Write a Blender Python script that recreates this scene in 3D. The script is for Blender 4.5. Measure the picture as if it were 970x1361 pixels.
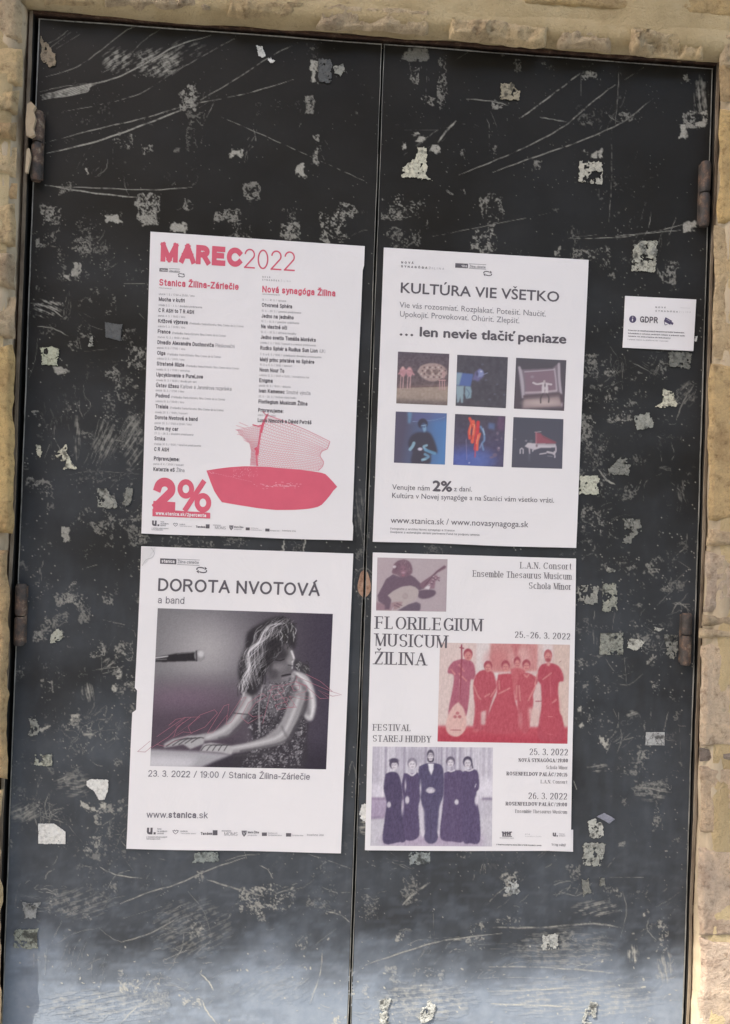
import bpy, math, random, unicodedata
import numpy as np

random.seed(7)
RNG = np.random.default_rng(11)
scene = bpy.context.scene
for o in list(bpy.data.objects):
    bpy.data.objects.remove(o)
COL = scene.collection
PI = math.pi

# ------------------------------------------------------------------ camera
ZG = 0.47                                   # height of the photograph's lowest point above the pavement
CAM = (-0.1186, -1.6563, 1.0423 + ZG)
YAW, PITCH, ROLL, FPX = -0.0694, 0.0064, 0.0342, 1100.0
def _rot():
    c, s = math.cos(YAW), math.sin(YAW)
    m = np.array([[c, s, 0], [-s, c, 0], [0, 0, 1.0]])
    c, s = math.cos(PITCH), math.sin(PITCH)
    m = np.array([[1, 0, 0], [0, c, s], [0, -s, c]]) @ m
    c, s = math.cos(ROLL), math.sin(ROLL)
    m = np.array([[c, 0, s], [0, 1, 0], [-s, 0, c]]) @ m
    return m
ROT = _rot()
cam = bpy.data.cameras.new('camera')
cam.sensor_fit = 'HORIZONTAL'
cam.sensor_width = 36.0
cam.lens = FPX / 970.0 * 36.0
cam.clip_start, cam.clip_end = 0.05, 400.0
camo = bpy.data.objects.new('camera', cam)
COL.objects.link(camo)
from mathutils import Matrix, Vector
mw = Matrix.Identity(4)
for i in range(3):
    mw[i][0] = ROT[0][i]; mw[i][1] = ROT[2][i]; mw[i][2] = -ROT[1][i]; mw[i][3] = CAM[i]
camo.matrix_world = mw
scene.camera = camo

# ------------------------------------------------------------------ light
SUN_EL, SUN_AZ = math.radians(54), math.radians(64)   # azimuth measured from the wall's outward normal towards the left
world = bpy.data.worlds.new('World')
scene.world = world
world.use_nodes = True
wn = world.node_tree.nodes; wl = world.node_tree.links
bg = wn['Background']
sky = wn.new('ShaderNodeTexSky')
sky.sky_type = 'NISHITA'
sky.sun_disc = False
sky.sun_elevation = SUN_EL
sky.air_density, sky.dust_density = 1.0, 1.5
# sun vector pointing to the sun
SV = Vector((-math.sin(SUN_AZ) * math.cos(SUN_EL), -math.cos(SUN_AZ) * math.cos(SUN_EL), math.sin(SUN_EL)))
sky.sun_rotation = math.atan2(SV.x, SV.y)
tint = wn.new('ShaderNodeMix'); tint.data_type = 'RGBA'; tint.blend_type = 'MULTIPLY'; tint.inputs[0].default_value = 1.0
tint.inputs[7].default_value = (1.16, 1.0, 0.84, 1)      # warm tint balances out the blue of the sky
wl.new(sky.outputs[0], tint.inputs[6]); wl.new(tint.outputs[2], bg.inputs[0])
bg.inputs[1].default_value = 0.15
sun = bpy.data.lights.new('sun', 'SUN')
sun.energy, sun.angle, sun.color = 2.0, math.radians(0.5), (1.0, 0.94, 0.85)
suno = bpy.data.objects.new('sun', sun)
COL.objects.link(suno)
suno.rotation_euler = (-SV).to_track_quat('-Z', 'Y').to_euler()
suno.location = (-4, -5, 7)
vs = scene.view_settings
scene.display_settings.display_device = 'sRGB'
vs.view_transform = 'Standard'; vs.look = 'None'; vs.gamma = 1.0; vs.exposure = 2.36
scene.render.film_transparent = False
scene.cycles.max_bounces = 8

# ------------------------------------------------------------------ helpers
def rays(px, py):
    px = np.asarray(px, float); py = np.asarray(py, float)
    v = np.stack([(px - 485) / FPX, np.ones_like(px), -(py - 680.5) / FPX], -1)
    return v @ ROT
def D(px, py, y=0.0):
    """point(s) of the vertical plane at depth y that the photograph shows at pixel px, py"""
    r = rays(px, py)
    y = np.asarray(y, float)
    t = (y - CAM[1]) / r[..., 1]
    return np.stack([CAM[0] + r[..., 0] * t, CAM[1] + r[..., 1] * t, CAM[2] + r[..., 2] * t], -1)

def lin(c):
    c = np.asarray(c, float) / 255.0
    return np.where(c <= 0.04045, c / 12.92, ((c + 0.055) / 1.055) ** 2.4)

def tag(o, label=None, cat=None, group=None, kind=None):
    if label: o['label'] = label
    if cat: o['category'] = cat
    if group: o['group'] = group
    if kind: o['kind'] = kind
    return o
def empty(name, loc=(0, 0, 0)):
    o = bpy.data.objects.new(name, None)
    COL.objects.link(o); o.location = loc
    o.empty_display_size = 0.05
    return o
def put(name, verts, faces, mat, parent=None, smooth=False, attr=None, col=None):
    verts = np.asarray(verts, float).reshape(-1, 3)
    me = bpy.data.meshes.new(name)
    if isinstance(faces, np.ndarray):
        nv, nf, k = len(verts), len(faces), faces.shape[1]
        me.vertices.add(nv); me.vertices.foreach_set('co', verts.ravel())
        me.loops.add(nf * k); me.loops.foreach_set('vertex_index', faces.astype(np.int32).ravel())
        me.polygons.add(nf)
        me.polygons.foreach_set('loop_start', np.arange(nf, dtype=np.int32) * k)
        me.polygons.foreach_set('loop_total', np.full(nf, k, dtype=np.int32))
        me.update(calc_edges=True)
    else:
        me.from_pydata([tuple(v) for v in verts], [], faces)
    if attr:
        for an, vals in attr.items():
            a = me.attributes.new(an, 'FLOAT', 'POINT'); a.data.foreach_set('value', np.asarray(vals, np.float32).ravel())
    if col is not None:
        a = me.attributes.new('ink', 'FLOAT_COLOR', 'POINT')
        c4 = np.ones((len(verts), 4), np.float32); c4[:, :3] = col
        a.data.foreach_set('color', c4.ravel())
    if mat: me.materials.append(mat)
    me.validate()
    if smooth: me.polygons.foreach_set('use_smooth', [True] * len(me.polygons))
    o = bpy.data.objects.new(name, me)
    COL.objects.link(o)
    if parent is not None:
        o.parent = parent
        o.matrix_parent_inverse = Matrix.Translation(parent.location).inverted()
    return o
def gridfaces(nx, ny):
    i = np.arange(nx - 1); j = np.arange(ny - 1)
    I, J = np.meshgrid(i, j)
    a = (J * nx + I).ravel()
    return np.stack([a, a + 1, a + nx + 1, a + nx], 1)
def boxvf(x0, x1, y0, y1, z0, z1):
    v = [(x0, y0, z0), (x1, y0, z0), (x1, y1, z0), (x0, y1, z0), (x0, y0, z1), (x1, y0, z1), (x1, y1, z1), (x0, y1, z1)]
    f = [(0, 3, 2, 1), (4, 5, 6, 7), (0, 1, 5, 4), (1, 2, 6, 5), (2, 3, 7, 6), (3, 0, 4, 7)]
    return v, f
def box(name, x0, x1, y0, y1, z0, z1, mat, parent=None, bevel=0):
    v, f = boxvf(x0, x1, y0, y1, z0, z1)
    o = put(name, v, f, mat, parent)
    if bevel:
        m = o.modifiers.new('b', 'BEVEL'); m.width = bevel; m.segments = 2
    return o

def vnoise(h, w, sy, sx, seed):
    """smooth value noise h x w, feature size sy, sx cells, 0..1"""
    r = np.random.default_rng(seed)
    gh, gw = int(h / sy) + 4, int(w / sx) + 4
    g = r.random((gh, gw))
    y = np.arange(h) / sy; x = np.arange(w) / sx
    iy = y.astype(int); ix = x.astype(int)
    fy = y - iy; fx = x - ix
    fy = fy * fy * (3 - 2 * fy); fx = fx * fx * (3 - 2 * fx)
    fy = fy[:, None]; fx = fx[None, :]
    a = g[iy][:, ix]; b = g[iy][:, ix + 1]; c = g[iy + 1][:, ix]; d = g[iy + 1][:, ix + 1]
    return (a * (1 - fx) + b * fx) * (1 - fy) + (c * (1 - fx) + d * fx) * fy
def fnoise(h, w, s, seed, oct=4, aspect=1.0, pers=0.55):
    out = np.zeros((h, w)); a = 1.0; t = 0
    for k in range(oct):
        out += a * vnoise(h, w, max(s / 2 ** k, 1.01), max(s * aspect / 2 ** k, 1.01), seed + 17 * k)
        t += a; a *= pers
    out /= t
    return np.clip((out - 0.5) * 1.9 + 0.5, 0, 1)
def blur(a, s):
    if s <= 0: return a
    r = max(1, int(3 * s)); k = np.exp(-np.arange(-r, r + 1) ** 2 / (2 * s * s)); k /= k.sum()
    def c1(m, ax):
        p = [(0, 0)] * m.ndim; p[ax] = (r, r)
        q = np.pad(m, p, mode='edge'); o = np.zeros_like(m, dtype=float)
        for i, kk in enumerate(k):
            sl = [slice(None)] * m.ndim; sl[ax] = slice(i, i + m.shape[ax])
            o += kk * q[tuple(sl)]
        return o
    return c1(c1(a, 0), 1)
def polymask(pts, X, Y):
    """even-odd inside test of the arrays X, Y"""
    pts = np.asarray(pts, float); n = len(pts)
    ins = np.zeros(X.shape, bool)
    j = n - 1
    for i in range(n):
        xi, yi = pts[i]; xj, yj = pts[j]
        if yi != yj:
            ins ^= ((yi > Y) != (yj > Y)) & (X < (xj - xi) * (Y - yi) / (yj - yi) + xi)
        j = i
    return ins
def segdist(X, Y, x0, y0, x1, y1):
    dx, dy = x1 - x0, y1 - y0
    L = dx * dx + dy * dy + 1e-9
    t = np.clip(((X - x0) * dx + (Y - y0) * dy) / L, 0, 1)
    return np.hypot(X - x0 - t * dx, Y - y0 - t * dy), t

# ------------------------------------------------------------------ materials
class M:
    """a principled material and a few shortcuts for its nodes"""
    def __init__(s, name, rough=0.6, base=(0.5, 0.5, 0.5), spec=0.5, metal=0.0):
        s.m = bpy.data.materials.new(name); s.m.use_nodes = True
        s.n = s.m.node_tree.nodes; s.l = s.m.node_tree.links
        s.b = s.n['Principled BSDF']
        s.b.inputs['Base Color'].default_value = (*base, 1); s.b.inputs['Roughness'].default_value = rough
        s.b.inputs['Specular IOR Level'].default_value = spec; s.b.inputs['Metallic'].default_value = metal
        s.tc = s.n.new('ShaderNodeTexCoord')
    def noise(s, scale, detail=4, rough=0.55, vec=None, dist=0.0):
        t = s.n.new('ShaderNodeTexNoise'); t.inputs['Scale'].default_value = scale; t.inputs['Detail'].default_value = detail
        t.inputs['Roughness'].default_value = rough; t.inputs['Distortion'].default_value = dist
        s.l.new(vec if vec else s.tc.outputs['Object'], t.inputs['Vector']); return t.outputs['Fac']
    def mapping(s, sc):
        t = s.n.new('ShaderNodeMapping'); t.inputs['Scale'].default_value = sc
        s.l.new(s.tc.outputs['Object'], t.inputs['Vector']); return t.outputs[0]
    def ramp(s, fac, stops):
        t = s.n.new('ShaderNodeValToRGB'); s.l.new(fac, t.inputs[0])
        e = t.color_ramp.elements
        while len(e) < len(stops): e.new(0.5)
        for k, (p, c) in enumerate(stops):
            e[k].position = p; e[k].color = (*c, 1) if len(c) == 3 else c
        return t.outputs[0]
    def mix(s, fac, a, b, mode='MIX'):
        t = s.n.new('ShaderNodeMix'); t.data_type = 'RGBA'; t.blend_type = mode
        for sock, v in ((t.inputs[0], fac), (t.inputs[6], a), (t.inputs[7], b)):
            if isinstance(v, (int, float)): sock.default_value = v
            elif isinstance(v, tuple): sock.default_value = (*v, 1)
            else: s.l.new(v, sock)
        return t.outputs[2]
    def math(s, op, a, b=0.0, clamp=False):
        t = s.n.new('ShaderNodeMath'); t.operation = op; t.use_clamp = clamp
        for k, v in enumerate((a, b)):
            if isinstance(v, (int, float)): t.inputs[k].default_value = v
            else: s.l.new(v, t.inputs[k])
        return t.outputs[0]
    def attr(s, name, out='Fac'):
        t = s.n.new('ShaderNodeAttribute'); t.attribute_name = name; return t.outputs[out]
    def set(s, sock, v): s.l.new(v, s.b.inputs[sock])
    def bump(s, h, strength=0.3, dist=0.002):
        t = s.n.new('ShaderNodeBump'); t.inputs['Strength'].default_value = strength; t.inputs['Distance'].default_value = dist
        s.l.new(h, t.inputs['Height']); s.l.new(t.outputs[0], s.b.inputs['Normal'])

def g3(v): return (v, v, v)
# black door paint: 'wear' shows scraped paint and old glue, the second field a dusty film with bluish haze painted in
m = M('door_paint', rough=0.4, spec=0.33)
w = m.attr('wear'); d = m.attr('dust_haze')
fine = m.noise(260, 3, 0.6)
big = m.noise(5, 5, 0.6)
base = m.ramp(big, [(0.3, (0.0075, 0.0062, 0.0040)), (0.7, (0.0135, 0.0115, 0.0080))])
grain = m.ramp(m.noise(90, 5, 0.75), [(0.56, g3(0.0)), (0.74, g3(1.0))])
base = m.mix(m.math('MULTIPLY', grain, 0.12), base, (0.06, 0.062, 0.06))
dust_haze_col = m.mix(m.noise(30, 5, 0.7), (0.145, 0.185, 0.24), (0.32, 0.358, 0.40))  # bluish tones put veiling haze and mirrored ground into the film's colour
base = m.mix(d, base, dust_haze_col)
wearc = m.mix(fine, (0.24, 0.235, 0.205), (0.58, 0.57, 0.50))
base = m.mix(w, base, wearc, 'LIGHTEN')
m.set('Base Color', base)
r = m.math('ADD', m.math('MULTIPLY', m.noise(14, 5, 0.65), 0.16), 0.33)
r = m.math('ADD', r, m.math('MULTIPLY', d, 0.45), True)
r = m.math('ADD', r, m.math('MULTIPLY', w, 0.5), True)
m.set('Roughness', r)
m.bump(m.math('ADD', m.math('MULTIPLY', m.noise(55, 6, 0.6), 0.5), m.math('MULTIPLY', w, 0.06)), 0.3, 0.0012)
PAINT = m.m
m = M('worn_steel_edge', rough=0.45, spec=0.5)
m.set('Base Color', m.ramp(m.noise(60, 6, 0.7, m.mapping((1, 1, 0.25))), [(0.30, (0.05, 0.05, 0.045)), (0.45, (0.22, 0.22, 0.20)), (0.7, (0.42, 0.415, 0.38))]))
EDGE = m.m
m = M('frame_steel', rough=0.55)
m.set('Base Color', m.ramp(m.noise(35, 6, 0.7, m.mapping((1, 1, 0.3))), [(0.3, (0.10, 0.075, 0.055)), (0.5, (0.22, 0.175, 0.125)), (0.75, (0.34, 0.29, 0.22))]))
m.bump(m.noise(120, 4), 0.4, 0.001)
LIP = m.m
m = M('dark_gap', rough=0.8)
m.set('Base Color', m.ramp(m.noise(30, 4), [(0.3, (0.006, 0.006, 0.005)), (0.8, (0.016, 0.014, 0.012))]))
DARK = m.m
m = M('rusty_groove', rough=0.9)
m.set('Base Color', m.ramp(m.noise(45, 6, 0.7), [(0.3, (0.02, 0.012, 0.008)), (0.55, (0.07, 0.035, 0.02)), (0.75, (0.20, 0.15, 0.10))]))
m.bump(m.noise(90, 4), 0.8, 0.003)
GROOVE = m.m
m = M('rusty_hinge', rough=0.6, spec=0.4)
rn = m.noise(38, 7, 0.7)
m.set('Base Color', m.ramp(rn, [(0.3, (0.030, 0.026, 0.023)), (0.48, (0.060, 0.050, 0.044)), (0.58, (0.12, 0.075, 0.052)), (0.68, (0.27, 0.22, 0.16))]))
m.bump(m.noise(70, 7, 0.7), 1.0, 0.004)
RUST = m.m
m = M('bare_rust', rough=0.85)
m.set('Base Color', m.ramp(m.noise(80, 6, 0.7), [(0.3, (0.14, 0.07, 0.04)), (0.5, (0.36, 0.22, 0.15)), (0.75, (0.50, 0.38, 0.28))]))
ORANGE = m.m
# sandstone: the object's own colour, mottled
m = M('sandstone', rough=0.9, spec=0.2)
oi = m.n.new('ShaderNodeObjectInfo')
mot = m.ramp(m.noise(9, 8, 0.62), [(0.30, (0.60, 0.54, 0.50)), (0.46, (0.92, 0.90, 0.86)), (0.58, (1.04, 1.0, 0.92)), (0.75, (1.22, 1.16, 0.98))])
spk = m.ramp(m.noise(75, 6, 0.7), [(0.32, (0.58, 0.54, 0.50)), (0.46, (0.93, 0.92, 0.90)), (0.58, (1.03, 1.02, 1)), (0.72, (1.20, 1.17, 1.08))])
c = m.mix(1.0, oi.outputs['Color'], mot, 'MULTIPLY')
c = m.mix(1.0, c, spk, 'MULTIPLY')
veins = m.ramp(m.noise(26, 3, 0.5, dist=2.5), [(0.485, g3(0.0)), (0.5, g3(1.0)), (0.515, g3(0.0))])
c = m.mix(m.math('MULTIPLY', veins, 0.30), c, (0.15, 0.11, 0.075))
stain = m.ramp(m.noise(17, 5, 0.7, dist=1.5), [(0.62, g3(0.0)), (0.72, g3(1.0))])
c = m.mix(m.math('MULTIPLY', stain, 0.35), c, (0.13, 0.10, 0.075))
m.set('Base Color', c)
m.bump(m.math('ADD', m.noise(40, 9, 0.72), m.math('MULTIPLY', m.noise(150, 6, 0.75), 0.6)), 1.0, 0.008)
STONE = m.m
m = M('lime_mortar', rough=0.95, spec=0.15)
c = m.ramp(m.noise(7, 8, 0.62), [(0.3, (0.37, 0.285, 0.155)), (0.5, (0.52, 0.41, 0.235)), (0.75, (0.60, 0.50, 0.31))])
c = m.mix(m.math('MULTIPLY', m.ramp(m.noise(60, 6, 0.75), [(0.58, g3(0.0)), (0.72, g3(1.0))]), 0.45), c, (0.17, 0.13, 0.09))
m.set('Base Color', c)
m.bump(m.math('ADD', m.noise(50, 9, 0.72), m.math('MULTIPLY', m.noise(200, 5, 0.7), 0.5)), 1.0, 0.005)
MORTAR = m.m
m = M('reveal_plaster', rough=0.9, spec=0.2)
c = m.ramp(m.noise(12, 7, 0.65, m.mapping((1, 1, 0.35))), [(0.3, (0.33, 0.26, 0.175)), (0.5, (0.44, 0.36, 0.25)), (0.75, (0.52, 0.44, 0.32))])
c = m.mix(m.math('MULTIPLY', m.ramp(m.noise(50, 6, 0.75), [(0.60, g3(0.0)), (0.72, g3(1.0))]), 0.6), c, (0.14, 0.10, 0.075))
m.set('Base Color', c)
m.bump(m.noise(90, 8, 0.7), 0.7, 0.002)
PLASTER = m.m
# paper: ink colour lives on the print meshes
def paper(name, base, rough=0.55):
    m = M(name, rough=rough, spec=0.35)
    c = m.mix(m.noise(6, 4, 0.6), tuple(b * 0.955 for b in base), base)
    m.set('Base Color', c)
    m.bump(m.math('ADD', m.noise(9, 5, 0.6, dist=0.6), m.math('MULTIPLY', m.noise(45, 5, 0.6), 0.12)), 0.55, 0.006)
    return m.m
WHITE = paper('poster_paper', (0.80, 0.785, 0.79))
def ink(name, base, rough=0.5):
    m = M(name, rough=rough, spec=0.35)
    c = m.mix(m.noise(25, 4, 0.6), tuple(b * 0.9 for b in base), tuple(min(1, b * 1.1) for b in base))
    m.set('Base Color', c); return m.m
INK = ink('dark_ink', (0.125, 0.115, 0.13))
GREYINK = ink('grey_ink', (0.25, 0.245, 0.265))
PALEINK = ink('pale_ink', (0.42, 0.415, 0.43))
REDINK = ink('red_ink', (0.66, 0.125, 0.185))
PINKINK = ink('faded_red_ink', (0.70, 0.27, 0.33))
NAVY = ink('violet_ink', (0.085, 0.07, 0.135))
m = M('photo_print', rough=0.5, spec=0.35)
m.set('Base Color', m.attr('ink', 'Color'))
PHOTO = m.m
m = M('scrap_paper', rough=0.85, spec=0.25)
oi = m.n.new('ShaderNodeObjectInfo')
c = m.mix(1.0, oi.outputs['Color'], m.ramp(m.noise(170, 5, 0.7), [(0.30, g3(0.62)), (0.5, g3(0.95)), (0.7, g3(1.08))]), 'MULTIPLY')
c = m.mix(m.attr('grime'), c, (0.02, 0.021, 0.021))
m.set('Base Color', c)
m.bump(m.noise(90, 5, 0.7), 0.6, 0.002)
SCRAP = m.m
m = M('paving', rough=0.75)
m.set('Base Color', m.ramp(m.noise(3, 8, 0.7), [(0.3, (0.17, 0.175, 0.185)), (0.7, (0.26, 0.265, 0.275))]))
PAVE = m.m
m = M('asphalt', rough=0.85)
m.set('Base Color', m.ramp(m.noise(60, 6, 0.7), [(0.3, (0.04, 0.041, 0.044)), (0.7, (0.065, 0.066, 0.07))]))
ASPH = m.m
m = M('render_wall', rough=0.9)
m.set('Base Color', m.ramp(m.noise(2, 8, 0.7), [(0.3, (0.12, 0.09, 0.06)), (0.7, (0.18, 0.14, 0.09))]))
OPP = m.m
# ------------------------------------------------------------------ ground
o = box('ground', -60, 60, -80, 12, -0.30, -0.124, ASPH); tag(o, kind='structure')
o = box('pavement', -60, 60, -1.9, 0.9, -0.12, 0.0, PAVE); tag(o, kind='structure')

# ------------------------------------------------------------------ stone wall round the door
XL, XR, ZT = -0.676, 0.687, 1.996 + ZG        # edges of the two leaves together
wall = empty('stone_wall', (0, 0, 0))
tag(wall, 'sandstone block wall with pale lime mortar framing the black double door', 'wall')
YW = -0.030                                   # face of the mortar
def mortar_sheet(x0, x1, z0, z1, seed, cell=0.011, keep=None):
    nx = max(3, int((x1 - x0) / cell)); nz = max(3, int((z1 - z0) / cell))
    x = np.linspace(x0, x1, nx); z = np.linspace(z0, z1, nz)
    X, Z = np.meshgrid(x, z)
    n = fnoise(nz, nx, 14, seed, 5, 1.0, 0.65)
    Y = YW - 0.003 - (n - 0.5) * 0.010
    Y[:, 0] = YW; Y[:, -1] = YW; Y[0] = YW; Y[-1] = YW
    return put('mortar', np.stack([X, Y, Z], -1).reshape(-1, 3), gridfaces(nx, nz), MORTAR, wall, smooth=True)
JL, JR, JT = XL - 0.034, XR + 0.031, ZT + 0.030
WL, WR, WT = -2.6, 2.6, 3.35
mortar_sheet(JL - 0.5, JL, 0, WT, 1); mortar_sheet(JR, JR + 0.5, 0, WT, 2); mortar_sheet(JL, JR, JT, WT, 3)
mortar_sheet(WL, JL - 0.5, 0, WT, 4, 0.03); mortar_sheet(JR + 0.5, WR, 0, WT, 5, 0.03)
# plaster reveals: strips swept along the opening with an uneven profile
def reveal(path, prof, seed, mat, name):
    """path: list of (x, z, nx, nz) with the outward direction; prof: (out, y)"""
    path = np.array(path, float); P = len(prof)
    n = fnoise(len(path), P, 9, seed, 4, 1.0)
    n2 = fnoise(len(path), P, 40, seed + 5, 2, 1.0)
    V = []
    for i, (x, z, ox, oz) in enumerate(path):
        for k, (a, y) in enumerate(prof):
            e = (n[i, k] - 0.5) * 0.005 + (n2[i, k] - 0.5) * 0.003 if 0 < k < P - 1 else 0
            V.append((x + ox * (a + e), y + e * 0.8, z + oz * (a + e)))
    return put(name, V, gridfaces(P, len(path)), mat, wall, smooth=True)
zz = np.arange(0, ZT + 0.02, 0.008)
profL = [(0.0205, 0.030), (0.0205, 0.004), (0.0225, -0.010), (0.027, -0.022), (0.033, -0.030), (0.044, -0.033), (0.058, -0.030), (0.068, -0.022)]
profR = [(0.0134, 0.030), (0.0134, 0.004), (0.0138, -0.006), (0.016, -0.015), (0.020, -0.024), (0.028, -0.031), (0.044, -0.033), (0.060, -0.030), (0.070, -0.022)]
reveal([(XL, z, -1, 0) for z in zz], profL, 21, PLASTER, 'plaster_reveal')
reveal([(XR, z, 1, 0) for z in zz], profR, 22, PLASTER, 'plaster_reveal')
xx = np.arange(XL - 0.04, XR + 0.04, 0.008)
profT = [(0.0115, 0.030), (0.0115, 0.002), (0.013, -0.012), (0.018, -0.026), (0.026, -0.034), (0.037, -0.037), (0.048, -0.034), (0.062, -0.030), (0.072, -0.022)]
reveal([(x, ZT, 0, 1) for x in xx], profT, 23, MORTAR, 'plaster_reveal')

def stone(tl, tr, br, bl, color, seed, rough=1.0, proud=0.010, ridge=0.0, world=False, cell=0.0055, round_=0.010):
    """rock-faced block; corners in photograph pixels on the wall's face, or in metres when world"""
    if world: q = [np.array(p, float) for p in (tl, tr, br, bl)]
    else: q = [D(p[0], p[1], YW - 0.008)[[0, 2]] for p in (tl, tr, br, bl)]
    q = np.array(q)
    w = np.linalg.norm(q[1] - q[0]); h = np.linalg.norm(q[3] - q[0])
    nx = max(5, int(w / cell)); nz = max(5, int(h / cell))
    U, V = np.meshgrid(np.linspace(0, 1, nx), np.linspace(0, 1, nz))
    P = ((1 - U) * (1 - V))[..., None] * q[0] + (U * (1 - V))[..., None] * q[1] + (U * V)[..., None] * q[2] + ((1 - U) * V)[..., None] * q[3]
    wob = (fnoise(nz, nx, 7, seed + 3, 3) - 0.5) * 0.007
    wob2 = (fnoise(nz, nx, 7, seed + 4, 3) - 0.5) * 0.007
    ed = np.minimum(np.minimum(U, 1 - U) * w, np.minimum(V, 1 - V) * h)
    s = np.clip(ed / round_, 0, 1); s = np.sqrt(np.clip(1 - (1 - s) ** 2, 0, 1))
    n = fnoise(nz, nx, 14, seed, 6, 1.0, 0.68)
    n3 = fnoise(nz, nx, 26, seed + 9, 3)
    Y = YW + 0.004 - s * (proud * 0.6 + 0.004) - s * rough * ((n - 0.5) * 0.012 + (n3 - 0.5) * 0.010)
    if ridge:
        ang = ridge
        t = (U * w * math.cos(ang) + V * h * math.sin(ang)) / 0.034 + 2.2 * n3 + 1.0 * n
        Y -= s * 0.0045 * np.abs(np.sin(t * PI)) ** 1.5
    X = P[..., 0] + wob; Z = P[..., 1] + wob2
    o = put('stone_block', np.stack([X, Y, Z], -1).reshape(-1, 3), gridfaces(nx, nz)[:, ::-1], STONE, wall, smooth=True)
    o.color = (*color, 1)
    return o
tan = (0.56, 0.445, 0.275); yel = (0.58, 0.435, 0.22); gry = (0.52, 0.43, 0.305); pal = (0.62, 0.505, 0.33); bro = (0.50, 0.375, 0.22)
# left jamb, traced from the photograph (right-hand edges follow the door)
LX = -130
for k, (y0, y1, xr, cl, ro, pr) in enumerate([
        (-40, 52, 31, gry, 1.2, .010), (58, 112, 29, tan, .9, .008), (116, 151, 26, tan, 1.6, .014), (155, 184, 25, bro, 1.4, .012),
        (188, 232, 24, pal, 1.8, .014), (240, 262, 25, bro, .8, .006), (268, 327, 21, tan, 1.0, .009), (333, 382, 21, gry, 1.2, .010),
        (389, 449, 20, gry, 1.5, .011), (457, 708, 18, yel, .45, .012), (731, 1036, 11, bro, .8, .010), (1052, 1400, 2, tan, .6, .008)]):
    stone((LX + 20 * (k % 3), y0), (xr - 3, y0 + 2), (xr - 4, y1), (LX + 20 * (k % 3), y1 - 6), cl, 100 + k, ro, pr, ridge=0.5 if k in (2, 4) else 0)
# right jamb
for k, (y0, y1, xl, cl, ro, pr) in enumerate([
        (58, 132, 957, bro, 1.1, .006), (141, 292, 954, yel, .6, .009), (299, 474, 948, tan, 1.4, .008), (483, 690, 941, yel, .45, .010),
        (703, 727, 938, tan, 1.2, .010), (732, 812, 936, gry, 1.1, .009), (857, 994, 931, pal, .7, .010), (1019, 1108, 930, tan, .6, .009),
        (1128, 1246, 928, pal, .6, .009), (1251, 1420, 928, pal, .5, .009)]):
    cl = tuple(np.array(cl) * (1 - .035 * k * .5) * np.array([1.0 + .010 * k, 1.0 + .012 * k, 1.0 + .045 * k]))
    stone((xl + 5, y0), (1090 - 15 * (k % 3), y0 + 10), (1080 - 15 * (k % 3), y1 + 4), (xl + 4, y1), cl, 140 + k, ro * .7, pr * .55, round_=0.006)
stone((935, 817), (1080, 822), (1080, 832), (935, 832), (0.46, 0.38, 0.27), 160, 1.2, .007)
stone((934, 835), (1080, 840), (1080, 853), (933, 851), gry, 161, 1.2, .006)
stone((933, 998), (1080, 1003), (1080, 1016), (932, 1014), (0.31, 0.27, 0.24), 162, 1.0, .007)
# course above the door
for k, (a, b, c_, d_, cl, ro, pr, rg) in enumerate([
        ((-90, -40), (36, -35), (36, -10), (-90, -14), bro, 1.0, .008, 0),
        ((58, -30), (125, -22), (124, 2), (56, 2), tan, .9, .007, 0),
        ((139, -18), (284, -6), (280, 13), (137, 6), gry, 1.2, .009, .3),
        ((304, -4), (405, 2), (402, 24), (300, 17), tan, 1.4, .010, 0),
        ((431, 2), (572, 12), (570, 42), (417, 34), gry, 1.3, .010, 0),
        ((600, 22), (730, 32), (729, 60), (598, 49), pal, 1.8, .013, .6),
        ((746, 32), (814, 38), (812, 66), (744, 59), gry, 1.2, .010, 1.2),
        ((837, 38), (940, 46), (937, 78), (838, 70), pal, 1.8, .013, .6),
        ((961, 42), (1100, 50), (1100, 100), (960, 88), gry, 1.5, .010, 0)]):
    stone(a, b, c_, d_, cl, 180 + k, ro, pr, ridge=rg, cell=0.0045)
# the smooth lintel course above
stone((690, -90), (1300, -60), (1300, 38), (694, 4), (0.47, 0.36, 0.20), 200, .35, .006)
stone((200, -130), (676, -90), (680, -6), (210, -32), (0.50, 0.39, 0.22), 201, .5, .006)
stone((-300, -160), (190, -130), (196, -42), (-300, -60), (0.48, 0.38, 0.23), 202, .6, .006)
# plain coursing farther out, beside and above the photograph's field
def course(x0, x1, z0, z1, seed):
    r = random.Random(seed); z = z0
    while z < z1 - 0.08:
        h = min(r.uniform(0.16, 0.30), z1 - z); x = x0 + r.uniform(-0.0, 0.02)
        while x < x1 - 0.08:
            w = min(r.uniform(0.25, 0.5), x1 - x)
            stone((x + .01, z + h - .01), (x + w - .01, z + h - .01), (x + w - .01, z + .01), (x + .01, z + .01), r.choice([tan, yel, gry, pal, bro]), r.randrange(9999), 1.0, .009, world=True, cell=0.03, round_=0.02)
            x += w
        z += h
course(WL, -0.95, 0.0, WT, 5); course(1.02, WR, 0.0, WT, 6); course(-1.08, 1.16, 2.95, WT, 7)
# backing wall body and the stone balcony slab that shades the door
box('wall_core', WL, XL - 0.018, 0.031, 0.40, 0.0, WT, MORTAR, wall)
box('wall_core', XR + 0.018, WR, 0.031, 0.40, 0.0, WT, MORTAR, wall)
box('wall_core', XL - 0.018, XR + 0.018, 0.031, 0.40, ZT + 0.008, WT, MORTAR, wall)
box('wall_core', WL, WR, 0.0, 0.40, WT + 0.001, 6.19, MORTAR, wall)

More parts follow.
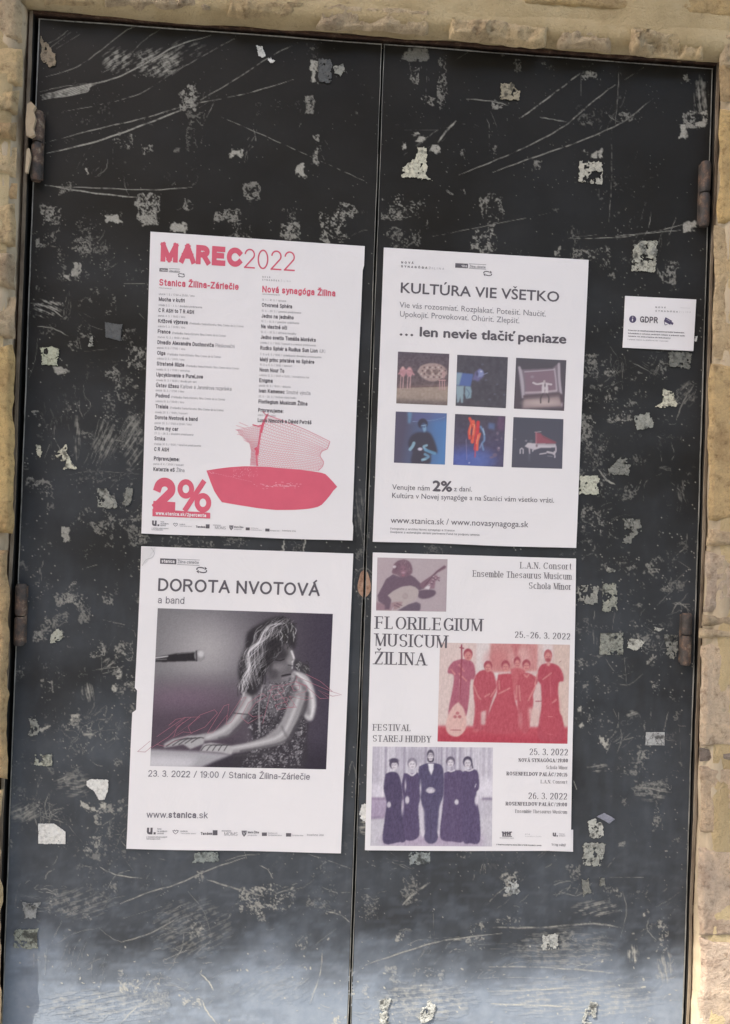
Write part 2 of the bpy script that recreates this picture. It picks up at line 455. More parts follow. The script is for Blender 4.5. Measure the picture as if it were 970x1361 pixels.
# ------------------------------------------------------------------ door frame
frame = empty('door_frame', (0, 0, 0))
tag(frame, 'thin rusty steel frame set into the stone opening round the door', 'door frame')
def bar(name, pts, mat, parent, seed=0, wob=0.0012, step=0.02, sec=(0, 0, 0, 0)):
    """swept rectangular bar from pts[0] to pts[1] (x, z), section (a0, a1, y0, y1) across"""
    (x0, z0), (x1, z1) = pts
    L = math.hypot(x1 - x0, z1 - z0); n = max(2, int(L / step))
    tx, tz = (x1 - x0) / L, (z1 - z0) / L; ox, oz = -tz, tx
    a0, a1, y0, y1 = sec
    w = (fnoise(n, 4, 6, seed, 3) - 0.5) * 2 * wob
    V = []
    for i in range(n):
        t = i / (n - 1) * L
        for k, (a, y) in enumerate(((a0, y1), (a0, y0), (a1, y0), (a1, y1))):
            V.append((x0 + tx * t + ox * (a + w[i, k]), y + w[i, k] * 0.6, z0 + tz * t + oz * (a + w[i, k])))
    F = []
    for i in range(n - 1):
        for k in range(4):
            a = i * 4 + k; b = i * 4 + (k + 1) % 4
            F.append((a, b, b + 4, a + 4))
    F += [(0, 1, 2, 3), tuple((n - 1) * 4 + k for k in (3, 2, 1, 0))]
    return put(name, V, F, mat, parent)
# left jamb: lip, rusty groove, painted-in gap shade beside the leaf's edge (a > 0 is to the left for upward bars)
bar('jamb', ((XL, 0.0), (XL, ZT + 0.011)), LIP, frame, 31, sec=(0.0105, 0.0160, -0.006, 0.028))
bar('rust_line', ((XL, 0.0), (XL, ZT + 0.011)), GROOVE, frame, 32, 0.0022, 0.012, sec=(0.0164, 0.0200, 0.000, 0.028))
bar('jamb', ((XR, 0.0), (XR, ZT + 0.011)), LIP, frame, 33, sec=(-0.0112, -0.0064, -0.006, 0.028))
bar('rust_line', ((XR, 0.0), (XR, ZT + 0.011)), GROOVE, frame, 34, 0.0022, 0.012, sec=(-0.0140, -0.0114, -0.001, 0.028))
bar('gap_shade_strip', ((XL, 0.0), (XL, ZT + 0.007)), DARK, frame, 36, 0.0, 0.1, sec=(0.0090, 0.0100, -0.002, 0.028))  # near-black strip over the jamb's inner face, the gap's shade as colour
bar('gap_shade_strip', ((XR, 0.0), (XR, ZT + 0.007)), DARK, frame, 37, 0.0, 0.1, sec=(-0.0060, -0.0052, -0.002, 0.028))
bar('head', ((XR + 0.0105, ZT), (XL - 0.0105, ZT)), GROOVE, frame, 35, sec=(-0.0125, -0.0075, -0.004, 0.028))
box('rebate', XL - 0.022, XL + 0.02, 0.0285, 0.0305, 0.0, ZT + 0.007, DARK, frame)
box('rebate', XR - 0.02, XR + 0.022, 0.0285, 0.0305, 0.0, ZT + 0.007, DARK, frame)
box('rebate', XL + 0.021, XR - 0.021, 0.0285, 0.0305, ZT - 0.03, ZT + 0.0065, DARK, frame)
box('rebate', -0.05, 0.05, 0.0285, 0.0305, 0.0, ZT - 0.031, DARK, frame)

# ------------------------------------------------------------------ door leaves
lockz = D(484, 776)[2]
def hinge(px, y0, y1, ysplit, parent, plaster=False):
    c = D(px, (y0 + y1) / 2, -0.010); zb = D(px, y1, -0.01)[2]; zt = D(px, y0, -0.01)[2]; zs = D(px, ysplit, -0.01)[2]
    R = 0.0108
    def barrel(za, zb_, seed):
        n, segs = 12, 14; V = []; F = []
        for i in range(n):
            z = za + (zb_ - za) * i / (n - 1)
            rr = R - (0.002 if i in (0, n - 1) else 0)
            for k in range(segs):
                a = 2 * PI * k / segs
                V.append((c[0] + math.cos(a) * rr, c[1] + 0.002 + math.sin(a) * rr, z))
        for i in range(n - 1):
            for k in range(segs):
                a = i * segs + k; b = i * segs + (k + 1) % segs
                F.append((a, b, b + segs, a + segs))
        F += [tuple(range(segs))[::-1], tuple((n - 1) * segs + k for k in range(segs))]
        return V, F
    h = None
    for za, zb_ in ((zb, zs - 0.0012), (zs + 0.0012, zt)):
        V, F = barrel(za, zb_, 1)
        k = put('hinge_barrel', V, F, RUST, parent, smooth=False)
        bm = k.modifiers.new('e', 'EDGE_SPLIT'); bm.split_angle = math.radians(50)
        k.data.polygons.foreach_set('use_smooth', [True] * len(k.data.polygons))
    s = -1 if px < 480 else 1
    # the flag welded to the leaf
    box('hinge_plate', min(c[0] - s * 0.007, c[0] - s * 0.011), max(c[0] - s * 0.007, c[0] - s * 0.011), -0.008, 0.003, zb + 0.004, zt - 0.004, RUST, parent)

def leaf(x0, x1, label):
    root = empty('door_leaf', ((x0 + x1) / 2, 0, 0.02))
    tag(root, label, 'door', 'black steel door leaves of the double door')
    box('panel', x0, x1, 0.0005, 0.028, 0.02, ZT, PAINT, root)
    return root
leafL = leaf(XL, -0.0022, 'hinged black steel door leaf under the March programme and singer posters')
leafR = leaf(0.0022, XR, 'hinged black steel door leaf under the KULTÚRA and early music posters, with small card')
for root, x0, x1, sd in ((leafL, XL, -0.0022, 50), (leafR, 0.0022, XR, 60)):
    # worn bare edges of the sheet metal
    wa, wb = (0.0020, 0.0012) if x0 < -0.1 else (0.0012, 0.0020)
    bar('worn_edge', ((x0, 0.02), (x0, ZT)), EDGE, root, sd, 0.0006, 0.015, sec=(-wa, -0.0001, -0.0007, 0.004))
    bar('worn_edge', ((x1, 0.02), (x1, ZT)), EDGE, root, sd + 1, 0.0006, 0.015, sec=(0.0001, wb, -0.0007, 0.004))
    bar('worn_edge', ((x1, ZT), (x0, ZT)), EDGE, root, sd + 2, 0.0006, 0.015, sec=(0.0001, 0.0020, -0.0008, 0.004))
hinge(49, 148, 240, 189, leafL); hinge(26.5, 776, 858, 819, leafL)
hinge(937, 215, 301, 256, leafR); hinge(912, 815, 884, 844, leafR)
# ------------------------------------------------------------------ wear on the paint: one field over the door, cell = 1 px of the photograph (1.5 mm)
HH, WW = 1372, 970
YY, XX = np.mgrid[0:HH, 0:WW].astype(float)
WEAR = np.zeros((HH, WW))
N1 = fnoise(HH, WW, 5, 1, 3); N2 = fnoise(HH, WW, 16, 2, 4); N3 = fnoise(HH, WW, 60, 3, 4); N4 = RNG.random((HH, WW))
NF = fnoise(HH, WW, 2.0, 8, 2)
ZOOMS = {1: (0, 0, 2), 2: (485, 0, 2), 3: (0, 300, 3.404), 4: (740, 300, 3.404), 5: (0, 700, 3.404), 6: (740, 700, 3.404), 7: (0, 1060, 2), 8: (485, 1060, 2), 0: (0, 0, 1)}
def zp(z, pts):
    x0, y0, s = ZOOMS[z]
    return [(x0 + p[0] / s, y0 + p[1] / s) for p in pts]
def sub(x0, y0, x1, y1):
    return slice(max(0, int(y0)), min(HH, int(y1) + 1)), slice(max(0, int(x0)), min(WW, int(x1) + 1))
def smoothline(P, n=8):
    P = np.array(P, float)
    if len(P) < 3: return P
    Q = np.vstack([2 * P[0] - P[1], P, 2 * P[-1] - P[-2]]); out = []
    for i in range(1, len(Q) - 2):
        for t in np.linspace(0, 1, n, endpoint=False):
            a, b, c, d = Q[i - 1], Q[i], Q[i + 1], Q[i + 2]
            out.append(0.5 * (2 * b + (c - a) * t + (2 * a - 5 * b + 4 * c - d) * t * t + (3 * b - a - 3 * c + d) * t ** 3))
    out.append(P[-1]); return np.array(out)
def scratch(z, pts, w=1.0, v=0.6, br=0.35):
    P = smoothline(zp(z, pts)); n = len(P)
    P = P + np.stack([np.sin(np.arange(n) * 1.7 + P[0, 0]), np.cos(np.arange(n) * 1.3 + P[0, 1])], 1) * 0.28
    br = min(1, br * 1.35 + 0.1); w = w * 0.85
    for i in range(n - 1):
        (ax, ay), (bx, by) = P[i], P[i + 1]
        k = sub(min(ax, bx) - w - 2, min(ay, by) - w - 2, max(ax, bx) + w + 2, max(ay, by) + w + 2)
        d, _ = segdist(XX[k], YY[k], ax, ay, bx, by)
        t = i / max(1, n - 2); taper = min(1, 4 * t + 0.35, 4 * (1 - t) + 0.35)
        a = np.clip(w * 0.5 * taper + 0.55 - d, 0, 1) * v * np.clip(1 - br * 2.2 * np.clip(N2[k] * 0.5 + N1[k] * 0.7 - 0.42, 0, 1), 0, 1)
        WEAR[k] = np.maximum(WEAR[k], a)
def patch(z, x0, y0, x1, y1, v=0.6, dens=0.5, solid=False, edge=True):
    (ax, ay), (bx, by) = zp(z, [(x0, y0), (x1, y1)])
    k = sub(ax - 3, ay - 3, bx + 3, by + 3)
    X, Y = XX[k] + (N1[k] - .5) * 5 + (N2[k] - .5) * 9, YY[k] + (N1[k][::-1] - .5) * 5 + (N2[k][::-1, ::-1] - .5) * 9
    inn = np.clip(np.minimum(np.minimum(X - ax, bx - X), np.minimum(Y - ay, by - Y)) / 2.0 + 0.5, 0, 1)
    if solid: n = np.clip((N1[k] * 0.6 + N2[k] * 0.6 - 0.42) * 6 + dens * 2, 0, 1) * (0.75 + 0.5 * N4[k] * 0.5)
    else:
        t = N1[k] * 0.32 + NF[k] * 0.46 + N2[k] * 0.42
        n = np.clip((t - (0.86 - 0.40 * dens)) * 5, 0, 1) * (0.6 + 0.4 * N4[k]) * 0.9
        if edge:
            rim = np.exp(-((np.minimum(np.minimum(X - ax, bx - X), np.minimum(Y - ay, by - Y)) - 1.0) / 0.9) ** 2) * (N2[k] > 0.52)
            n = np.maximum(n, rim * 0.7)
    WEAR[k] = np.maximum(WEAR[k], inn * n * v)
def smear(z, x0, y0, x1, y1, v=0.3, ang=0.0, asp=8):
    """brushed streaks inside a soft ellipse"""
    (ax, ay), (bx, by) = zp(z, [(x0, y0), (x1, y1)])
    k = sub(ax - 4, ay - 4, bx + 4, by + 4); X, Y = XX[k], YY[k]
    c, s = math.cos(ang), math.sin(ang)
    u = (X * c + Y * s) / asp; w = (-X * s + Y * c)
    h = np.sin(w * 1.9 + 3 * N3[k] * 6) * .25 + np.sin(w * 0.83 + u * .8 + N2[k] * 3) * .35 + N1[k] * .9 + N2[k] * .4 - 0.35
    cx, cy, rx, ry = (ax + bx) / 2, (ay + by) / 2, (bx - ax) / 2, (by - ay) / 2
    e = np.clip(1.4 * (1 - ((X - cx) / rx) ** 2 - ((Y - cy) / ry) ** 2), 0, 1)
    WEAR[k] = np.maximum(WEAR[k], e * np.clip(h, 0, 1) * v)
# generic flecks, denser in the middle band of both leaves where bills were pasted before
band = np.exp(-((YY - 700) / 430) ** 2) * 0.8 + 0.12
colm = 0.35 + 0.65 * np.exp(-((XX - 120) / 75) ** 2) + 0.65 * np.exp(-((XX - 810) / 65) ** 2)
fl = np.clip((NF * 0.35 + N1 * 0.35 + N2 * 0.35 + N3 * 0.35 - 1.02 + 0.07 * band * colm * 2) * 5, 0, 1)
WEAR = np.maximum(WEAR, fl * 0.38 * np.clip(band * colm * 1.5, 0, 1))
speck = (N4 > 0.9975) * (N3 > 0.4)
WEAR = np.maximum(WEAR, blur(speck.astype(float), 0.55) * 2.0 * band)
S = scratch
S(1, [(108, 254), (200, 232), (300, 210), (380, 172), (470, 122), (560, 95)], 1.6, .75, .2)
for q in range(7): S(1, [(112, 252 + q * 2.2), (170 + 9 * q, 240 + q), (290 - q * 9, 212 + q * 3)], 1.5, .7, .3)
S(1, [(105, 245), (160, 232), (230, 222)], 1, .5)
S(1, [(122, 205), (200, 180), (260, 140), (330, 85), (360, 70)], 1, .55); S(1, [(130, 130), (190, 85)], 1, .6); S(1, [(122, 118), (150, 105), (180, 82)], 1, .5); S(1, [(150, 130), (212, 92)], 1, .5)
S(1, [(165, 297), (260, 280), (370, 250), (450, 200), (520, 160), (600, 115), (640, 96)], .9, .5, .6)
S(1, [(120, 380), (250, 345), (380, 315), (500, 280), (650, 250), (780, 212)], 1.3, .65, .5)
S(1, [(125, 408), (260, 375), (400, 325), (500, 285)], 2.0, .75, .3); S(1, [(500, 285), (620, 215), (720, 150), (800, 110)], 1.1, .55, .7)
S(1, [(590, 312), (700, 360), (800, 405), (900, 450), (970, 482)], .9, .55, .6)
S(1, [(120, 495), (260, 500), (400, 505), (510, 498)], 1.2, .6); S(1, [(120, 492), (240, 512), (370, 526)], 1.8, .7); S(1, [(270, 195), (330, 160), (380, 110), (430, 75)], 1, .5)
smear(1, 265, 120, 360, 200, .55, -.5, 4); smear(1, 340, 120, 500, 210, .6, -.45, 4); smear(1, 430, 100, 560, 160, .3, -.4); patch(1, 340, 140, 470, 200, .5, .45, edge=False)
for a in [(480, 230, 525, 290, .7, .75), (300, 345, 355, 395, .6, .6), (380, 385, 405, 410, .7, .8), (365, 515, 425, 600, .75, .85), (110, 545, 160, 605, .65, .75), (180, 630, 245, 670, .5, .7), (575, 560, 640, 590, .6, .55), (650, 490, 698, 536, .55, .7), (600, 600, 670, 635, .6, .5), (745, 595, 800, 635, .7, .7), (850, 560, 920, 645, .7, .85), (890, 545, 950, 575, .7, .5), (815, 260, 840, 305, .6, .8), (838, 360, 852, 440, .7, .85), (490, 535, 515, 560, .6, .6), (500, 300, 545, 335, .35, .5), (120, 610, 150, 650, .5, .5), (500, 340, 525, 500, .3, .35), (680, 270, 800, 310, .25, .35), (465, 400, 485, 412, .4, .6)]: patch(1, *a)
for a in [(285, 570, 325, 600), (615, 402, 645, 418), (222, 440, 234, 462), (790, 440, 812, 470), (452, 596, 495, 616), (828, 160, 842, 222)]: patch(1, *a, .8, .5, solid=True)
S(2, [(605, 170), (520, 235), (440, 295), (410, 315)], 1.6, .6, .6); S(2, [(740, 180), (690, 213)], 1, .5); S(2, [(665, 225), (600, 275), (530, 335), (440, 385), (350, 425), (250, 465)], 1.4, .6, .4)
S(2, [(765, 262), (700, 315), (655, 340), (560, 380), (430, 425), (340, 458)], 1.4, .6, .4); S(2, [(675, 175), (672, 250), (665, 330)], 1.3, .38, .3); S(2, [(655, 345), (655, 480), (648, 590)], 1.6, .3, .7)
S(2, [(270, 263), (340, 270), (380, 280)], 1.2, .6); S(2, [(465, 312), (500, 318), (540, 325)], 1.3, .6); S(2, [(165, 632), (300, 605), (500, 565)], .9, .42, .6); S(2, [(540, 635), (700, 628), (880, 590)], 1.2, .55, .5)
S(2, [(195, 378), (215, 350), (242, 322)], 2.6, .7); S(2, [(575, 195), (574, 255)], 1.4, .6); S(2, [(240, 160), (275, 138)], 1, .4); S(2, [(100, 346), (195, 346)], .8, .3)
smear(2, 100, 125, 165, 158, .5); patch(2, 100, 125, 165, 158, .4, .6, True)
for a in [(198, 140, 218, 320, .5, .55), (125, 185, 145, 220, .6, .6), (150, 260, 190, 280, .6, .5), (575, 195, 622, 215, .65, .8), (340, 262, 382, 285, .7, .7), (335, 385, 355, 405, .6, .7), (250, 400, 268, 420, .5, .7), (450, 420, 468, 445, .6, .8), (45, 520, 160, 580, .6, .45), (310, 520, 370, 600, .6, .6), (282, 610, 347, 670, .7, .85), (60, 610, 150, 660, .4, .5), (215, 505, 270, 517, .6, .5), (675, 300, 735, 325, .5, .6), (850, 300, 905, 340, .7, .8), (845, 195, 865, 225, .7, .7), (510, 645, 520, 675, .7, .8), (640, 660, 655, 680, .7, .7), (350, 660, 440, 676, .5, .6), (400, 160, 420, 190, .4, .5)]: patch(2, *a)
smear(2, 870, 190, 915, 335, .5, 1.5)
for a in [(130, 358, 158, 375), (98, 382, 112, 396), (176, 392, 200, 405), (838, 338, 860, 374), (850, 592, 880, 615), (880, 300, 905, 335), (588, 392, 628, 414)]: patch(2, *a, .8, .5, solid=True)
for a in [(150, 0, 270, 40, .5, .5), (175, 60, 215, 90, .7, .6), (305, 60, 420, 120, .5, .8), (165, 200, 215, 235, .5, .7), (570, 190, 670, 265, .55, .35), (470, 310, 520, 400, .5, .75), (572, 552, 665, 640, .6, .8), (480, 640, 545, 700, .5, .7), (345, 500, 370, 560, .4, .6), (155, 850, 190, 910, .75, .65), (120, 1140, 240, 1230, .6, .65), (560, 470, 660, 560, .35, .45), (310, 520, 345, 570, .45, .8), (550, 840, 650, 1000, .35, .4), (400, 600, 560, 700, .2, .4), (360, 1110, 640, 1150, .3, .45)]: patch(3, *a)
for a in [(330, 180, 372, 230), (300, 225, 320, 250), (250, 640, 310, 672)]: patch(3, *a, .7, .45, solid=True)
smear(3, 140, 320, 295, 425, .65, .4, 6); smear(3, 330, 820, 368, 1090, .4, 1.55); smear(3, 540, 820, 660, 1110, .45, -.9); smear(3, 400, 860, 540, 1080, .4, -1.0); smear(3, 130, 700, 420, 1000, .12, 1.4)
S(3, [(140, 350), (220, 370), (285, 415)], 1.6, .6); S(3, [(170, 455), (240, 465), (310, 500)], 1.4, .5); S(3, [(170, 510), (165, 570), (150, 640), (130, 690)], 1, .3); S(3, [(560, 262), (655, 262)], 1.1, .6); S(3, [(630, 398), (670, 440)], 1, .6)
S(3, [(380, 570), (470, 560), (540, 550)], .8, .25)
for q in range(9): S(3, [(440 + 22 * q, 1075 - 8 * q), (520 + 14 * q, 980 - 12 * q), (570 + 13 * q, 870 - 6 * q)], .9, .34, .9)
for q in range(5): S(3, [(370 + 20 * q, 1100), (415 + 16 * q, 1000), (445 + 14 * q, 890)], .9, .36, .8)
S(3, [(200, 1050), (225, 990)], 1.6, .6); S(3, [(270, 1010), (350, 1100)], 1.6, .7); S(3, [(300, 1130), (420, 1110), (640, 1125)], .9, .3); S(3, [(600, 1100), (660, 1040)], 1, .4)
for a in [(80, 100, 245, 205, .6, .45), (475, 160, 550, 265, .6, .8), (125, 570, 190, 680, .5, .5), (225, 650, 268, 682, .6, .8), (115, 760, 180, 810, .6, .6), (210, 780, 340, 880, .65, .5), (110, 860, 160, 970, .6, .75), (120, 1010, 190, 1075, .3, .5), (470, 600, 500, 720, .5, .6), (545, 700, 630, 800, .5, .5), (120, 1270, 215, 1361, .55, .6), (310, 1170, 360, 1230, .4, .6), (165, 450, 190, 500, .4, .6), (465, 1095, 520, 1110, .3, .6), (480, 1250, 570, 1340, .2, .4), (380, 1000, 470, 1080, .15, .4)]: patch(4, *a)
smear(4, 540, 1140, 585, 1260, .35, 1.4); smear(4, 540, 690, 635, 830, .4, -.7)
S(4, [(60, 55), (180, 42)], 1, .6); S(4, [(265, 47), (400, 35), (560, 20)], 1.1, .6); S(4, [(620, 720), (570, 800), (540, 880)], 1.6, .5); S(4, [(190, 1105), (225, 1150), (262, 1170)], 2.6, .7); S(4, [(560, 722), (630, 716)], 1, .6); S(4, [(130, 1070), (190, 1070)], 1.4, .4)
for a in [(435, 0, 460, 50, .5, .7), (505, 0, 520, 60, .4, .5), (580, 0, 670, 80, .4, .85), (255, 310, 380, 360, .6, .65), (365, 360, 410, 430, .4, .7), (160, 470, 210, 530, .6, .6), (250, 395, 310, 450, .4, .6), (400, 520, 485, 585, .6, .5), (520, 510, 605, 600, .55, .65), (180, 690, 250, 750, .5, .55), (570, 640, 610, 710, .55, .6), (85, 600, 130, 640, .4, .7), (170, 1130, 210, 1175, .6, .5), (435, 1285, 465, 1340, .6, .7), (510, 1050, 555, 1085, .4, .7), (240, 1080, 380, 1120, .25, .5), (70, 640, 110, 700, .4, .5), (455, 295, 515, 350, .55, .75)]: patch(5, *a)
for a in [(290, 5, 322, 75), (330, 862, 370, 884), (535, 650, 548, 690), (512, 715, 528, 755), (370, 1252, 490, 1282), (185, 912, 230, 935), (325, 262, 340, 275)]: patch(5, *a, .7, .45, solid=True)
smear(5, 360, 700, 430, 800, .5, 1.5); smear(5, 370, 925, 435, 952, .55); smear(5, 60, 1250, 190, 1340, .45, -.5); smear(5, 235, 1090, 440, 1240, .3, -.15); smear(5, 460, 590, 525, 645, .5, -.5); smear(5, 170, 180, 192, 260, .45, 1.55); smear(5, 230, 1120, 340, 1165, .4, -.3)
S(5, [(420, 650), (470, 642), (540, 635)], 1, .5); S(5, [(460, 590), (458, 700)], 1, .45); S(5, [(250, 920), (400, 922), (540, 918)], .8, .28); S(5, [(390, 185), (440, 172)], 1.4, .6); S(5, [(60, 960), (180, 970)], .8, .25); S(5, [(465, 665), (530, 645), (560, 630)], 1.2, .5)
for a in [(120, 0, 160, 60, .3, .5), (415, 150, 480, 210, .6, .7), (480, 235, 520, 290, .5, .6), (520, 240, 580, 310, .4, .4), (340, 170, 362, 195, .6, .7), (90, 400, 150, 515, .3, .5), (415, 590, 450, 615, .6, .7), (430, 690, 475, 755, .6, .65), (475, 640, 500, 725, .55, .5), (515, 730, 535, 770, .5, .5), (125, 845, 155, 880, .6, .7), (375, 1020, 425, 1055, .5, .6), (350, 1160, 520, 1225, .4, .55), (440, 1225, 460, 1320, .4, .6), (535, 835, 560, 865, .4, .6), (340, 240, 395, 270, .4, .4), (300, 860, 380, 900, .2, .5), (280, 1040, 350, 1060, .3, .5)]: patch(6, *a)
for a in [(88, 808, 108, 832), (102, 892, 120, 912), (195, 945, 228, 998)]: patch(6, *a, .75, .45, solid=True)
smear(6, 130, 1065, 245, 1115, .45); smear(6, 310, 825, 375, 875, .45, -.3); smear(6, 330, 1150, 530, 1250, .4, .2)
S(6, [(590, 30), (580, 90), (540, 130)], 1.2, .6); S(6, [(540, 150), (600, 190)], 1, .55); S(6, [(550, 290), (590, 240)], 1, .55); S(6, [(520, 260), (575, 210)], 1, .5); S(6, [(215, 590), (260, 655), (305, 690)], .9, .35, .8); S(6, [(305, 590), (315, 720)], 1, .45)
S(6, [(400, 560), (412, 490)], 1.6, .5); S(6, [(520, 390), (550, 345), (600, 380)], 1.2, .6); S(6, [(530, 350), (600, 350)], 1.2, .6); S(6, [(560, 340), (565, 380)], 1.2, .6); S(6, [(580, 350), (600, 400)], 1.2, .6); S(6, [(75, 1150), (90, 1190)], 1.6, .75); S(6, [(550, 840), (565, 1100)], 1, .25)
S(7, [(320, 282), (400, 250), (470, 230), (560, 190), (650, 160)], 1.4, .6, .3); S(7, [(650, 143), (655, 162)], 1, .5); S(7, [(550, 218), (620, 240), (700, 262)], 2.4, .45); S(7, [(690, 180), (712, 192), (725, 215)], 1, .6); S(7, [(265, 185), (310, 205), (378, 215)], 1.4, .6); S(7, [(220, 180), (245, 185)], 1.6, .55)
S(7, [(325, 322), (430, 290)], 1.3, .35); S(7, [(320, 385), (400, 360), (480, 315)], 1.4, .45); S(7, [(440, 430), (495, 405)], 2.2, .5); S(7, [(520, 415), (560, 380)], 1.8, .4); S(7, [(868, 302), (905, 312), (928, 330)], 1.8, .6); S(7, [(722, 462), (765, 430)], 1.8, .55); S(7, [(857, 405), (850, 470), (823, 548)], 1.2, .6)
S(7, [(530, 465), (555, 490), (567, 512)], 1.6, .7); S(7, [(538, 540), (548, 565), (575, 600)], 1.8, .75); S(7, [(320, 600), (360, 560), (398, 535)], 1.6, .55); S(7, [(820, 150), (880, 170), (935, 190)], .9, .4, .6); S(7, [(600, 168), (640, 155), (690, 150)], 1, .4); S(7, [(90, 415), (90, 450)], 1.8, .7); S(7, [(125, 400), (118, 470)], 1, .5)
S(7, [(260, 345), (300, 375), (330, 385)], .9, .3); S(7, [(140, 395), (200, 360), (270, 345)], .9, .3); S(7, [(40, 290), (45, 250), (55, 225)], 1, .3); S(7, [(500, 250), (540, 300), (560, 360)], .9, .3); S(7, [(560, 480), (620, 455)], 1, .3)
for a in [(225, 225, 320, 280, .35, .5), (640, 235, 785, 305, .6, .55), (460, 325, 480, 345, .3, .5), (500, 320, 550, 370, .5, .5), (120, 280, 240, 310, .35, .6), (325, 480, 375, 520, .6, .6), (880, 575, 910, 602, .9, .6), (225, 15, 330, 40, .5, .6), (220, 110, 270, 140, .55, .7), (300, 0, 330, 20, .4, .7), (520, 195, 545, 220, .5, .8), (820, 170, 900, 300, .3, .4), (490, 530, 540, 560, .6, .5), (380, 470, 460, 600, .3, .4)]: patch(7, *a, edge=False)
smear(7, 20, 10, 110, 70, .45, -.4); smear(7, 60, 500, 480, 602, .3, -.1); smear(7, 380, 250, 640, 440, .22, -.4); smear(7, 100, 230, 330, 330, .25, -.3); smear(7, 560, 460, 900, 560, .15, -.5)
S(8, [(0, 445), (120, 405), (210, 380), (365, 360)], 1.6, .55, .3); S(8, [(340, 345), (470, 345), (600, 335), (680, 345)], 2.6, .42, .5); S(8, [(330, 450), (450, 450), (600, 460), (660, 467)], 1.6, .5, .4); S(8, [(325, 515), (430, 512), (560, 505)], 1.6, .6, .4); S(8, [(325, 548), (450, 552), (545, 555)], 2.0, .65, .4)
S(8, [(300, 480), (420, 478), (560, 485)], 1, .35); S(8, [(100, 285), (130, 255), (172, 226)], 3.0, .6); S(8, [(185, 375), (250, 370)], 1.2, .4); S(8, [(650, 212), (740, 212)], 1, .45); S(8, [(540, 370), (600, 410)], 1, .35); S(8, [(685, 250), (695, 300), (680, 370)], 1.2, .3); S(8, [(182, 308), (184, 375)], 1, .3); S(8, [(755, 320), (750, 350), (775, 380)], 1.2, .35)
for q in range(6): S(8, [(300 + 30 * q, 390 + 12 * (q % 3)), (480 + 20 * q, 385 + 14 * (q % 4))], .9, .3, .8)
for a in [(100, 205, 150, 280, .35, .5), (275, 330, 320, 405, .5, .6), (370, 200, 410, 265, .65, .55), (55, 450, 95, 500, .4, .6), (680, 120, 700, 140, .4, .8), (780, 330, 803, 400, .6, .8), (350, 320, 420, 335, .5, .6), (85, 355, 110, 378, .6, .6), (520, 360, 560, 400, .4, .5), (740, 300, 750, 315, .8, .9), (755, 320, 775, 380, .25, .5), (745, 570, 770, 600, .4, .6), (100, 455, 220, 480, .35, .35), (0, 500, 120, 602, .45, .45), (640, 230, 760, 280, .25, .4), (230, 140, 290, 160, .4, .5), (0, 260, 40, 330, .3, .5), (120, 160, 175, 240, .2, .4)]: patch(8, *a, edge=False)
smear(8, 540, 270, 690, 320, .4, -.2); smear(8, 695, 385, 730, 445, .5, 1.5); smear(8, 300, 470, 830, 600, .34); smear(8, 0, 480, 320, 602, .36); smear(8, 360, 330, 700, 470, .25, .1); smear(8, 770, 400, 830, 500, .4, 1.5)
S(0, [(853, 1312), (857, 1311)], 6, 1.0, 0)
for q in range(150):
    cx, cy = RNG.uniform(8, 900), 1361 - abs(RNG.normal(0, 75)); k = sub(cx - 8, cy - 8, cx + 8, cy + 8)
    a_, b_, th = RNG.uniform(.5, 2.4), RNG.uniform(.5, 1.3), RNG.uniform(0, 3.14); u_ = (XX[k] - cx) * math.cos(th) + (YY[k] - cy) * math.sin(th); v_ = -(XX[k] - cx) * math.sin(th) + (YY[k] - cy) * math.cos(th)
    WEAR[k] = np.maximum(WEAR[k], np.clip(1.3 - (u_ / a_) ** 2 - (v_ / b_) ** 2, 0, 1) * RNG.uniform(.3, .95))
# fine scuffs everywhere, in loose bundles that share a direction
rs = random.Random(77)
for q in range(150):
    lowb = rs.random() < .5
    cx, cy = rs.uniform(20, 900), (rs.uniform(1120, 1350) if lowb else rs.uniform(60, 1120))
    if 200 < cx < 760 and 320 < cy < 1130: cx = rs.choice([rs.uniform(55, 175), rs.uniform(780, 890)])
    an = rs.choice([rs.gauss(-.45, .25), rs.gauss(-.9, .3), rs.gauss(.1, .2)]) if lowb else rs.choice([rs.gauss(-.6, .3), rs.gauss(-1.1, .3), rs.gauss(.5, .3), rs.gauss(1.5, .2)])
    for j in range(rs.randint(1, 6)):
        L_ = rs.uniform(6, 46); x0 = cx + rs.gauss(0, 9); y0 = cy + rs.gauss(0, 9); a2 = an + rs.gauss(0, .1); bd = rs.gauss(0, .12) * L_
        P_ = [(x0, y0), (x0 + math.cos(a2) * L_ * .5 - math.sin(a2) * bd, y0 + math.sin(a2) * L_ * .5 + math.cos(a2) * bd), (x0 + math.cos(a2) * L_, y0 + math.sin(a2) * L_)]
        scratch(0, P_, rs.uniform(.5, 1.1), rs.uniform(.16, .5), .75)
for q in range(150):
    cx, cy = rs.uniform(15, 905), rs.uniform(40, 1350); w_, h_ = rs.uniform(4, 22), rs.uniform(4, 22)
    if 185 < cx < 775 and 310 < cy < 1130: cx = rs.choice([rs.uniform(35, 180), rs.uniform(770, 900)])
    if cy < 250 and rs.random() < .6: continue
    patch(0, cx, cy, cx + w_, cy + h_, rs.uniform(.15, .5), rs.uniform(.3, .7), edge=False)
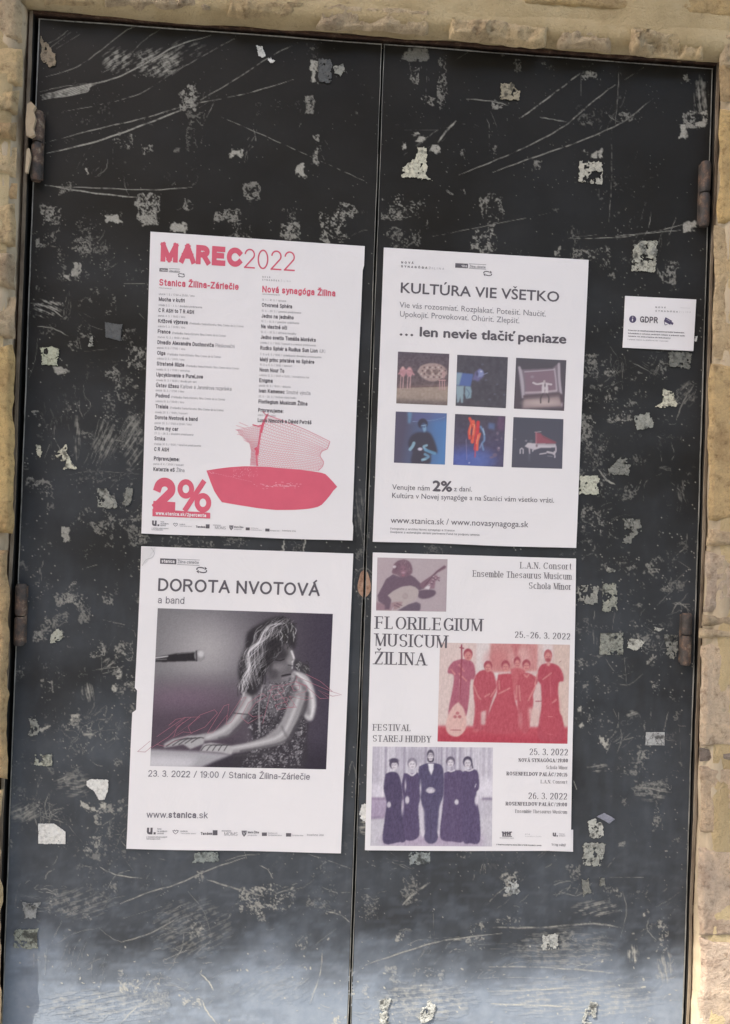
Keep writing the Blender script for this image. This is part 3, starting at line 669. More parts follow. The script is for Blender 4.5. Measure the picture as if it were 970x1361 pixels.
# ring scratched round the lock, flecks along the seam
for a0 in range(0, 360, 30):
    if a0 in (60, 90): continue
    p = [(484 + 13.5 * math.cos(math.radians(a)), 776 + 21 * math.sin(math.radians(a))) for a in (a0, a0 + 15, a0 + 28)]
    S(0, p, .9, .45, .5)
S(0, [(488, 745), (480, 700), (486, 650)], 1, .3); patch(0, 474, 700, 486, 757, .35, .55, edge=False); patch(0, 489, 690, 496, 722, .45, .5, edge=False); smear(0, 468, 640, 486, 720, .3, 1.5)
S(0, [(463, 1030), (468, 1012), (474, 1034)], 1, .4); S(0, [(464, 893), (477, 895)], .8, .4); smear(0, 476, 1086, 492, 1112, .5)
patch(0, 372, 716, 376, 732, .8, .9, True); patch(0, 404, 719, 407, 733, .8, .9, True); patch(0, 375, 720, 405, 732, .35, .6); patch(0, 180, 712, 198, 724, .5, .7); patch(0, 235, 714, 330, 726, .45, .45); patch(0, 430, 722, 455, 734, .35, .5)
patch(0, 560, 727, 590, 737, .3, .5); patch(0, 745, 726, 765, 738, .3, .5)
# hidden under the bills: cleared to keep the mesh light
def inset(poly, d):
    c = np.mean(poly, 0); return [tuple(c + (np.array(p) - c) * (1 - d / np.linalg.norm(np.array(p) - c))) for p in poly]
POST = {'p1': [(199.9, 307.9), (484.8, 327.2), (468.5, 718.7), (187.8, 709)], 'p2': [(510.1, 329), (782, 345.5), (765.4, 728.7), (495.3, 719.7)],
        'p3': [(188, 726), (469.5, 735.8), (453, 1133.8), (168.2, 1128)], 'p4': [(495.5, 734.3), (765.5, 742.4), (758.5, 1131.5), (484.9, 1129.8)],
        'card': [(830.9, 393.3), (925.2, 398.1), (921.4, 466.4), (827.4, 462)]}
for p in POST.values(): WEAR[polymask(inset(p, 9), XX, YY)] = 0
WEAR = np.clip(blur(WEAR, 0.28) * (1.10 + 0.45 * np.clip((YY - 750) / 450, 0, 1)), 0, 1)
# dusty film, streaky towards the pavement, with veiling haze and reflected blue painted in
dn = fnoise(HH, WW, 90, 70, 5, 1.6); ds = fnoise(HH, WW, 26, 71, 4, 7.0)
DUST_HAZE = 0.012 + 0.235 * np.clip((YY - 250) / 1050, 0, 1) ** 1.15
low = np.clip((YY - 1222 + (N3 - .5) * 60) / 95, 0, 1)  # splashed dirt at the foot, whitened further to carry the sunlit strip
DUST_HAZE = DUST_HAZE * (0.55 + 0.9 * dn) + low * (0.50 + 0.25 * dn + 0.40 * fnoise(HH, WW, 7, 91, 4, 5.0) * ds)
DUST_HAZE += 0.16 * np.clip((fnoise(HH, WW, 5, 81, 4, 3.0) - .60) * 5, 0, 1) * np.clip((YY - 1080) / 260, 0, 1)
DUST_HAZE += 0.045 * np.clip((fnoise(HH, WW, 40, 83, 5, .25) - .5) * 3, 0, 1) * np.clip((YY - 500) / 700, 0, 1)
DUST_HAZE += 0.05 * np.exp(-((YY - 420) / 260) ** 2) * dn
DUST_HAZE += 0.10 * np.clip(1 - (XX - (53 - 0.0355 * YY)) / 26, 0, 1) * np.clip((YY - 700) / 400, 0, 1)
DUST_HAZE = np.clip(DUST_HAZE, 0, 1)
# skin of the paint: a sheet over each leaf that carries the dusty film and the painted haze
def skin(root, x0, x1):
    xs = np.linspace(x0 + 0.0023, x1 - 0.0023, 130); zs = np.linspace(0.021, ZT - 0.0023, 430)
    X, Z = np.meshgrid(xs, zs)
    # project to photograph pixels to look the field up
    v = np.stack([X - CAM[0], np.zeros_like(X) - CAM[1], Z - CAM[2]], -1) @ ROT.T
    px = 485 + FPX * v[..., 0] / v[..., 1]; py = 680.5 - FPX * v[..., 2] / v[..., 1]
    ix = np.clip(px, 0, WW - 1).astype(int); iy = np.clip(py, 0, HH - 1).astype(int)
    Y = -(fnoise(430, 130, 45, 77, 3) - 0.5) * 0.0002
    put('paint_skin', np.stack([X, Y, Z], -1).reshape(-1, 3), gridfaces(130, 430), PAINT, root, smooth=True, attr={'dust_haze': DUST_HAZE[iy, ix]})
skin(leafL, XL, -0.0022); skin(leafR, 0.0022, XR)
def wearmesh(root, xa, xb, label):
    keep = WEAR > 0.10
    P = D(XX, YY, -0.00028)
    inside = (P[..., 0] > xa) & (P[..., 0] < xb) & (P[..., 2] < ZT - 0.002)
    cell = (keep[:-1, :-1] | keep[1:, :-1] | keep[:-1, 1:] | keep[1:, 1:]) & inside[:-1, :-1] & inside[1:, :-1] & inside[:-1, 1:] & inside[1:, 1:]
    jy, ix = np.nonzero(cell)
    q = np.stack([jy * WW + ix, jy * WW + ix + 1, (jy + 1) * WW + ix + 1, (jy + 1) * WW + ix], 1)
    u, inv = np.unique(q.ravel(), return_inverse=True)
    Wv = WEAR.ravel()[u]; dv = DUST_HAZE.ravel()[u]
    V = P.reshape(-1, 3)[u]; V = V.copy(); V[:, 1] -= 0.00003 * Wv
    o = put('worn_paint', V, inv.reshape(-1, 4).astype(np.int64), PAINT, root, attr={'wear': np.clip(Wv * 1.15 - 0.08, 0, 1), 'dust_haze': dv})
    tag(o, kind='stuff'); return len(q)
nw = wearmesh(leafL, XL + 0.0005, -0.0005, ''), wearmesh(leafR, 0.0005, XR - 0.0005, '')
print('wear cells', nw)
# rusty lock plate cut by the seam, half on each leaf
def ngon_plate(name, pts, y0, y1, mat, parent):
    P = [D(a, b, 0)[[0, 2]] for a, b in pts]; n = len(P)
    V = [(p[0], y1, p[1]) for p in P] + [(p[0], y0, p[1]) for p in P]
    F = [tuple(range(n, 2 * n))] + [(i, (i + 1) % n, (i + 1) % n + n, i + n) for i in range(n)]
    return put(name, V, F, mat, parent)
def seamx(y): return 510 - (y - 56) * (46 / 1305.0)
ov = [(484 + 8.5 * math.cos(a) * (1 + .12 * math.sin(3 * a)), 776 + 18 * math.sin(a)) for a in np.linspace(0, 2 * PI, 36, endpoint=False)]
ngon_plate('lock_plate', [(min(x, seamx(y) - 1.8), y) for x, y in ov], -0.0014, 0.0002, ORANGE, leafL)
ngon_plate('lock_plate', [(max(x, seamx(y) + 1.8), y) for x, y in ov], -0.0014, 0.0002, ORANGE, leafR)

# ------------------------------------------------------------------ scraps of paper and tape left on the door
def scrap(z, poly, label, cat='paper scrap', col=(0.42, 0.42, 0.35), hole=0.15, grime=0.35, seed=None, lift=0.0012, edge=1.3):
    P = np.array(zp(z, poly)); sd = seed or int(P.sum() * 7) % 9973
    x0, y0 = P.min(0) - 1; x1, y1 = P.max(0) + 1
    st = 0.6
    nx = int((x1 - x0) / st) + 2; ny = int((y1 - y0) / st) + 2
    X, Y = np.meshgrid(x0 + np.arange(nx) * st, y0 + np.arange(ny) * st)
    a = fnoise(ny, nx, 5, sd, 3); b = fnoise(ny, nx, 5, sd + 1, 3); c = fnoise(ny, nx, 15, sd + 2, 4); f = fnoise(ny, nx, 4, sd + 3, 2)
    ins = polymask(P, X + (a - .5) * 2 * edge, Y + (b - .5) * 2 * edge)
    t = c * .72 + f * .28
    ins &= t > np.quantile(t, min(0.98, hole * 0.85))
    q = ins[:-1, :-1] & ins[1:, :-1] & ins[:-1, 1:] & ins[1:, 1:]
    jy, ix = np.nonzero(q)
    if len(jy) < 3: return None
    Q = np.stack([jy * nx + ix, jy * nx + ix + 1, (jy + 1) * nx + ix + 1, (jy + 1) * nx + ix], 1)
    u, inv = np.unique(Q.ravel(), return_inverse=True)
    inv = inv.reshape(-1, 4)
    crump = fnoise(ny, nx, 9, sd + 4, 3)
    Pt = D(X, Y, 0.0)
    h = 0.0013 + lift * crump
    V = Pt.copy(); V[..., 1] = -h
    gr = np.clip((fnoise(ny, nx, 13, sd + 6, 5) - (1 - grime * 1.15)) * 3, 0, 1) * 0.8
    rg = fnoise(ny, nx, 11, sd + 12, 3); gr = np.maximum(gr, np.clip(1 - np.abs(rg - .5) * 13, 0, 1) * min(.85, grime * 2.2))
    V = V.reshape(-1, 3)[u]; gr = gr.ravel()[u]
    # skirt down to the paint, so that the scrap has thickness
    e = {}
    for f4 in inv:
        for k in range(4):
            a_, b_ = int(f4[k]), int(f4[(k + 1) % 4])
            if (b_, a_) in e: del e[(b_, a_)]
            else: e[(a_, b_)] = 1
    nV = len(V); W2 = V.copy(); W2[:, 1] = -0.0009
    F = [tuple(int(i) for i in f4) for f4 in inv] + [(b_, a_, a_ + nV, b_ + nV) for a_, b_ in e]
    o = put('tape_scrap' if cat == 'tape scrap' else ('glue_scrap' if cat == 'glue remnant' else 'paper_scrap'), np.vstack([V, W2]), F, SCRAP, None, attr={'grime': np.concatenate([gr, gr])})
    o.color = (*col, 1)
    tag(o, label, cat, 'scraps of old bills left on the black door')
    return o
CR = (0.60, 0.59, 0.47); LG = (0.30, 0.305, 0.27); GY = (0.115, 0.12, 0.12); WH = (0.70, 0.70, 0.66); MG = (0.22, 0.225, 0.20); BL = (0.27, 0.28, 0.33)
Z = scrap
Z(1, [(106, 98), (125, 113), (150, 150), (149, 178), (130, 180), (110, 160)], 'beige blob of dried glue at the top left corner of the door', 'glue remnant', (0.33, 0.27, 0.19), .05, .2)
Z(1, [(680, 120), (698, 124), (708, 148), (700, 156), (686, 150)], 'small white torn bit near the top edge of the left leaf', col=WH, hole=.02, grime=.15)
Z(1, [(708, 155), (720, 153), (733, 163), (722, 171)], 'tiny white fleck just below the white torn bit near the top edge', col=WH, hole=.0, grime=.1)
Z(1, [(846, 157), (882, 160), (880, 222), (846, 219)], 'plain grey upright rectangle of tape near the top of the seam', 'tape scrap', GY, .02, .15)
Z(1, [(883, 180), (914, 172), (921, 192), (905, 203), (888, 197)], 'crumpled pale bit touching the grey tape rectangle near the seam', col=LG, hole=.12)
Z(2, [(360, 222), (393, 222), (412, 246), (411, 268), (360, 265)], 'beige and grey square with a cut corner high on the right leaf', 'tape scrap', (0.33, 0.30, 0.22), .03, .45, seed=91)
Z(2, [(140, 391), (166, 392), (164, 468), (182, 480), (98, 471), (100, 445), (135, 420)], 'large cream torn piece above the KULTÚRA poster', col=CR, hole=.03, grime=.3)
Z(2, [(568, 429), (630, 431), (631, 492), (568, 486)], 'white square eaten into a net of dots high on the right leaf', col=(0.50, 0.49, 0.42), hole=.30, grime=.2, seed=44)
Z(2, [(712, 652), (742, 640), (777, 641), (775, 680), (712, 676)], 'pale scrap crossed by dark diagonal stripes above the right poster corner', col=LG, hole=.25, grime=.35)
Z(3, [(182, 548), (268, 549), (262, 636), (192, 631)], 'yellowish square with a bright torn middle on the left leaf', col=(0.47, 0.49, 0.37), hole=.10, grime=.3)
Z(3, [(475, 436), (555, 447), (545, 525), (478, 505)], 'smooth solid grey square left of the March programme poster', 'tape scrap', GY, .0, .05, edge=.5)
Z(3, [(165, 992), (180, 990), (190, 1018), (184, 1048), (165, 1034)], 'small cream leaf-shaped fleck near the left hinge side', col=CR, hole=.05)
Z(3, [(248, 1040), (300, 985), (308, 1035), (325, 1070), (350, 1100), (282, 1104), (300, 1065), (250, 1065)], 'jagged cream tear with a triangular foot on the left leaf', col=CR, hole=.15, grime=.35)
Z(3, [(440, 1187), (480, 1190), (530, 1250), (528, 1280), (440, 1278)], 'grey-white piece with a slanted top left of the two percent print', col=LG, hole=.08, grime=.4)
Z(3, [(575, 1180), (605, 1190), (600, 1225), (590, 1265), (560, 1270), (562, 1225)], 'narrow bent grey scrap beside the lower left of the March poster', col=MG, hole=.15)
Z(3, [(418, 492), (424, 552), (392, 550)], 'small pale triangle left of the grey tape square', col=LG, hole=.05)
Z(4, [(385, 65), (455, 68), (452, 130), (440, 215), (335, 205), (343, 100)], 'big speckled pale scrap above the small notice card', col=(0.43, 0.43, 0.36), hole=.14, grime=.38)
Z(4, [(505, 570), (608, 573), (600, 648), (503, 638)], 'dim grey square directly under the small notice card', 'tape scrap', (0.17, 0.175, 0.155), .03, .4)
Z(4, [(480, 738), (520, 750), (550, 822), (430, 822), (478, 798)], 'cream trapezoid crossed by a dark line below the notice card', col=CR, hole=.2, grime=.35)
Z(4, [(347, 860), (420, 847), (424, 870), (432, 868), (437, 912), (357, 925)], 'tilted light grey square below the notice card', 'tape scrap', (0.32, 0.33, 0.29), .02, .25)
Z(4, [(228, 1100), (262, 1075), (280, 1040), (332, 1050), (325, 1130), (240, 1125)], 'mottled grey scrap with a stepped left side right of the KULTÚRA poster', col=MG, hole=.16)
Z(4, [(103, 1132), (188, 1130), (192, 1160), (184, 1165), (190, 1215), (103, 1216)], 'cream rectangle with a nibbled right edge beside the lower KULTÚRA poster', col=(0.52, 0.53, 0.43), hole=.02, grime=.2)
Z(0, [(827, 688), (850, 690), (855, 706), (842, 713), (838, 722), (826, 722), (830, 704)], 'flaking grey scrap level with the gap between the right posters', col=MG, hole=.28)
Z(5, [(230, 490), (262, 460), (288, 475), (283, 500), (255, 528), (228, 530)], 'curled white blob of paper beside the left middle hinge', col=(0.42, 0.43, 0.36), hole=.1, grime=.3)
Z(5, [(130, 862), (160, 858), (180, 905), (175, 942), (125, 945), (140, 905)], 'small pale hook-shaped scrap low on the left hinge side', col=LG, hole=.15)
Z(5, [(160, 1028), (238, 1028), (237, 1085), (158, 1083)], 'speckled greenish rectangle above the torn white paper on the left leaf', col=(0.40, 0.41, 0.34), hole=.24, grime=.3)
Z(5, [(392, 1150), (410, 1140), (490, 1143), (491, 1190), (475, 1236), (448, 1234), (425, 1195), (394, 1176)], 'bright white torn scrap left of the singer poster', col=WH, hole=.0, grime=.06, edge=.5)
Z(7, [(102, 68), (145, 68), (175, 90), (175, 123), (102, 122)], 'clean white sticker with one cut corner low on the left leaf', col=WH, hole=.0, grime=.06, edge=.25)
Z(6, [(90, 268), (115, 262), (188, 264), (185, 350), (92, 352)], 'wormy speckled square against the right edge of the early music poster', col=LG, hole=.36, grime=.2)
Z(6, [(206, 258), (268, 255), (272, 330), (270, 386), (206, 384), (203, 330)], 'tall scrap of two stacked pieces right of the early music poster', col=(0.30, 0.31, 0.26), hole=.2, grime=.35)
Z(6, [(195, 480), (300, 478), (298, 580), (190, 578)], 'large flat stippled grey square right of the early music poster', 'tape scrap', (0.27, 0.28, 0.24), .08, .3, edge=.4)
Z(6, [(325, 497), (395, 515), (385, 567), (318, 548)], 'tilted white bit between two grey patches near the right middle hinge', col=(0.48, 0.48, 0.42), hole=.12, grime=.35)
Z(6, [(478, 488), (545, 486), (545, 560), (530, 600), (470, 590), (500, 560)], 'ragged grey scrap against the right middle hinge', col=MG, hole=.22)
Z(6, [(400, 928), (487, 928), (486, 990), (397, 988)], 'light label with a dark outline low on the right leaf', col=(0.42, 0.43, 0.42), hole=.0, grime=.4, edge=.2)
Z(6, [(222, 178), (240, 184), (265, 196), (262, 204), (222, 206)], 'small pale wedge right of the early music poster top', col=LG, hole=.02)
Z(6, [(440, 452), (458, 460), (480, 455), (480, 470), (438, 473)], 'small white bow-tie fleck above the right middle hinge patches', col=(0.45, 0.45, 0.40), hole=.02)
Z(6, [(175, 1310), (213, 1292), (265, 1322), (237, 1343)], 'bluish grey diamond beside the foot of the early music poster', 'tape scrap', BL, .0, .1, edge=.3)
Z(8, [(592, 62), (612, 55), (634, 66), (632, 108), (600, 108), (594, 84)], 'bright crumpled scrap under the bluish diamond', col=(0.50, 0.51, 0.46), hole=.22, grime=.3)
Z(8, [(580, 118), (640, 121), (633, 150), (638, 183), (577, 180)], 'pale square with a notched side below the early music poster corner', col=(0.36, 0.37, 0.33), hole=.14, grime=.35)
Z(8, [(575, 215), (595, 215), (601, 250), (578, 262)], 'grey thumb-sized scrap low on the right leaf', col=MG, hole=.08)
Z(8, [(622, 212), (636, 210), (637, 234), (624, 236)], 'smaller grey dab beside the thumb-sized scrap', col=MG, hole=.05)
Z(8, [(470, 363), (512, 362), (514, 402), (470, 405)], 'lone light grey square low in the middle of the right leaf', col=(0.42, 0.43, 0.40), hole=.10, grime=.3)
Z(8, [(115, 143), (173, 145), (172, 175), (118, 178)], 'mottled grey strip hanging under the early music poster', 'tape scrap', (0.29, 0.32, 0.31), .08, .3)
Z(8, [(365, 228), (378, 215), (392, 228), (402, 218), (412, 245), (400, 262), (372, 250)], 'spiky white fleck under the early music poster', col=(0.42, 0.44, 0.42), hole=.25)
Z(8, [(38, 534), (70, 532), (60, 565), (66, 600), (38, 600)], 'bright hourglass scrap at the foot of the door beside the seam', col=(0.45, 0.46, 0.42), hole=.2)
Z(8, [(140, 585), (165, 535), (190, 552), (180, 585), (150, 602)], 'bright lozenge scrap at the foot of the right leaf', col=(0.48, 0.49, 0.45), hole=.22)
Z(8, [(575, 600), (585, 560), (600, 540), (618, 545), (610, 602)], 'ragged upright scrap at the lower right foot of the door', col=(0.38, 0.39, 0.36), hole=.25)
Z(7, [(515, 145), (552, 142), (580, 144), (582, 170), (513, 172)], 'greenish grey strip of tape hanging under the singer poster', 'tape scrap', (0.26, 0.29, 0.27), .06, .3)
Z(7, [(60, 278), (110, 277), (99, 300), (96, 320), (65, 321)], 'grey scrap with its right side torn away, above the framed label', col=(0.30, 0.31, 0.30), hole=.06, grime=.3)
Z(7, [(38, 349), (102, 348), (102, 400), (38, 401)], 'framed greenish label low on the left hinge side', col=(0.29, 0.31, 0.26), hole=.1, grime=.45)
Z(0, [(480, 1068), (486, 1067), (487.5, 1080), (486, 1094), (479, 1088), (477, 1078)], 'small white tab on the seam beside the early music poster', col=WH, hole=.0, grime=.1)
Z(0, [(922, 448), (926, 447), (927, 454), (923, 455)], 'tiny white tab at the right edge of the notice card', col=WH, hole=.0, grime=.05)

# mortar smeared over the upper left hinge
ngon_plate('plaster_smear', [(42, 147), (47, 144), (53, 150), (50, 156), (53, 166), (50, 178), (52, 187), (47, 190), (41, 188), (40, 170)], -0.0262, -0.018, PLASTER, leafL)
ngon_plate('plaster_smear', [(41, 206), (44, 204), (46, 214), (44, 226), (42, 236), (39, 236)], -0.0245, -0.018, PLASTER, leafL)
# ------------------------------------------------------------------ lettering: strokes of a plain grotesque, or of a thick-and-thin roman with hairline serifs
# each glyph: width | strokes; a stroke is points "x,y" and arcs "@cx,cy,rx,ry,a0,a1"; prefix t/T thin/thick, ~ smooth, h hook (horizontal end serif)
GL = {
 'A': '66|t0,0 33,100|T33,100 66,0|t12,34 54,34', 'B': '54|0,0 0,100|0,100 28,100 @28,77,22,23,90,-90 0,54|30,54 @30,27,24,27,90,-90 0,0',
 'C': '66|@35,50,35,50,42,318', 'D': '60|0,0 0,100|0,100 20,100 @20,50,40,50,90,-90 0,0', 'E': '50|0,0 0,100|0,100 50,100|0,53 44,53|0,0 52,0',
 'F': '48|0,0 0,100|0,100 48,100|0,52 42,52', 'G': '68|@35,50,35,50,42,330|66,40 66,6|40,42 68,42', 'H': '58|0,0 0,100|58,0 58,100|0,53 58,53',
 'I': '0|0,0 0,100', 'J': '38|38,100 38,26 @19,26,19,26,0,-165', 'K': '58|0,0 0,100|t54,100 0,38|T18,55 58,0', 'L': '46|0,0 0,100|0,0 46,0',
 'M': '74|t0,0 0,100|T0,100 37,2|t37,2 74,100|74,100 74,0', 'N': '60|t0,0 0,100|T0,100 60,0|t60,0 60,100', 'O': '72|@36,50,36,50,90,450',
 'P': '52|0,0 0,100|0,100 27,100 @27,73,25,27,90,-90 0,46', 'R': '56|0,0 0,100|0,100 28,100 @28,75,24,25,90,-90 0,50|T30,50 56,0',
 'S': '56|@28,74,25,26,28,266 @28,25,27,25,88,-155', 'T': '58|0,100 58,100|29,100 29,0', 'U': '58|0,100 0,30 @29,30,29,30,180,360 58,100',
 'V': '62|T0,100 31,0|t31,0 62,100', 'W': '92|T0,100 23,0|t23,0 46,100|T46,100 69,0|t69,0 92,100', 'X': '60|T0,100 60,0|t60,100 0,0',
 'Y': '60|T0,100 30,44|t60,100 30,44|30,44 30,0', 'Z': '56|0,100 56,100|T56,100 0,0|0,0 56,0', 'Q': '72|@36,50,36,50,90,450|T44,22 68,-6',
 'a': '44|@22,53,20,19,160,0 42,53 42,0|42,43 @18,21,18,21,95,270 42,16', 'b': '46|0,0 0,100|@24,36,23,36,90,450', 'c': '46|@24,36,24,36,42,318',
 'd': '46|46,0 46,100|@23,36,23,36,90,450', 'e': '48|t1,38 47,38|@24,36,24,36,4,318', 'f': '26|13,0 13,80 @29,80,16,19,180,80|0,71 27,71',
 'g': '46|@23,37,23,35,90,450|46,72 46,-6 @24,-6,22,20,0,-150', 'h': '42|0,0 0,100|0,42 @21,48,21,24,165,0 42,0', 'i': '0|0,0 0,72|0,92 0,99',
 'j': '10|10,72 10,-10 @0,-10,10,14,0,-80|10,92 10,99', 'k': '42|0,0 0,100|t38,72 0,28|T13,42 42,0', 'l': '0|0,0 0,100',
 'm': '68|0,0 0,72|0,46 @17,52,17,20,170,0 34,0|34,46 @51,52,17,20,170,0 68,0', 'n': '42|0,0 0,72|0,42 @21,48,21,24,165,0 42,0', 'o': '48|@24,36,24,36,90,450',
 'p': '46|0,-28 0,72|@24,36,23,36,90,450', 'q': '46|46,-28 46,72|@23,36,23,36,90,450', 'r': '24|0,0 0,72|0,42 @20,50,20,22,170,70',
 's': '42|@21,53,19,19,25,266 @21,18,20,18,88,-155', 't': '26|12,92 12,16 @26,16,14,16,180,280|0,71 26,71', 'u': '42|0,72 0,24 @21,24,21,24,180,360 42,72|42,72 42,0',
 'v': '44|T0,72 22,0|t22,0 44,72', 'w': '70|T0,72 17,0|t17,0 35,72|T35,72 53,0|t53,0 70,72', 'x': '44|T0,72 44,0|t44,72 0,0', 'y': '44|T0,72 23,0|t44,72 17,-20 6,-28',
 'z': '42|0,71 42,71|T42,71 0,0|0,0 42,0',
 '0': '50|@25,50,25,50,90,450', '1': '20|0,80 18,100 18,0', '2': '50|@25,72,24,28,170,-32 0,0|0,0 50,0', '3': '50|@24,75,22,25,160,-85 26,51|20,51 @24,26,26,26,90,-160',
 '4': '52|38,0 38,100|t38,100 0,30|0,30 52,30', '5': '50|46,100 8,100|8,100 4,50|@24,33,26,33,130,-160', '6': '50|@25,32,24,32,90,450|~44,92 26,100 7,76 1,34', '7': '50|0,100 50,100|T50,100 16,0',
 '8': '52|@26,75,22,25,90,450|@26,26,26,26,90,450', '9': '50|@25,68,24,32,90,450|~6,8 24,0 43,24 49,66',
 '.': '0|0,0 0,6', ',': '4|4,4 0,-14', ':': '0|0,0 0,6|0,60 0,66', '/': '36|t0,-4 36,104', '-': '24|0,36 24,36', '\u2013': '44|0,36 44,36', "'": '4|4,100 2,78', '(': '12|@30,42,30,66,140,220', ')': '12|@-18,42,30,66,40,-40',
 '%': '100|@20,74,20,26,90,450|t78,100 22,0|@80,26,20,26,90,450', '+': '40|0,36 40,36|20,16 20,56', '\u2026': '60|0,0 0,6|30,0 30,6|60,0 60,6', '!': '0|0,26 0,100|0,0 0,6', '?': '40|@20,74,20,26,170,-60 20,26|20,0 20,6'}
ACC = {'\u0301': 'acute', '\u030c': 'caron', '\u0302': 'circ', '\u0308': 'uml'}
def arcpts(cx, cy, rx, ry, a0, a1, q):
    n = max(3, int(abs(a1 - a0) / 360 * q)); A = np.radians(np.linspace(a0, a1, n + 1))
    return [(cx + rx * math.cos(a), cy + ry * math.sin(a)) for a in A]
def glyph_strokes(ch, q):
    """[(points, mode, smooth)] with mode '', 't' or 'T', and the advance width"""
    if ch == ' ': return [], 28
    d = unicodedata.normalize('NFD', ch); b = d[0]
    if b not in GL: b = '-'
    w, ss = GL[b].split('|')[0], GL[b].split('|')[1:]
    w = float(w); out = []
    for s in ss:
        mode = ''
        if s[0] in 'tT': mode, s = s[0], s[1:]
        sm = s[0] == '~'
        if sm: s = s[1:]
        P = []
        for tok in s.split():
            if tok[0] == '@': P += arcpts(*[float(v) for v in tok[1:].split(',')], q)
            else: P.append(tuple(float(v) for v in tok.split(',')))
        if sm: P = [tuple(p) for p in smoothline(P, 4)]
        R = [P[0]]
        for p in P[1:]:
            if math.hypot(p[0] - R[-1][0], p[1] - R[-1][1]) > 0.8: R.append(p)
        out.append((R, mode))
    if b == 'i' and len(d) > 1: out = out[:1]
    for a in d[1:]:
        top = 114 if b.isupper() else 88; c = w / 2 + 0.0
        if b in 'td' and a == '\u030c': out.append(([(w + 12, 100), (w + 6, 78)], 't')); w += 6
        elif b in 'lL' and a == '\u030c': out.append(([(w + 16, 100), (w + 12, 78)], 't')); w += 10
        elif a == '\u0301': out.append(([(c - 4, top), (c + 10, top + 16)], 'a'))
        elif a == '\u030c': out.append(([(c - 13, top + 15), (c, top + 1), (c + 13, top + 15)], 'a'))
        elif a == '\u0302': out.append(([(c - 13, top), (c, top + 14), (c + 13, top)], 'a'))
    return out, w
def expand(P, wid, cap):
    P = np.array(P, float); n = len(P)
    closed = n > 3 and np.hypot(*(P[0] - P[-1])) < 2
    T = np.zeros_like(P); seg = P[1:] - P[:-1]; seg /= np.maximum(np.linalg.norm(seg, axis=1), 1e-6)[:, None]
    L, R = [], []
    for i in range(n):
        if i == 0: a = b = seg[-1] if closed else seg[0]; b = seg[0]
        elif i == n - 1: a = seg[-1]; b = seg[0] if closed else seg[-1]
        else: a, b = seg[i - 1], seg[i]
        t = a + b; t /= max(np.linalg.norm(t), 1e-6)
        c = max(0.45, math.sqrt(max(0, (1 + a @ b) / 2)))
        nrm = np.array([-t[1], t[0]]); h = wid(t) / 2 / c
        p = P[i].copy()
        if not closed and i == 0: p -= t * cap
        if not closed and i == n - 1: p += t * cap
        L.append(p + nrm * h); R.append(p - nrm * h)
    return np.array(L), np.array(R)
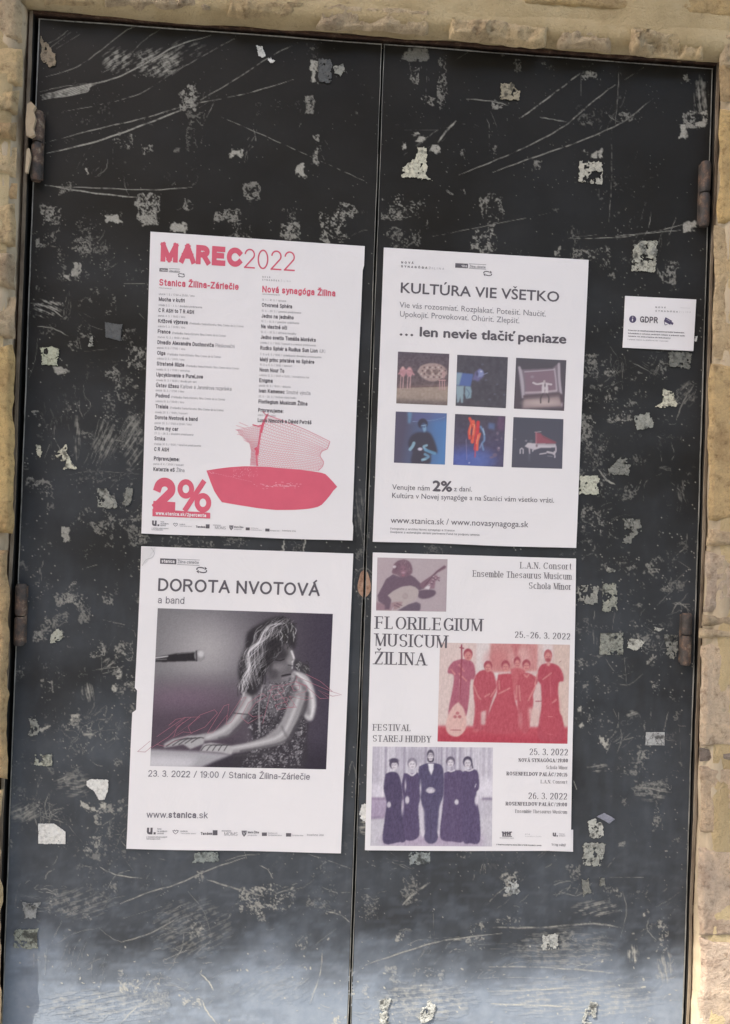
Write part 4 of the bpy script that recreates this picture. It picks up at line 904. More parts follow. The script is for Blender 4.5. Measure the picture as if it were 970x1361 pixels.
def text_mesh(s, style, weight, q=20, track=0.0):
    """vertices (x, y, layer) in units of the cap height / 100, and quads"""
    V, F = [], []; x = 0.0; lay = 0
    serif = style == 'roman'
    thick = weight; thin = max(4.0, weight * 0.33) if serif else weight
    sb = (13 if not serif else 19) + track
    hx, hy = thick / 2, thin / 2
    for ch in s:
        strokes, w = glyph_strokes(ch, q)
        if ch == ' ': x += 42 + track; continue
        base = unicodedata.normalize('NFD', ch)[0]
        for k, (P, mode) in enumerate(strokes):
            lay += 1
            Q = [(x + hx + p[0], hy + p[1] * (100 - 2 * hy) / 100) for p in P]
            if mode == 'a' or mode in 'tT' or not serif:
                pass
            def wid(t, mode=mode):
                if not serif: return weight * (0.8 if mode == 'a' else 1)
                if mode == 't': return thin * 1.25
                if mode == 'a': return thin * 1.6
                if mode == 'T': return thick
                return thin + (thick - thin) * abs(t[1]) ** 2.2
            straight_v = len(P) == 2 and abs(P[0][1] - P[1][1]) > 20
            cap = hy if (not serif or mode != 'T') else 0
            dots = len(P) == 2 and abs(P[0][1] - P[1][1]) < 9 and abs(P[0][0] - P[1][0]) < 1
            if dots:
                cx, cy = Q[0][0], Q[0][1] - hy; r = max(thick * .5, 6)
                top = 2 * r
                L = np.array([(cx - r, cy), (cx - r, cy + top)]); R = np.array([(cx + r, cy), (cx + r, cy + top)])
            else: L, R = expand(Q, wid, cap)
            b = len(V); n = len(L)
            for l, r_ in zip(L, R): V.append((l[0], l[1], lay)); V.append((r_[0], r_[1], lay))
            for i in range(n - 1): F.append((b + 2 * i, b + 2 * i + 1, b + 2 * i + 3, b + 2 * i + 2))
            if serif and not dots and mode != 'a':
                # hairline serifs at upright and slanting ends on the base, cap and x lines
                for e, o in ((0, 1), (-1, -2)):
                    px_, py_ = P[e]; dx, dy = P[e][0] - P[o][0], P[e][1] - P[o][1]
                    if abs(dy) < abs(dx) * .35 or ch in '()/': 
                        if abs(dy) < 1 and base in 'EFLTZ7z2' and len(P) == 2 and (base in 'T' or e == -1 or base in 'Zz'):
                            if (base, e) in (('Z', 0), ('z', 0)) and py_ < 50: continue
                            ln = 18; sy = 1 if py_ < 10 else -1
                            if 40 < py_ < 60: ln = 12; sy = 0
                            yy = Q[e][1]; xx_ = Q[e][0]
                            lay += 1; b2 = len(V); wd = thin * 1.1
                            y0_, y1_ = (yy - ln, yy + ln) if sy == 0 else (yy - hy * sy, yy + sy * ln)
                            for vx, vy in ((xx_ - wd, y0_), (xx_ + hy, y0_), (xx_ + hy, y1_), (xx_ - wd * .3, y1_)): V.append((vx, vy, lay))
                            F.append((b2, b2 + 1, b2 + 2, b2 + 3))
                        continue
                    if py_ not in (0, 100, 72, -28): continue
                    if base in 'AVWMNvwyY' and ((base == 'A' and py_ == 100) or (base in 'VWvwM' and py_ in (0, 2)) or (base == 'N' and (px_, py_) == (60, 0))): continue
                    if base in 'GJSCaefgt4561' and not (base in 'J' and py_ == 100) and not (base in '14f' and py_ == 0) and not (base == 'a' and False): continue
                    if base in 'BDPR' and k > 0 and not (base == 'R' and k == 2): continue
                    if mode == 't' and base in 'Kk' and px_ < 20 or (base in 'Xx' and False): continue
                    if base in 'Kk' and k > 0 and py_ not in (0, 100, 72): continue
                    if base in 'hnmur' and k > 0 and py_ != 0 and base != 'u': continue
                    if base == '2' or base == '7': continue
                    hw = wid((0, 1)) / 2 if mode != 'T' else thick / 2
                    ext = 14; X0, X1 = Q[e][0] - hw - ext, Q[e][0] + hw + ext
                    if py_ in (72,) or (py_ == 100 and base in 'bdhkl'): X1 = Q[e][0] + hw
                    yb = py_ * (100 - 2 * hy) / 100 + (0 if py_ <= 0 else 2 * hy - thin)
                    lay += 1; b2 = len(V)
                    for vx, vy in ((X0, yb), (X1, yb), (X1, yb + thin), (X0, yb + thin)): V.append((vx, vy, lay))
                    F.append((b2, b2 + 1, b2 + 2, b2 + 3))
            if serif and base in 'CGSs' and k == 0:
                # beak at the upper terminal of round letters
                e = Q[0]; lay += 1; b2 = len(V); s_ = 1 if base != 's' else .7
                for vx, vy in ((e[0] - thin, e[1] - 3), (e[0] + hx * .3 + thin, e[1] - 8 * s_), (e[0] + hx * .3 + thin, e[1] + 20 * s_), (e[0] + hx * .3, e[1] + 20 * s_)): V.append((vx, vy, lay))
                F.append((b2, b2 + 1, b2 + 2, b2 + 3))
        x += w + thick + sb + (-7 if base in 'AVTYWvwyLFr' and not serif else (-3 if base in 'OCGDoecbpdq' else 0))
    V = np.array(V, float)
    return V, np.array(F, int), (x - sb)
CARONS = '\u010d\u0165\u0160\u017e\u017d\u013e\u010f\u0161\u010c'
def _glyphs(s):
    c = bpy.data.curves.new('t', 'FONT'); c.body = s; c.resolution_u = 3
    o = bpy.data.objects.new('t', c); COL.objects.link(o)
    me = bpy.data.meshes.new_from_object(o.evaluated_get(bpy.context.evaluated_depsgraph_get()))
    n = len(me.vertices); co = np.zeros(n * 3); me.vertices.foreach_get('co', co); co = co.reshape(-1, 3)[:, :2] / 0.70 * 100
    fs = [list(p.vertices) for p in me.polygons]
    bpy.data.objects.remove(o); bpy.data.curves.remove(c); bpy.data.meshes.remove(me)
    return co, fs
def bfont_mesh(s, bold=0.0):
    plain = ''.join(unicodedata.normalize('NFD', ch)[0] if ch in CARONS else ch for ch in s)
    co, fs = _glyphs(plain)
    tt = 7 + bold * 1.6
    for i, ch in enumerate(s):
        if ch not in CARONS: continue
        x1 = _glyphs(plain[:i + 1])[0][:, 0].max(); a = _glyphs(plain[i])[0][:, 0]; c_ = x1 - (a.max() - a.min()) / 2
        if ch in '\u0165\u013e\u010f': q = [(x1 - 1, 78), (x1 - 1 + tt * .5, 78), (x1 + 2 + tt, 102), (x1 + 2, 102)]; Q = [q]
        else:
            y = 108 if ch.isupper() else 82
            Q = [[(c_ - 17, y + 17), (c_ - 2, y), (c_ - 1, y + tt), (c_ - 13, y + 17)], [(c_ + 17, y + 17), (c_ + 13, y + 17), (c_ + 1, y + tt), (c_ + 2, y)], [(c_ - 2, y), (c_ + 2, y), (c_ + 1, y + tt), (c_ - 1, y + tt)]]
        for q in Q:
            b = len(co); co = np.vstack([co, q]); fs.append([b, b + 1, b + 2, b + 3])
    n = len(co); V, F = [], []
    offs = [(0, 0)] if not bold else [(-bold, 0), (bold, 0), (0, bold), (0, -bold), (0, 0)]
    for k, (dx, dy) in enumerate(offs):
        b = sum(len(v) for v in V)
        V.append(np.column_stack([co + (dx, dy), np.full(n, k + 1.0)])); F += [[i + b for i in f] for f in fs]
    return np.vstack(V), F, co[:, 0].max() + 0.0
BULGE = {}
def sheet_y(px, py):
    """depth of the paper's face at a photograph pixel: glued flat, with shallow cockles"""
    px = np.asarray(px, float); py = np.asarray(py, float)
    return -(0.0034 + 0.0012 * np.sin(px / 47.0 + py / 83.0 + 1.0) * np.sin(py / 61.0 + 0.5) + 0.0005 * np.sin(px / 23.0 - py / 37.0))
class Printer:
    """collects flat print of one ink on one sheet as a single part"""
    def __init__(s, up): s.B, s.up, s.cur = {}, np.array(up, float), None
    def sec(s, name=None):
        """the name of the part that what follows belongs to"""
        s.cur = name; return s
    def add(s, P2, F, lay=0.0):
        P2 = np.asarray(P2, float); y = sheet_y(P2[:, 0], P2[:, 1]) - 0.00025 - 0.000006 * np.asarray(lay)
        b = s.B.setdefault(s.cur, [[], [], 0]); b[0].append(D(P2[:, 0], P2[:, 1], y)); b[1] += [[int(i) + b[2] for i in f] for f in F]; b[2] += len(P2); return s
    def text(s, t, a, b, cap, style='grot', w=13, q=20, bold=0, track=0, lay0=0, italic=0):
        """t from baseline point a to baseline point b, cap height in photograph pixels"""
        if style == 'human': V, F, L = bfont_mesh(t, bold)
        else: V, F, L = text_mesh(t, style, w, q, track)
        if not len(V): return s
        a = np.array(a, float); b = np.array(b, float)
        u = (b - a) / L; up = s.up / np.linalg.norm(s.up) * cap / 100
        x = V[:, 0] + V[:, 1] * italic
        P = a + x[:, None] * u + V[:, 1:2] * up
        return s.add(P, F, V[:, 2] % 40 + lay0)
    def poly(s, pts, lay=0):
        # fan is unsafe for concave outlines: triangulate
        from mathutils.geometry import tessellate_polygon
        tr = tessellate_polygon([[Vector((p[0], p[1], 0)) for p in pts]])
        return s.add(pts, tr, lay)
    def quad(s, x0, y0, x1, y1, sl=0.0, lay=0):
        u = s.up / s.up[1] * -1  # px per px downwards
        h = y1 - y0; dx = -s.up[0] / -s.up[1] * h
        return s.poly([(x0, y0), (x1, y0 + sl * (x1 - x0)), (x1 - dx, y1 + sl * (x1 - x0)), (x0 - dx, y1)], lay)
    def line(s, pts, w, lay=0, smooth=False):
        P = smoothline(pts, 5) if smooth else np.array(pts, float)
        L, R = expand(P, lambda t: w, 0); V = np.empty((len(L) * 2, 2)); V[0::2] = L; V[1::2] = R
        return s.add(V, [(2 * i, 2 * i + 1, 2 * i + 3, 2 * i + 2) for i in range(len(L) - 1)], lay)
    def build(s, name, mat, parent):
        for key, (Vs, Fs, n) in s.B.items():
            V = np.vstack(Vs); F = []
            for f in Fs:                                   # every face towards the viewer
                a, b, c = V[f[0]], V[f[1]], V[f[2]]
                F.append(f if (b[2] - a[2]) * (c[0] - a[0]) - (b[0] - a[0]) * (c[2] - a[2]) < 0 else f[::-1])
            put(key or name, V, F, mat, parent)
def sheet(parent, corners, name='sheet', edges=None, mat=WHITE, dy=0.0, n=(44, 62), seed=0, name_thing=None, label=None, cat=None):
    """pasted paper: a grid over the quadrilateral, edge wobble, a turned-in rim down to the paint"""
    C = np.array(corners, float); nx, ny = n
    U, V = np.meshgrid(np.linspace(0, 1, nx), np.linspace(0, 1, ny))
    P = ((1 - U) * (1 - V))[..., None] * C[0] + (U * (1 - V))[..., None] * C[1] + (U * V)[..., None] * C[2] + ((1 - U) * V)[..., None] * C[3]
    if edges:
        for side, fn in edges.items():
            if side == 'L': P[:, 0, 0] += [fn(v) for v in V[:, 0]]
            if side == 'R': P[:, -1, 0] += [fn(v) for v in V[:, 0]]
            if side == 'B': P[-1, :, 1] += [fn(u) for u in U[0]]
            if side == 'T': P[0, :, 1] += [fn(u) for u in U[0]]
    y = sheet_y(P[..., 0], P[..., 1]) + dy
    W = D(P[..., 0], P[..., 1], y)
    rimi = [(0, i) for i in range(nx)] + [(j, nx - 1) for j in range(1, ny)] + [(ny - 1, i) for i in range(nx - 2, -1, -1)] + [(j, 0) for j in range(ny - 2, 0, -1)]
    Vs = list(W.reshape(-1, 3)); F = [tuple(int(i) for i in f) for f in gridfaces(nx, ny)[:, ::-1]]
    b = len(Vs)
    for j, i in rimi: p = W[j, i].copy(); p[1] = -0.0009; Vs.append(p)
    m_ = len(rimi)
    for k in range(m_):
        k2 = (k + 1) % m_; a1 = rimi[k][0] * nx + rimi[k][1]; a2 = rimi[k2][0] * nx + rimi[k2][1]
        F.append((a1, a2, b + k2, b + k))
    o = put(name, Vs, F, mat, parent, smooth=False)
    return o

# ------------------------------------------------------------------ printed photographs: painted in numbers, stored as colours of a fine grid
class Pic:
    """a canvas in the coordinates of an enlarged view (x0, y0, scale) of the photograph"""
    def __init__(s, view, corners, res=2.0):
        s.x0, s.y0, s.sc = view; s.c = [np.array(p, float) for p in corners]; s.res = res
        A = np.array(s.c); s.lo = A.min(0) - 6; s.hi = A.max(0) + 6
        s.w = int((s.hi[0] - s.lo[0]) / res) + 2; s.h = int((s.hi[1] - s.lo[1]) / res) + 2
        s.X = s.lo[0] + np.arange(s.w)[None, :] * res + np.zeros((s.h, 1)); s.Y = s.lo[1] + np.arange(s.h)[:, None] * res + np.zeros((1, s.w))
        s.im = np.zeros((s.h, s.w, 3)) + 128.0
    def fill(s, col): s.im[:] = col; return s
    def grad(s, c0, c1, x0, y0, x1, y1):
        t = np.clip(((s.X - x0) * (x1 - x0) + (s.Y - y0) * (y1 - y0)) / ((x1 - x0) ** 2 + (y1 - y0) ** 2), 0, 1)[..., None]
        s.im = np.array(c0) * (1 - t) + np.array(c1) * t; return s
    def _put(s, m, col, a=1.0):
        m = (np.clip(m, 0, 1) * a)[..., None]; s.im = s.im * (1 - m) + np.array(col, float) * m; return s
    def poly(s, pts, col, soft=1.0, a=1.0, smooth=False):
        if smooth: pts = [tuple(p) for p in smoothline(list(pts) + [pts[0]], 6)]
        m = polymask(pts, s.X, s.Y).astype(float)
        return s._put(blur(m, soft / s.res) if soft else m, col, a)
    def ell(s, cx, cy, rx, ry, col, soft=1.0, a=1.0, rot=0):
        c, sn = math.cos(rot), math.sin(rot); dx, dy = s.X - cx, s.Y - cy
        u, v = dx * c + dy * sn, -dx * sn + dy * c
        d = (1 - np.sqrt((u / rx) ** 2 + (v / ry) ** 2)) * min(rx, ry)
        return s._put(d / max(soft * 2, .5) + 0.5, col, a)
    def line(s, pts, w, col, soft=1.0, a=1.0, smooth=True):
        P = smoothline(pts, 4) if smooth and len(pts) > 2 else np.array(pts, float)
        lo = ((P.min(0) - s.lo - w - 3 * soft - 3) / s.res).astype(int); hi = ((P.max(0) - s.lo + w + 3 * soft + 3) / s.res).astype(int) + 1
        k = (slice(max(0, lo[1]), max(0, hi[1])), slice(max(0, lo[0]), max(0, hi[0]))); X, Y = s.X[k], s.Y[k]
        if X.size == 0: return s
        d = np.full(X.shape, 1e9)
        for p, q in zip(P[:-1], P[1:]): d = np.minimum(d, segdist(X, Y, *p, *q)[0])
        m = (np.clip((w / 2 - d) / max(soft * 1.5, .7) + 0.5, 0, 1) * a)[..., None]
        s.im[k] = s.im[k] * (1 - m) + np.array(col, float) * m
        return s
    def noise(s, amt, size, seed=1, col=None, asp=1.0, mask=None, thr=None):
        n = fnoise(s.h, s.w, max(1.2, size / s.res), seed, 3, asp)
        if col is None:
            k = ((n - .5) * 2 * amt)[..., None]
            if mask is not None: k = k * mask[..., None]
            s.im = s.im + k
        else:
            m = np.clip((n - thr) * 5, 0, 1)
            if mask is not None: m = m * mask
            s._put(m, col, amt)
        return s
    def mask(s, pts, soft=2, smooth=False):
        if smooth: pts = [tuple(p) for p in smoothline(list(pts) + [pts[0]], 6)]
        return blur(polymask(pts, s.X, s.Y).astype(float), soft / s.res)
    def build(s, name, parent, n, gain=1.0, veil=0.0, fade=0.0, tone=(132, 128, 132), sat=1.0):
        gm = s.im.mean(-1, keepdims=True); s.im = gm + (s.im - gm) * sat
        s.im = s.im * (1 - fade) + np.array(tone) * fade
        nx, ny = n; U, V = np.meshgrid(np.linspace(0, 1, nx), np.linspace(0, 1, ny)); c = s.c
        P = ((1 - U) * (1 - V))[..., None] * c[0] + (U * (1 - V))[..., None] * c[1] + (U * V)[..., None] * c[2] + ((1 - U) * V)[..., None] * c[3]
        fx = (P[..., 0] - s.lo[0]) / s.res; fy = (P[..., 1] - s.lo[1]) / s.res
        ix = np.clip(fx.astype(int), 0, s.w - 2); iy = np.clip(fy.astype(int), 0, s.h - 2); ax = (fx - ix)[..., None]; ay = (fy - iy)[..., None]
        im = np.clip(s.im, 0, 255)
        C = (im[iy, ix] * (1 - ax) + im[iy, ix + 1] * ax) * (1 - ay) + (im[iy + 1, ix] * (1 - ax) + im[iy + 1, ix + 1] * ax) * ay
        A = np.clip((lin(C) - veil) * gain, 0.012, 0.8)
        px = s.x0 + P[..., 0] / s.sc; py = s.y0 + P[..., 1] / s.sc
        W = D(px, py, sheet_y(px, py) - 0.00018)
        return put(name, W.reshape(-1, 3), gridfaces(nx, ny)[:, ::-1], PHOTO, parent, col=A.reshape(-1, 3))
def monotone(pr, top, bot, step=4.0, lay=0):
    top = np.array(top, float); bot = np.array(bot, float)
    x0, x1 = max(top[0, 0], bot[0, 0]), min(top[-1, 0], bot[-1, 0])
    n = max(2, int((x1 - x0) / step)); xs = np.linspace(x0, x1, n + 1)
    ty = np.interp(xs, top[:, 0], top[:, 1]); by = np.interp(xs, bot[:, 0], bot[:, 1])
    m_ = max(2, int(np.max(by - ty) / step / 1.6)); V = []
    for k in range(m_ + 1):
        t = k / m_; V += list(zip(xs, ty * (1 - t) + by * t))
    pr.add(V, gridfaces(n + 1, m_ + 1).tolist(), lay)
UP1, UP2, UP3, UP4 = (0.0302, -1), (0.0379, -1), (0.0470, -1), (0.0235, -1)
def poster(name, loc, label):
    e = empty(name, tuple(loc)); tag(e, label, 'poster', 'four large bills pasted on the black door'); return e
def cen(k): return D(*np.mean(POST[k], 0), -0.001)
def logos(pr, grey, pale, A, B, k=1.0):
    pr.sec('sponsor_logos'); grey.sec('sponsor_names'); pale.sec('sponsor_names')
    """strip of sponsor marks; A, B are the photograph pixels of its left and right end"""
    A = np.array(A, float); B = np.array(B, float); u = (B - A) / 713.0; n = np.array([-u[1], u[0]])
    def P(x, y): return tuple(A + u * (x - 105) + n * (y - 300))
    def T(p, t, x0, x1, y, cap, w=16): p.text(t, P(x0, y), P(x1, y), cap * np.linalg.norm(u), 'grot', w, 8)
    def Q(p, x0, y0, x1, y1): p.poly([P(x0, y0), P(x1, y0), P(x1, y1), P(x0, y1)])
    T(pr, 'u.', 106, 142, 299, 34, 26)
    T(grey, 'fond', 148, 164, 280, 7); T(grey, 'na podporu', 148, 188, 289, 7); T(grey, 'umenia', 148, 174, 298, 7)
    T(grey, 'z verejn\u00fdch zdrojov podporil', 105, 188, 312, 6); T(grey, 'Fond na podporu umenia', 105, 160, 320, 6)
    for dx in (-7, 7): grey.line([P(222 + dx * 1.6, 282), P(222 + dx * 1.2, 290), P(222, 297)], 2.6 * np.linalg.norm(u))
    grey.line([P(212, 286), P(218, 281), P(222, 286), P(227, 281), P(233, 286)], 2.6 * np.linalg.norm(u))
    T(grey, 'nad\u00e1cia', 242, 270, 288, 6); T(pale, 'Tatra banka umeniu', 242, 304, 297, 6)
    T(pr, 'Tandem', 323, 370, 300, 11, 24); Q(pr, 372, 281, 391, 301)
    T(grey, 'ministerstvo', 408, 446, 286, 6); T(grey, 'MOMS', 418, 472, 303, 15, 9); 
    pr.poly([P(488, 282), P(509, 282), P(507, 296), P(498, 307), P(490, 296)])
    pale.line([P(493, 286), P(498, 298), P(504, 286)], 3 * np.linalg.norm(u), lay=6)
    T(pr, 'Mesto \u017dilina', 513, 558, 293, 9, 22); T(pale, 'podporilo', 513, 550, 303, 6)
    Q(pr, 570, 289, 590, 303); T(pale, 'Spolufinancovan\u00e9', 595, 632, 294, 6); T(pale, 'Eur\u00f3pskou \u00faniou', 595, 650, 303, 6)
    Q(pr, 667, 291, 688, 305); T(pale, 'Eur\u00f3pska \u00fania', 692, 736, 303, 6)
    T(grey, 'kreat\u00edvna \u00fania', 752, 818, 302, 9, 10); 
def swirl(pr, cx, cy, s, sl=0.06):
    for k in (0, 180):
        A = [(cx + s * 1.25 * math.cos(math.radians(a + k)), cy + s * .62 * math.sin(math.radians(a + k)) + sl * s * math.cos(math.radians(a + k)) * 4) for a in np.linspace(-20, 120, 9)]
        pr.line(A, s * .28, lay=3)
        e = A[-1]; g = -1 if k == 0 else 1
        pr.poly([(e[0] + g * s * .15, e[1] - s * .45), (e[0] + g * s * .75, e[1] + g * s * .05), (e[0] + g * s * .1, e[1] + s * .45)], 5)
def stanica(pr, out, x, y, L, h, slope=.05):
    """the small STANICA sign: a dark box with an outlined tail"""
    mid = x + L * .41
    pr.poly([(x, y), (mid, y + slope * (mid - x)), (mid - .2, y + slope * (mid - x) + h), (x - .2, y + h)])
    a, b = (mid + 1.2, y + slope * (mid - x)), (x + L, y + slope * L)
    out.line([a, b], .55); out.line([(a[0] - .2, a[1] + h), (b[0] - .2, b[1] + h)], .55)
def spaced(pr, t, a, b, cap, w=16): pr.text(t, a, b, cap, 'grot', w, 10, track=60)

# ================================================================== poster 1: the March programme
p1 = poster('event_poster', cen('p1'), 'white March programme poster with red MAREC 2022 heading, red boat and big 2%')
sheet(p1, POST['p1'], edges={'R': lambda v: 0.25 * math.sin(9 * v) + (-1.7 if .067 < v < .95 else 0) * (1 if v > .067 else 0), 'B': lambda u: .35 * math.sin(11 * u)}, seed=1)
rd, dk, gy, pl, pk, wh = [Printer(UP1) for _ in range(6)]
t1 = Printer(UP1)
t1.text('MAREC', (213.2, 347.6), (321.4, 355.4), 25.6, 'grot', 28.5, 30, track=-3)
t1.sec('year').text('2022', (324.2, 356.2), (391.6, 360.6), 26.0, 'grot', 7.5, 36)
t1.build('title', REDINK, p1)
stanica(dk, gy, 212, 356.4, 27, 4.4); wh.text('stanica', (213.4, 360.0), (222.4, 360.6), 2.6, 'grot', 17, 8); gy.text('\u017dilina-z\u00e1rie\u010die', (225, 361.0), (239, 361.8), 2.2, 'grot', 14, 8)
swirl(dk, 241, 366, 3.3)
spaced(gy, 'NOV\u00c1', (348.6, 369.2), (359, 369.8), 2.4); spaced(gy, 'SYNAG\u00d3GA', (348.4, 372.9), (371, 374.3), 2.4); spaced(pl, '\u017dILINA', (373, 374.4), (386, 375.2), 2.3, 10)
rd.sec('column_heading').text('Stanica \u017dilina-Z\u00e1rie\u010die', (211.4, 379.6), (316.8, 385.6), 9.0, 'grot', 20, 16)
rd.sec('column_heading').text('Nov\u00e1 synag\u00f3ga \u017dilina', (348.4, 388.6), (445.6, 394.2), 8.8, 'grot', 20, 16)
gy.text('www.stanica.sk', (211, 383.2), (228, 384.2), 1.5, 'grot', 12, 6); gy.text('www.novasynagoga.sk', (348, 391.4), (372, 392.8), 1.5, 'grot', 12, 6)
FF = '(Prehliadka frankof\u00f3nneho filmu Cr\u00e8me de la Cr\u00e8me)'
left = [('utorok 1. 3. / 17:30 a 20:00 / kino', 258.5, 'Mucha v kufri', 211, 245.2, 400.2, None, 0),
 ('streda 2. 3. \u2013 3. 3. / divadeln\u00e9 predstavenie', 268.5, 'C R ASH to T R ASH', 210.5, 257.6, 414.8, None, 0),
 ('piatok 4. 3. / 19:00 / kino', 246, 'Kr\u00ed\u017eov\u00e1 v\u00fdprava', 210, 249.4, 429.0, FF, 323.5),
 ('sobota 5. 3. / 20:00 / kino', 246, 'France', 209.6, 226.3, 443.0, FF, 300),
 ('\u0161tvrtok 10. 3. / 19:00 / divadlo', 251.5, 'Divadlo Alexandra Duchnovi\u010da', 209.2, 284, 457.4, '+Pleskova\u010dni', 311.5),
 ('piatok 11. 3. / 17:00 / kino', 246, 'Olga', 208.7, 219.6, 471.6, FF, 293.5),
 ('sobota 12. 3. / 20:00 / kino', 245, 'Straten\u00e9 il\u00fazie', 208.2, 244.6, 485.8, FF, 317.5),
 ('nede\u013ea 13. 3. / 17:00 / workshop', 252, 'Upcyklovanie s PureLove', 207.7, 269.6, 500.4, None, 0),
 ('streda 16. 3. / 16:30 / divadlo pre deti', 261, '\u00dastav \u00fa\u017easu', 207.2, 237.4, 514.6, '+Karlove a Jarom\u00edrova rozpr\u00e1vka', 307.5),
 ('piatok 18. 3. / 17:00 / kino', 244.5, 'Podvod', 206.8, 224.9, 528.2, FF, 298.8),
 ('sobota 19. 3. / 20:00 / kino', 244.5, 'Tralala', 206.4, 223.4, 542.6, FF, 297),
 ('streda 23. 3. / 19:00 / koncert', 249, 'Dorota Nvotov\u00e1 a band', 205.8, 262.3, 557.2, None, 0),
 ('piatok 25. 3. / 17:00 a 20:00 / kino', 254.5, 'Drive my car', 205.4, 236.5, 571.6, None, 0),
 ('27. 3. \u2013 28. 3. / divadeln\u00e9 predstavenie', 257, 'Srnka', 205, 219.3, 585.2, None, 0),
 ('\u0161tvrtok 31. 3. / 19:00 / tane\u010dn\u00e9 predstavenie', 267, 'C R ASH', 204.7, 224.3, 599.5, None, 0),
 ('', 0, 'Pripravujeme:', 204.4, 238.3, 611.8, None, 0),
 ('piatok 8. 4. / 20:00 / koncert', 244, 'Katarzia eS', 203.8, 232, 626.0, '+\u017dilina', 245)]
right = [('13. 1. \u2013 31. 3. / v\u00fdstava', 380, 'Otvoren\u00e1 Sph\u00e9ra', 347.8, 388, 407.8, None, 0),
 ('10. 3. \u2013 20. 3. / galerijn\u00e9 predstavenie', 400, 'Jedno na jedn\u00e9ho', 347.4, 390, 422.4, None, 0),
 ('10. 1. \u2013 31. 3. / galerijn\u00e9 vzdel\u00e1vanie', 397.5, 'Na vlastn\u00e9 o\u010di', 346.9, 381.2, 436.4, None, 0),
 ('13. 2. \u2013 31. 3. / v\u00fdstava mozaiky', 393.5, 'Jedno svetlo Tom\u00e1\u0161a Mor\u00e1vka', 346.3, 419.5, 450.6, None, 0),
 ('streda 2. 3. / 19:00 / koncert a scenick\u00e9 predstavenie', 419.5, 'Rudko Sph\u00e9r a Rudius Sun Lion', 345.8, 422, 464.9, '+(UK)', 432),
 ('7. 3. a 8. 3. / 9:30 / vzdel\u00e1vacie divadeln\u00e9 predstavenie', 427, 'Mal\u00fd princ prist\u00e1va vo Sph\u00e9re', 345.3, 417.4, 480.2, None, 0),
 ('10. 3. a 11. 3. / 19:00 / koncert', 388, 'Noon Nour To', 344.9, 377.5, 494.0, None, 0),
 ('sobota 12. 3. / 10:00 a 13:00 / interakt\u00edvna hra', 410.5, 'Enigma', 344.4, 362.2, 508.0, None, 0),
 ('piatok 18. 3. / 18:00 / diskusia', 386, 'Ivan Kamenec', 344, 378, 521.9, '+Smutn\u00e9 v\u00fdro\u010dia', 412.4),
 ('25. 3. \u2013 26. 3. / festival starej hudby', 393.5, 'Florilegium Musicum \u017dilina', 343.4, 408.4, 536.2, None, 0),
 ('', 0, 'Pripravujeme:', 343, 376.4, 547.6, None, 0),
 ('streda 6. 4. / 19:00 / v\u00fdstava', 366, 'Lucia Nimcov\u00e1 a D\u00e1vid Petr\u00e1\u0161', 342.4, 413.8, 560.9, None, 0)]
for col in (left, right):
    for dt, dx, ti, x0, x1, y, suf, sx in col:
        sl = 0.058 - 0.02 * (y - 400) / 250; x0 = float(x0)
        if dt: gy.text(dt, (x0 + .2, y - 8.2), (dx, y - 8.2 + sl * (dx - x0)), 2.7, 'grot', 9, 8)
        dk.text(ti, (x0, y), (x1, y + sl * (x1 - x0)), 5.3, 'grot', 18.5, 10)
        if suf:
            b = y + sl * (sx - x0)
            if suf[0] == '+': gy.text(suf[1:], (x1 + 2.4, y + sl * (x1 - x0)), (sx, b), 5.0, 'grot', 9, 10)
            else: gy.text(suf, (x1 + 2.4, y + sl * (x1 - x0)), (sx, b), 2.9, 'grot', 8.5, 8)
# big 2% with its web address
rd.sec('two_percent').text('2', (203.4, 677.5), (232.6, 679.2), 43.5, 'grot', 27, 34)
rd.text('%', (235.0, 679.3), (280.2, 681.8), 43.0, 'grot', 17, 34, lay0=3)
monotone(rd, [(202.6, 676.4), (280, 681.6)], [(202.0, 686.0), (279.2, 689.2)], lay=42)
wh.text('www.stanica.sk/2percenta', (206.8, 684.2), (273.8, 687.4), 4.6, 'grot', 20, 10, lay0=60)
# the boat: hull, mast and net sail
ZB = (265, 540, 5.105)
def zb(*pts): return [(ZB[0] + x / ZB[2], ZB[1] + y / ZB[2]) for x, y in pts]
rd.sec('boat_hull')
monotone(rd, zb((48, 436), (120, 424), (200, 414), (300, 407), (400, 408), (520, 416), (640, 425), (760, 440), (850, 455), (900, 505), (934, 546)),
         zb((48, 437), (70, 500), (100, 575), (148, 650), (250, 668), (400, 692), (520, 704), (640, 703), (740, 696), (800, 684), (835, 665), (880, 612), (910, 570), (934, 547)), 5)
hull = rd
mast = Printer(UP1)
mast.line(zb((462, 55), (440, 100), (420, 150), (408, 220), (396, 290), (388, 340), (392, 405)), 2.6, smooth=True); mast.line(zb((440, 95), (425, 140), (418, 180)), 3.4, 4)
mast.line(zb((378, 282), (392, 300), (388, 330)), 4.2, 7, True); mast.line(zb((360, 125), (400, 136), (425, 130)), 1.6, 8)
mast.line(zb((432, 35), (450, 60), (470, 50)), .8, 9); mast.build('boat_mast', REDINK, p1)
net = Printer(UP1)
def inter(a, b, t): return tuple(np.array(a) * (1 - t) + np.array(b) * t)
tc = smoothline(zb((450, 55), (520, 85), (640, 135), (760, 190), (886, 240))); bc = smoothline(zb((395, 400), (500, 412), (600, 420), (720, 432), (805, 438)))
def outer(v):  # right-hand ragged edge
    Q = np.array(zb((886, 240), (868, 290), (830, 305), (815, 335), (845, 380), (835, 410), (805, 438))); return np.array([np.interp(v, np.linspace(0, 1, 7), Q[:, 0]), np.interp(v, np.linspace(0, 1, 7), Q[:, 1])])
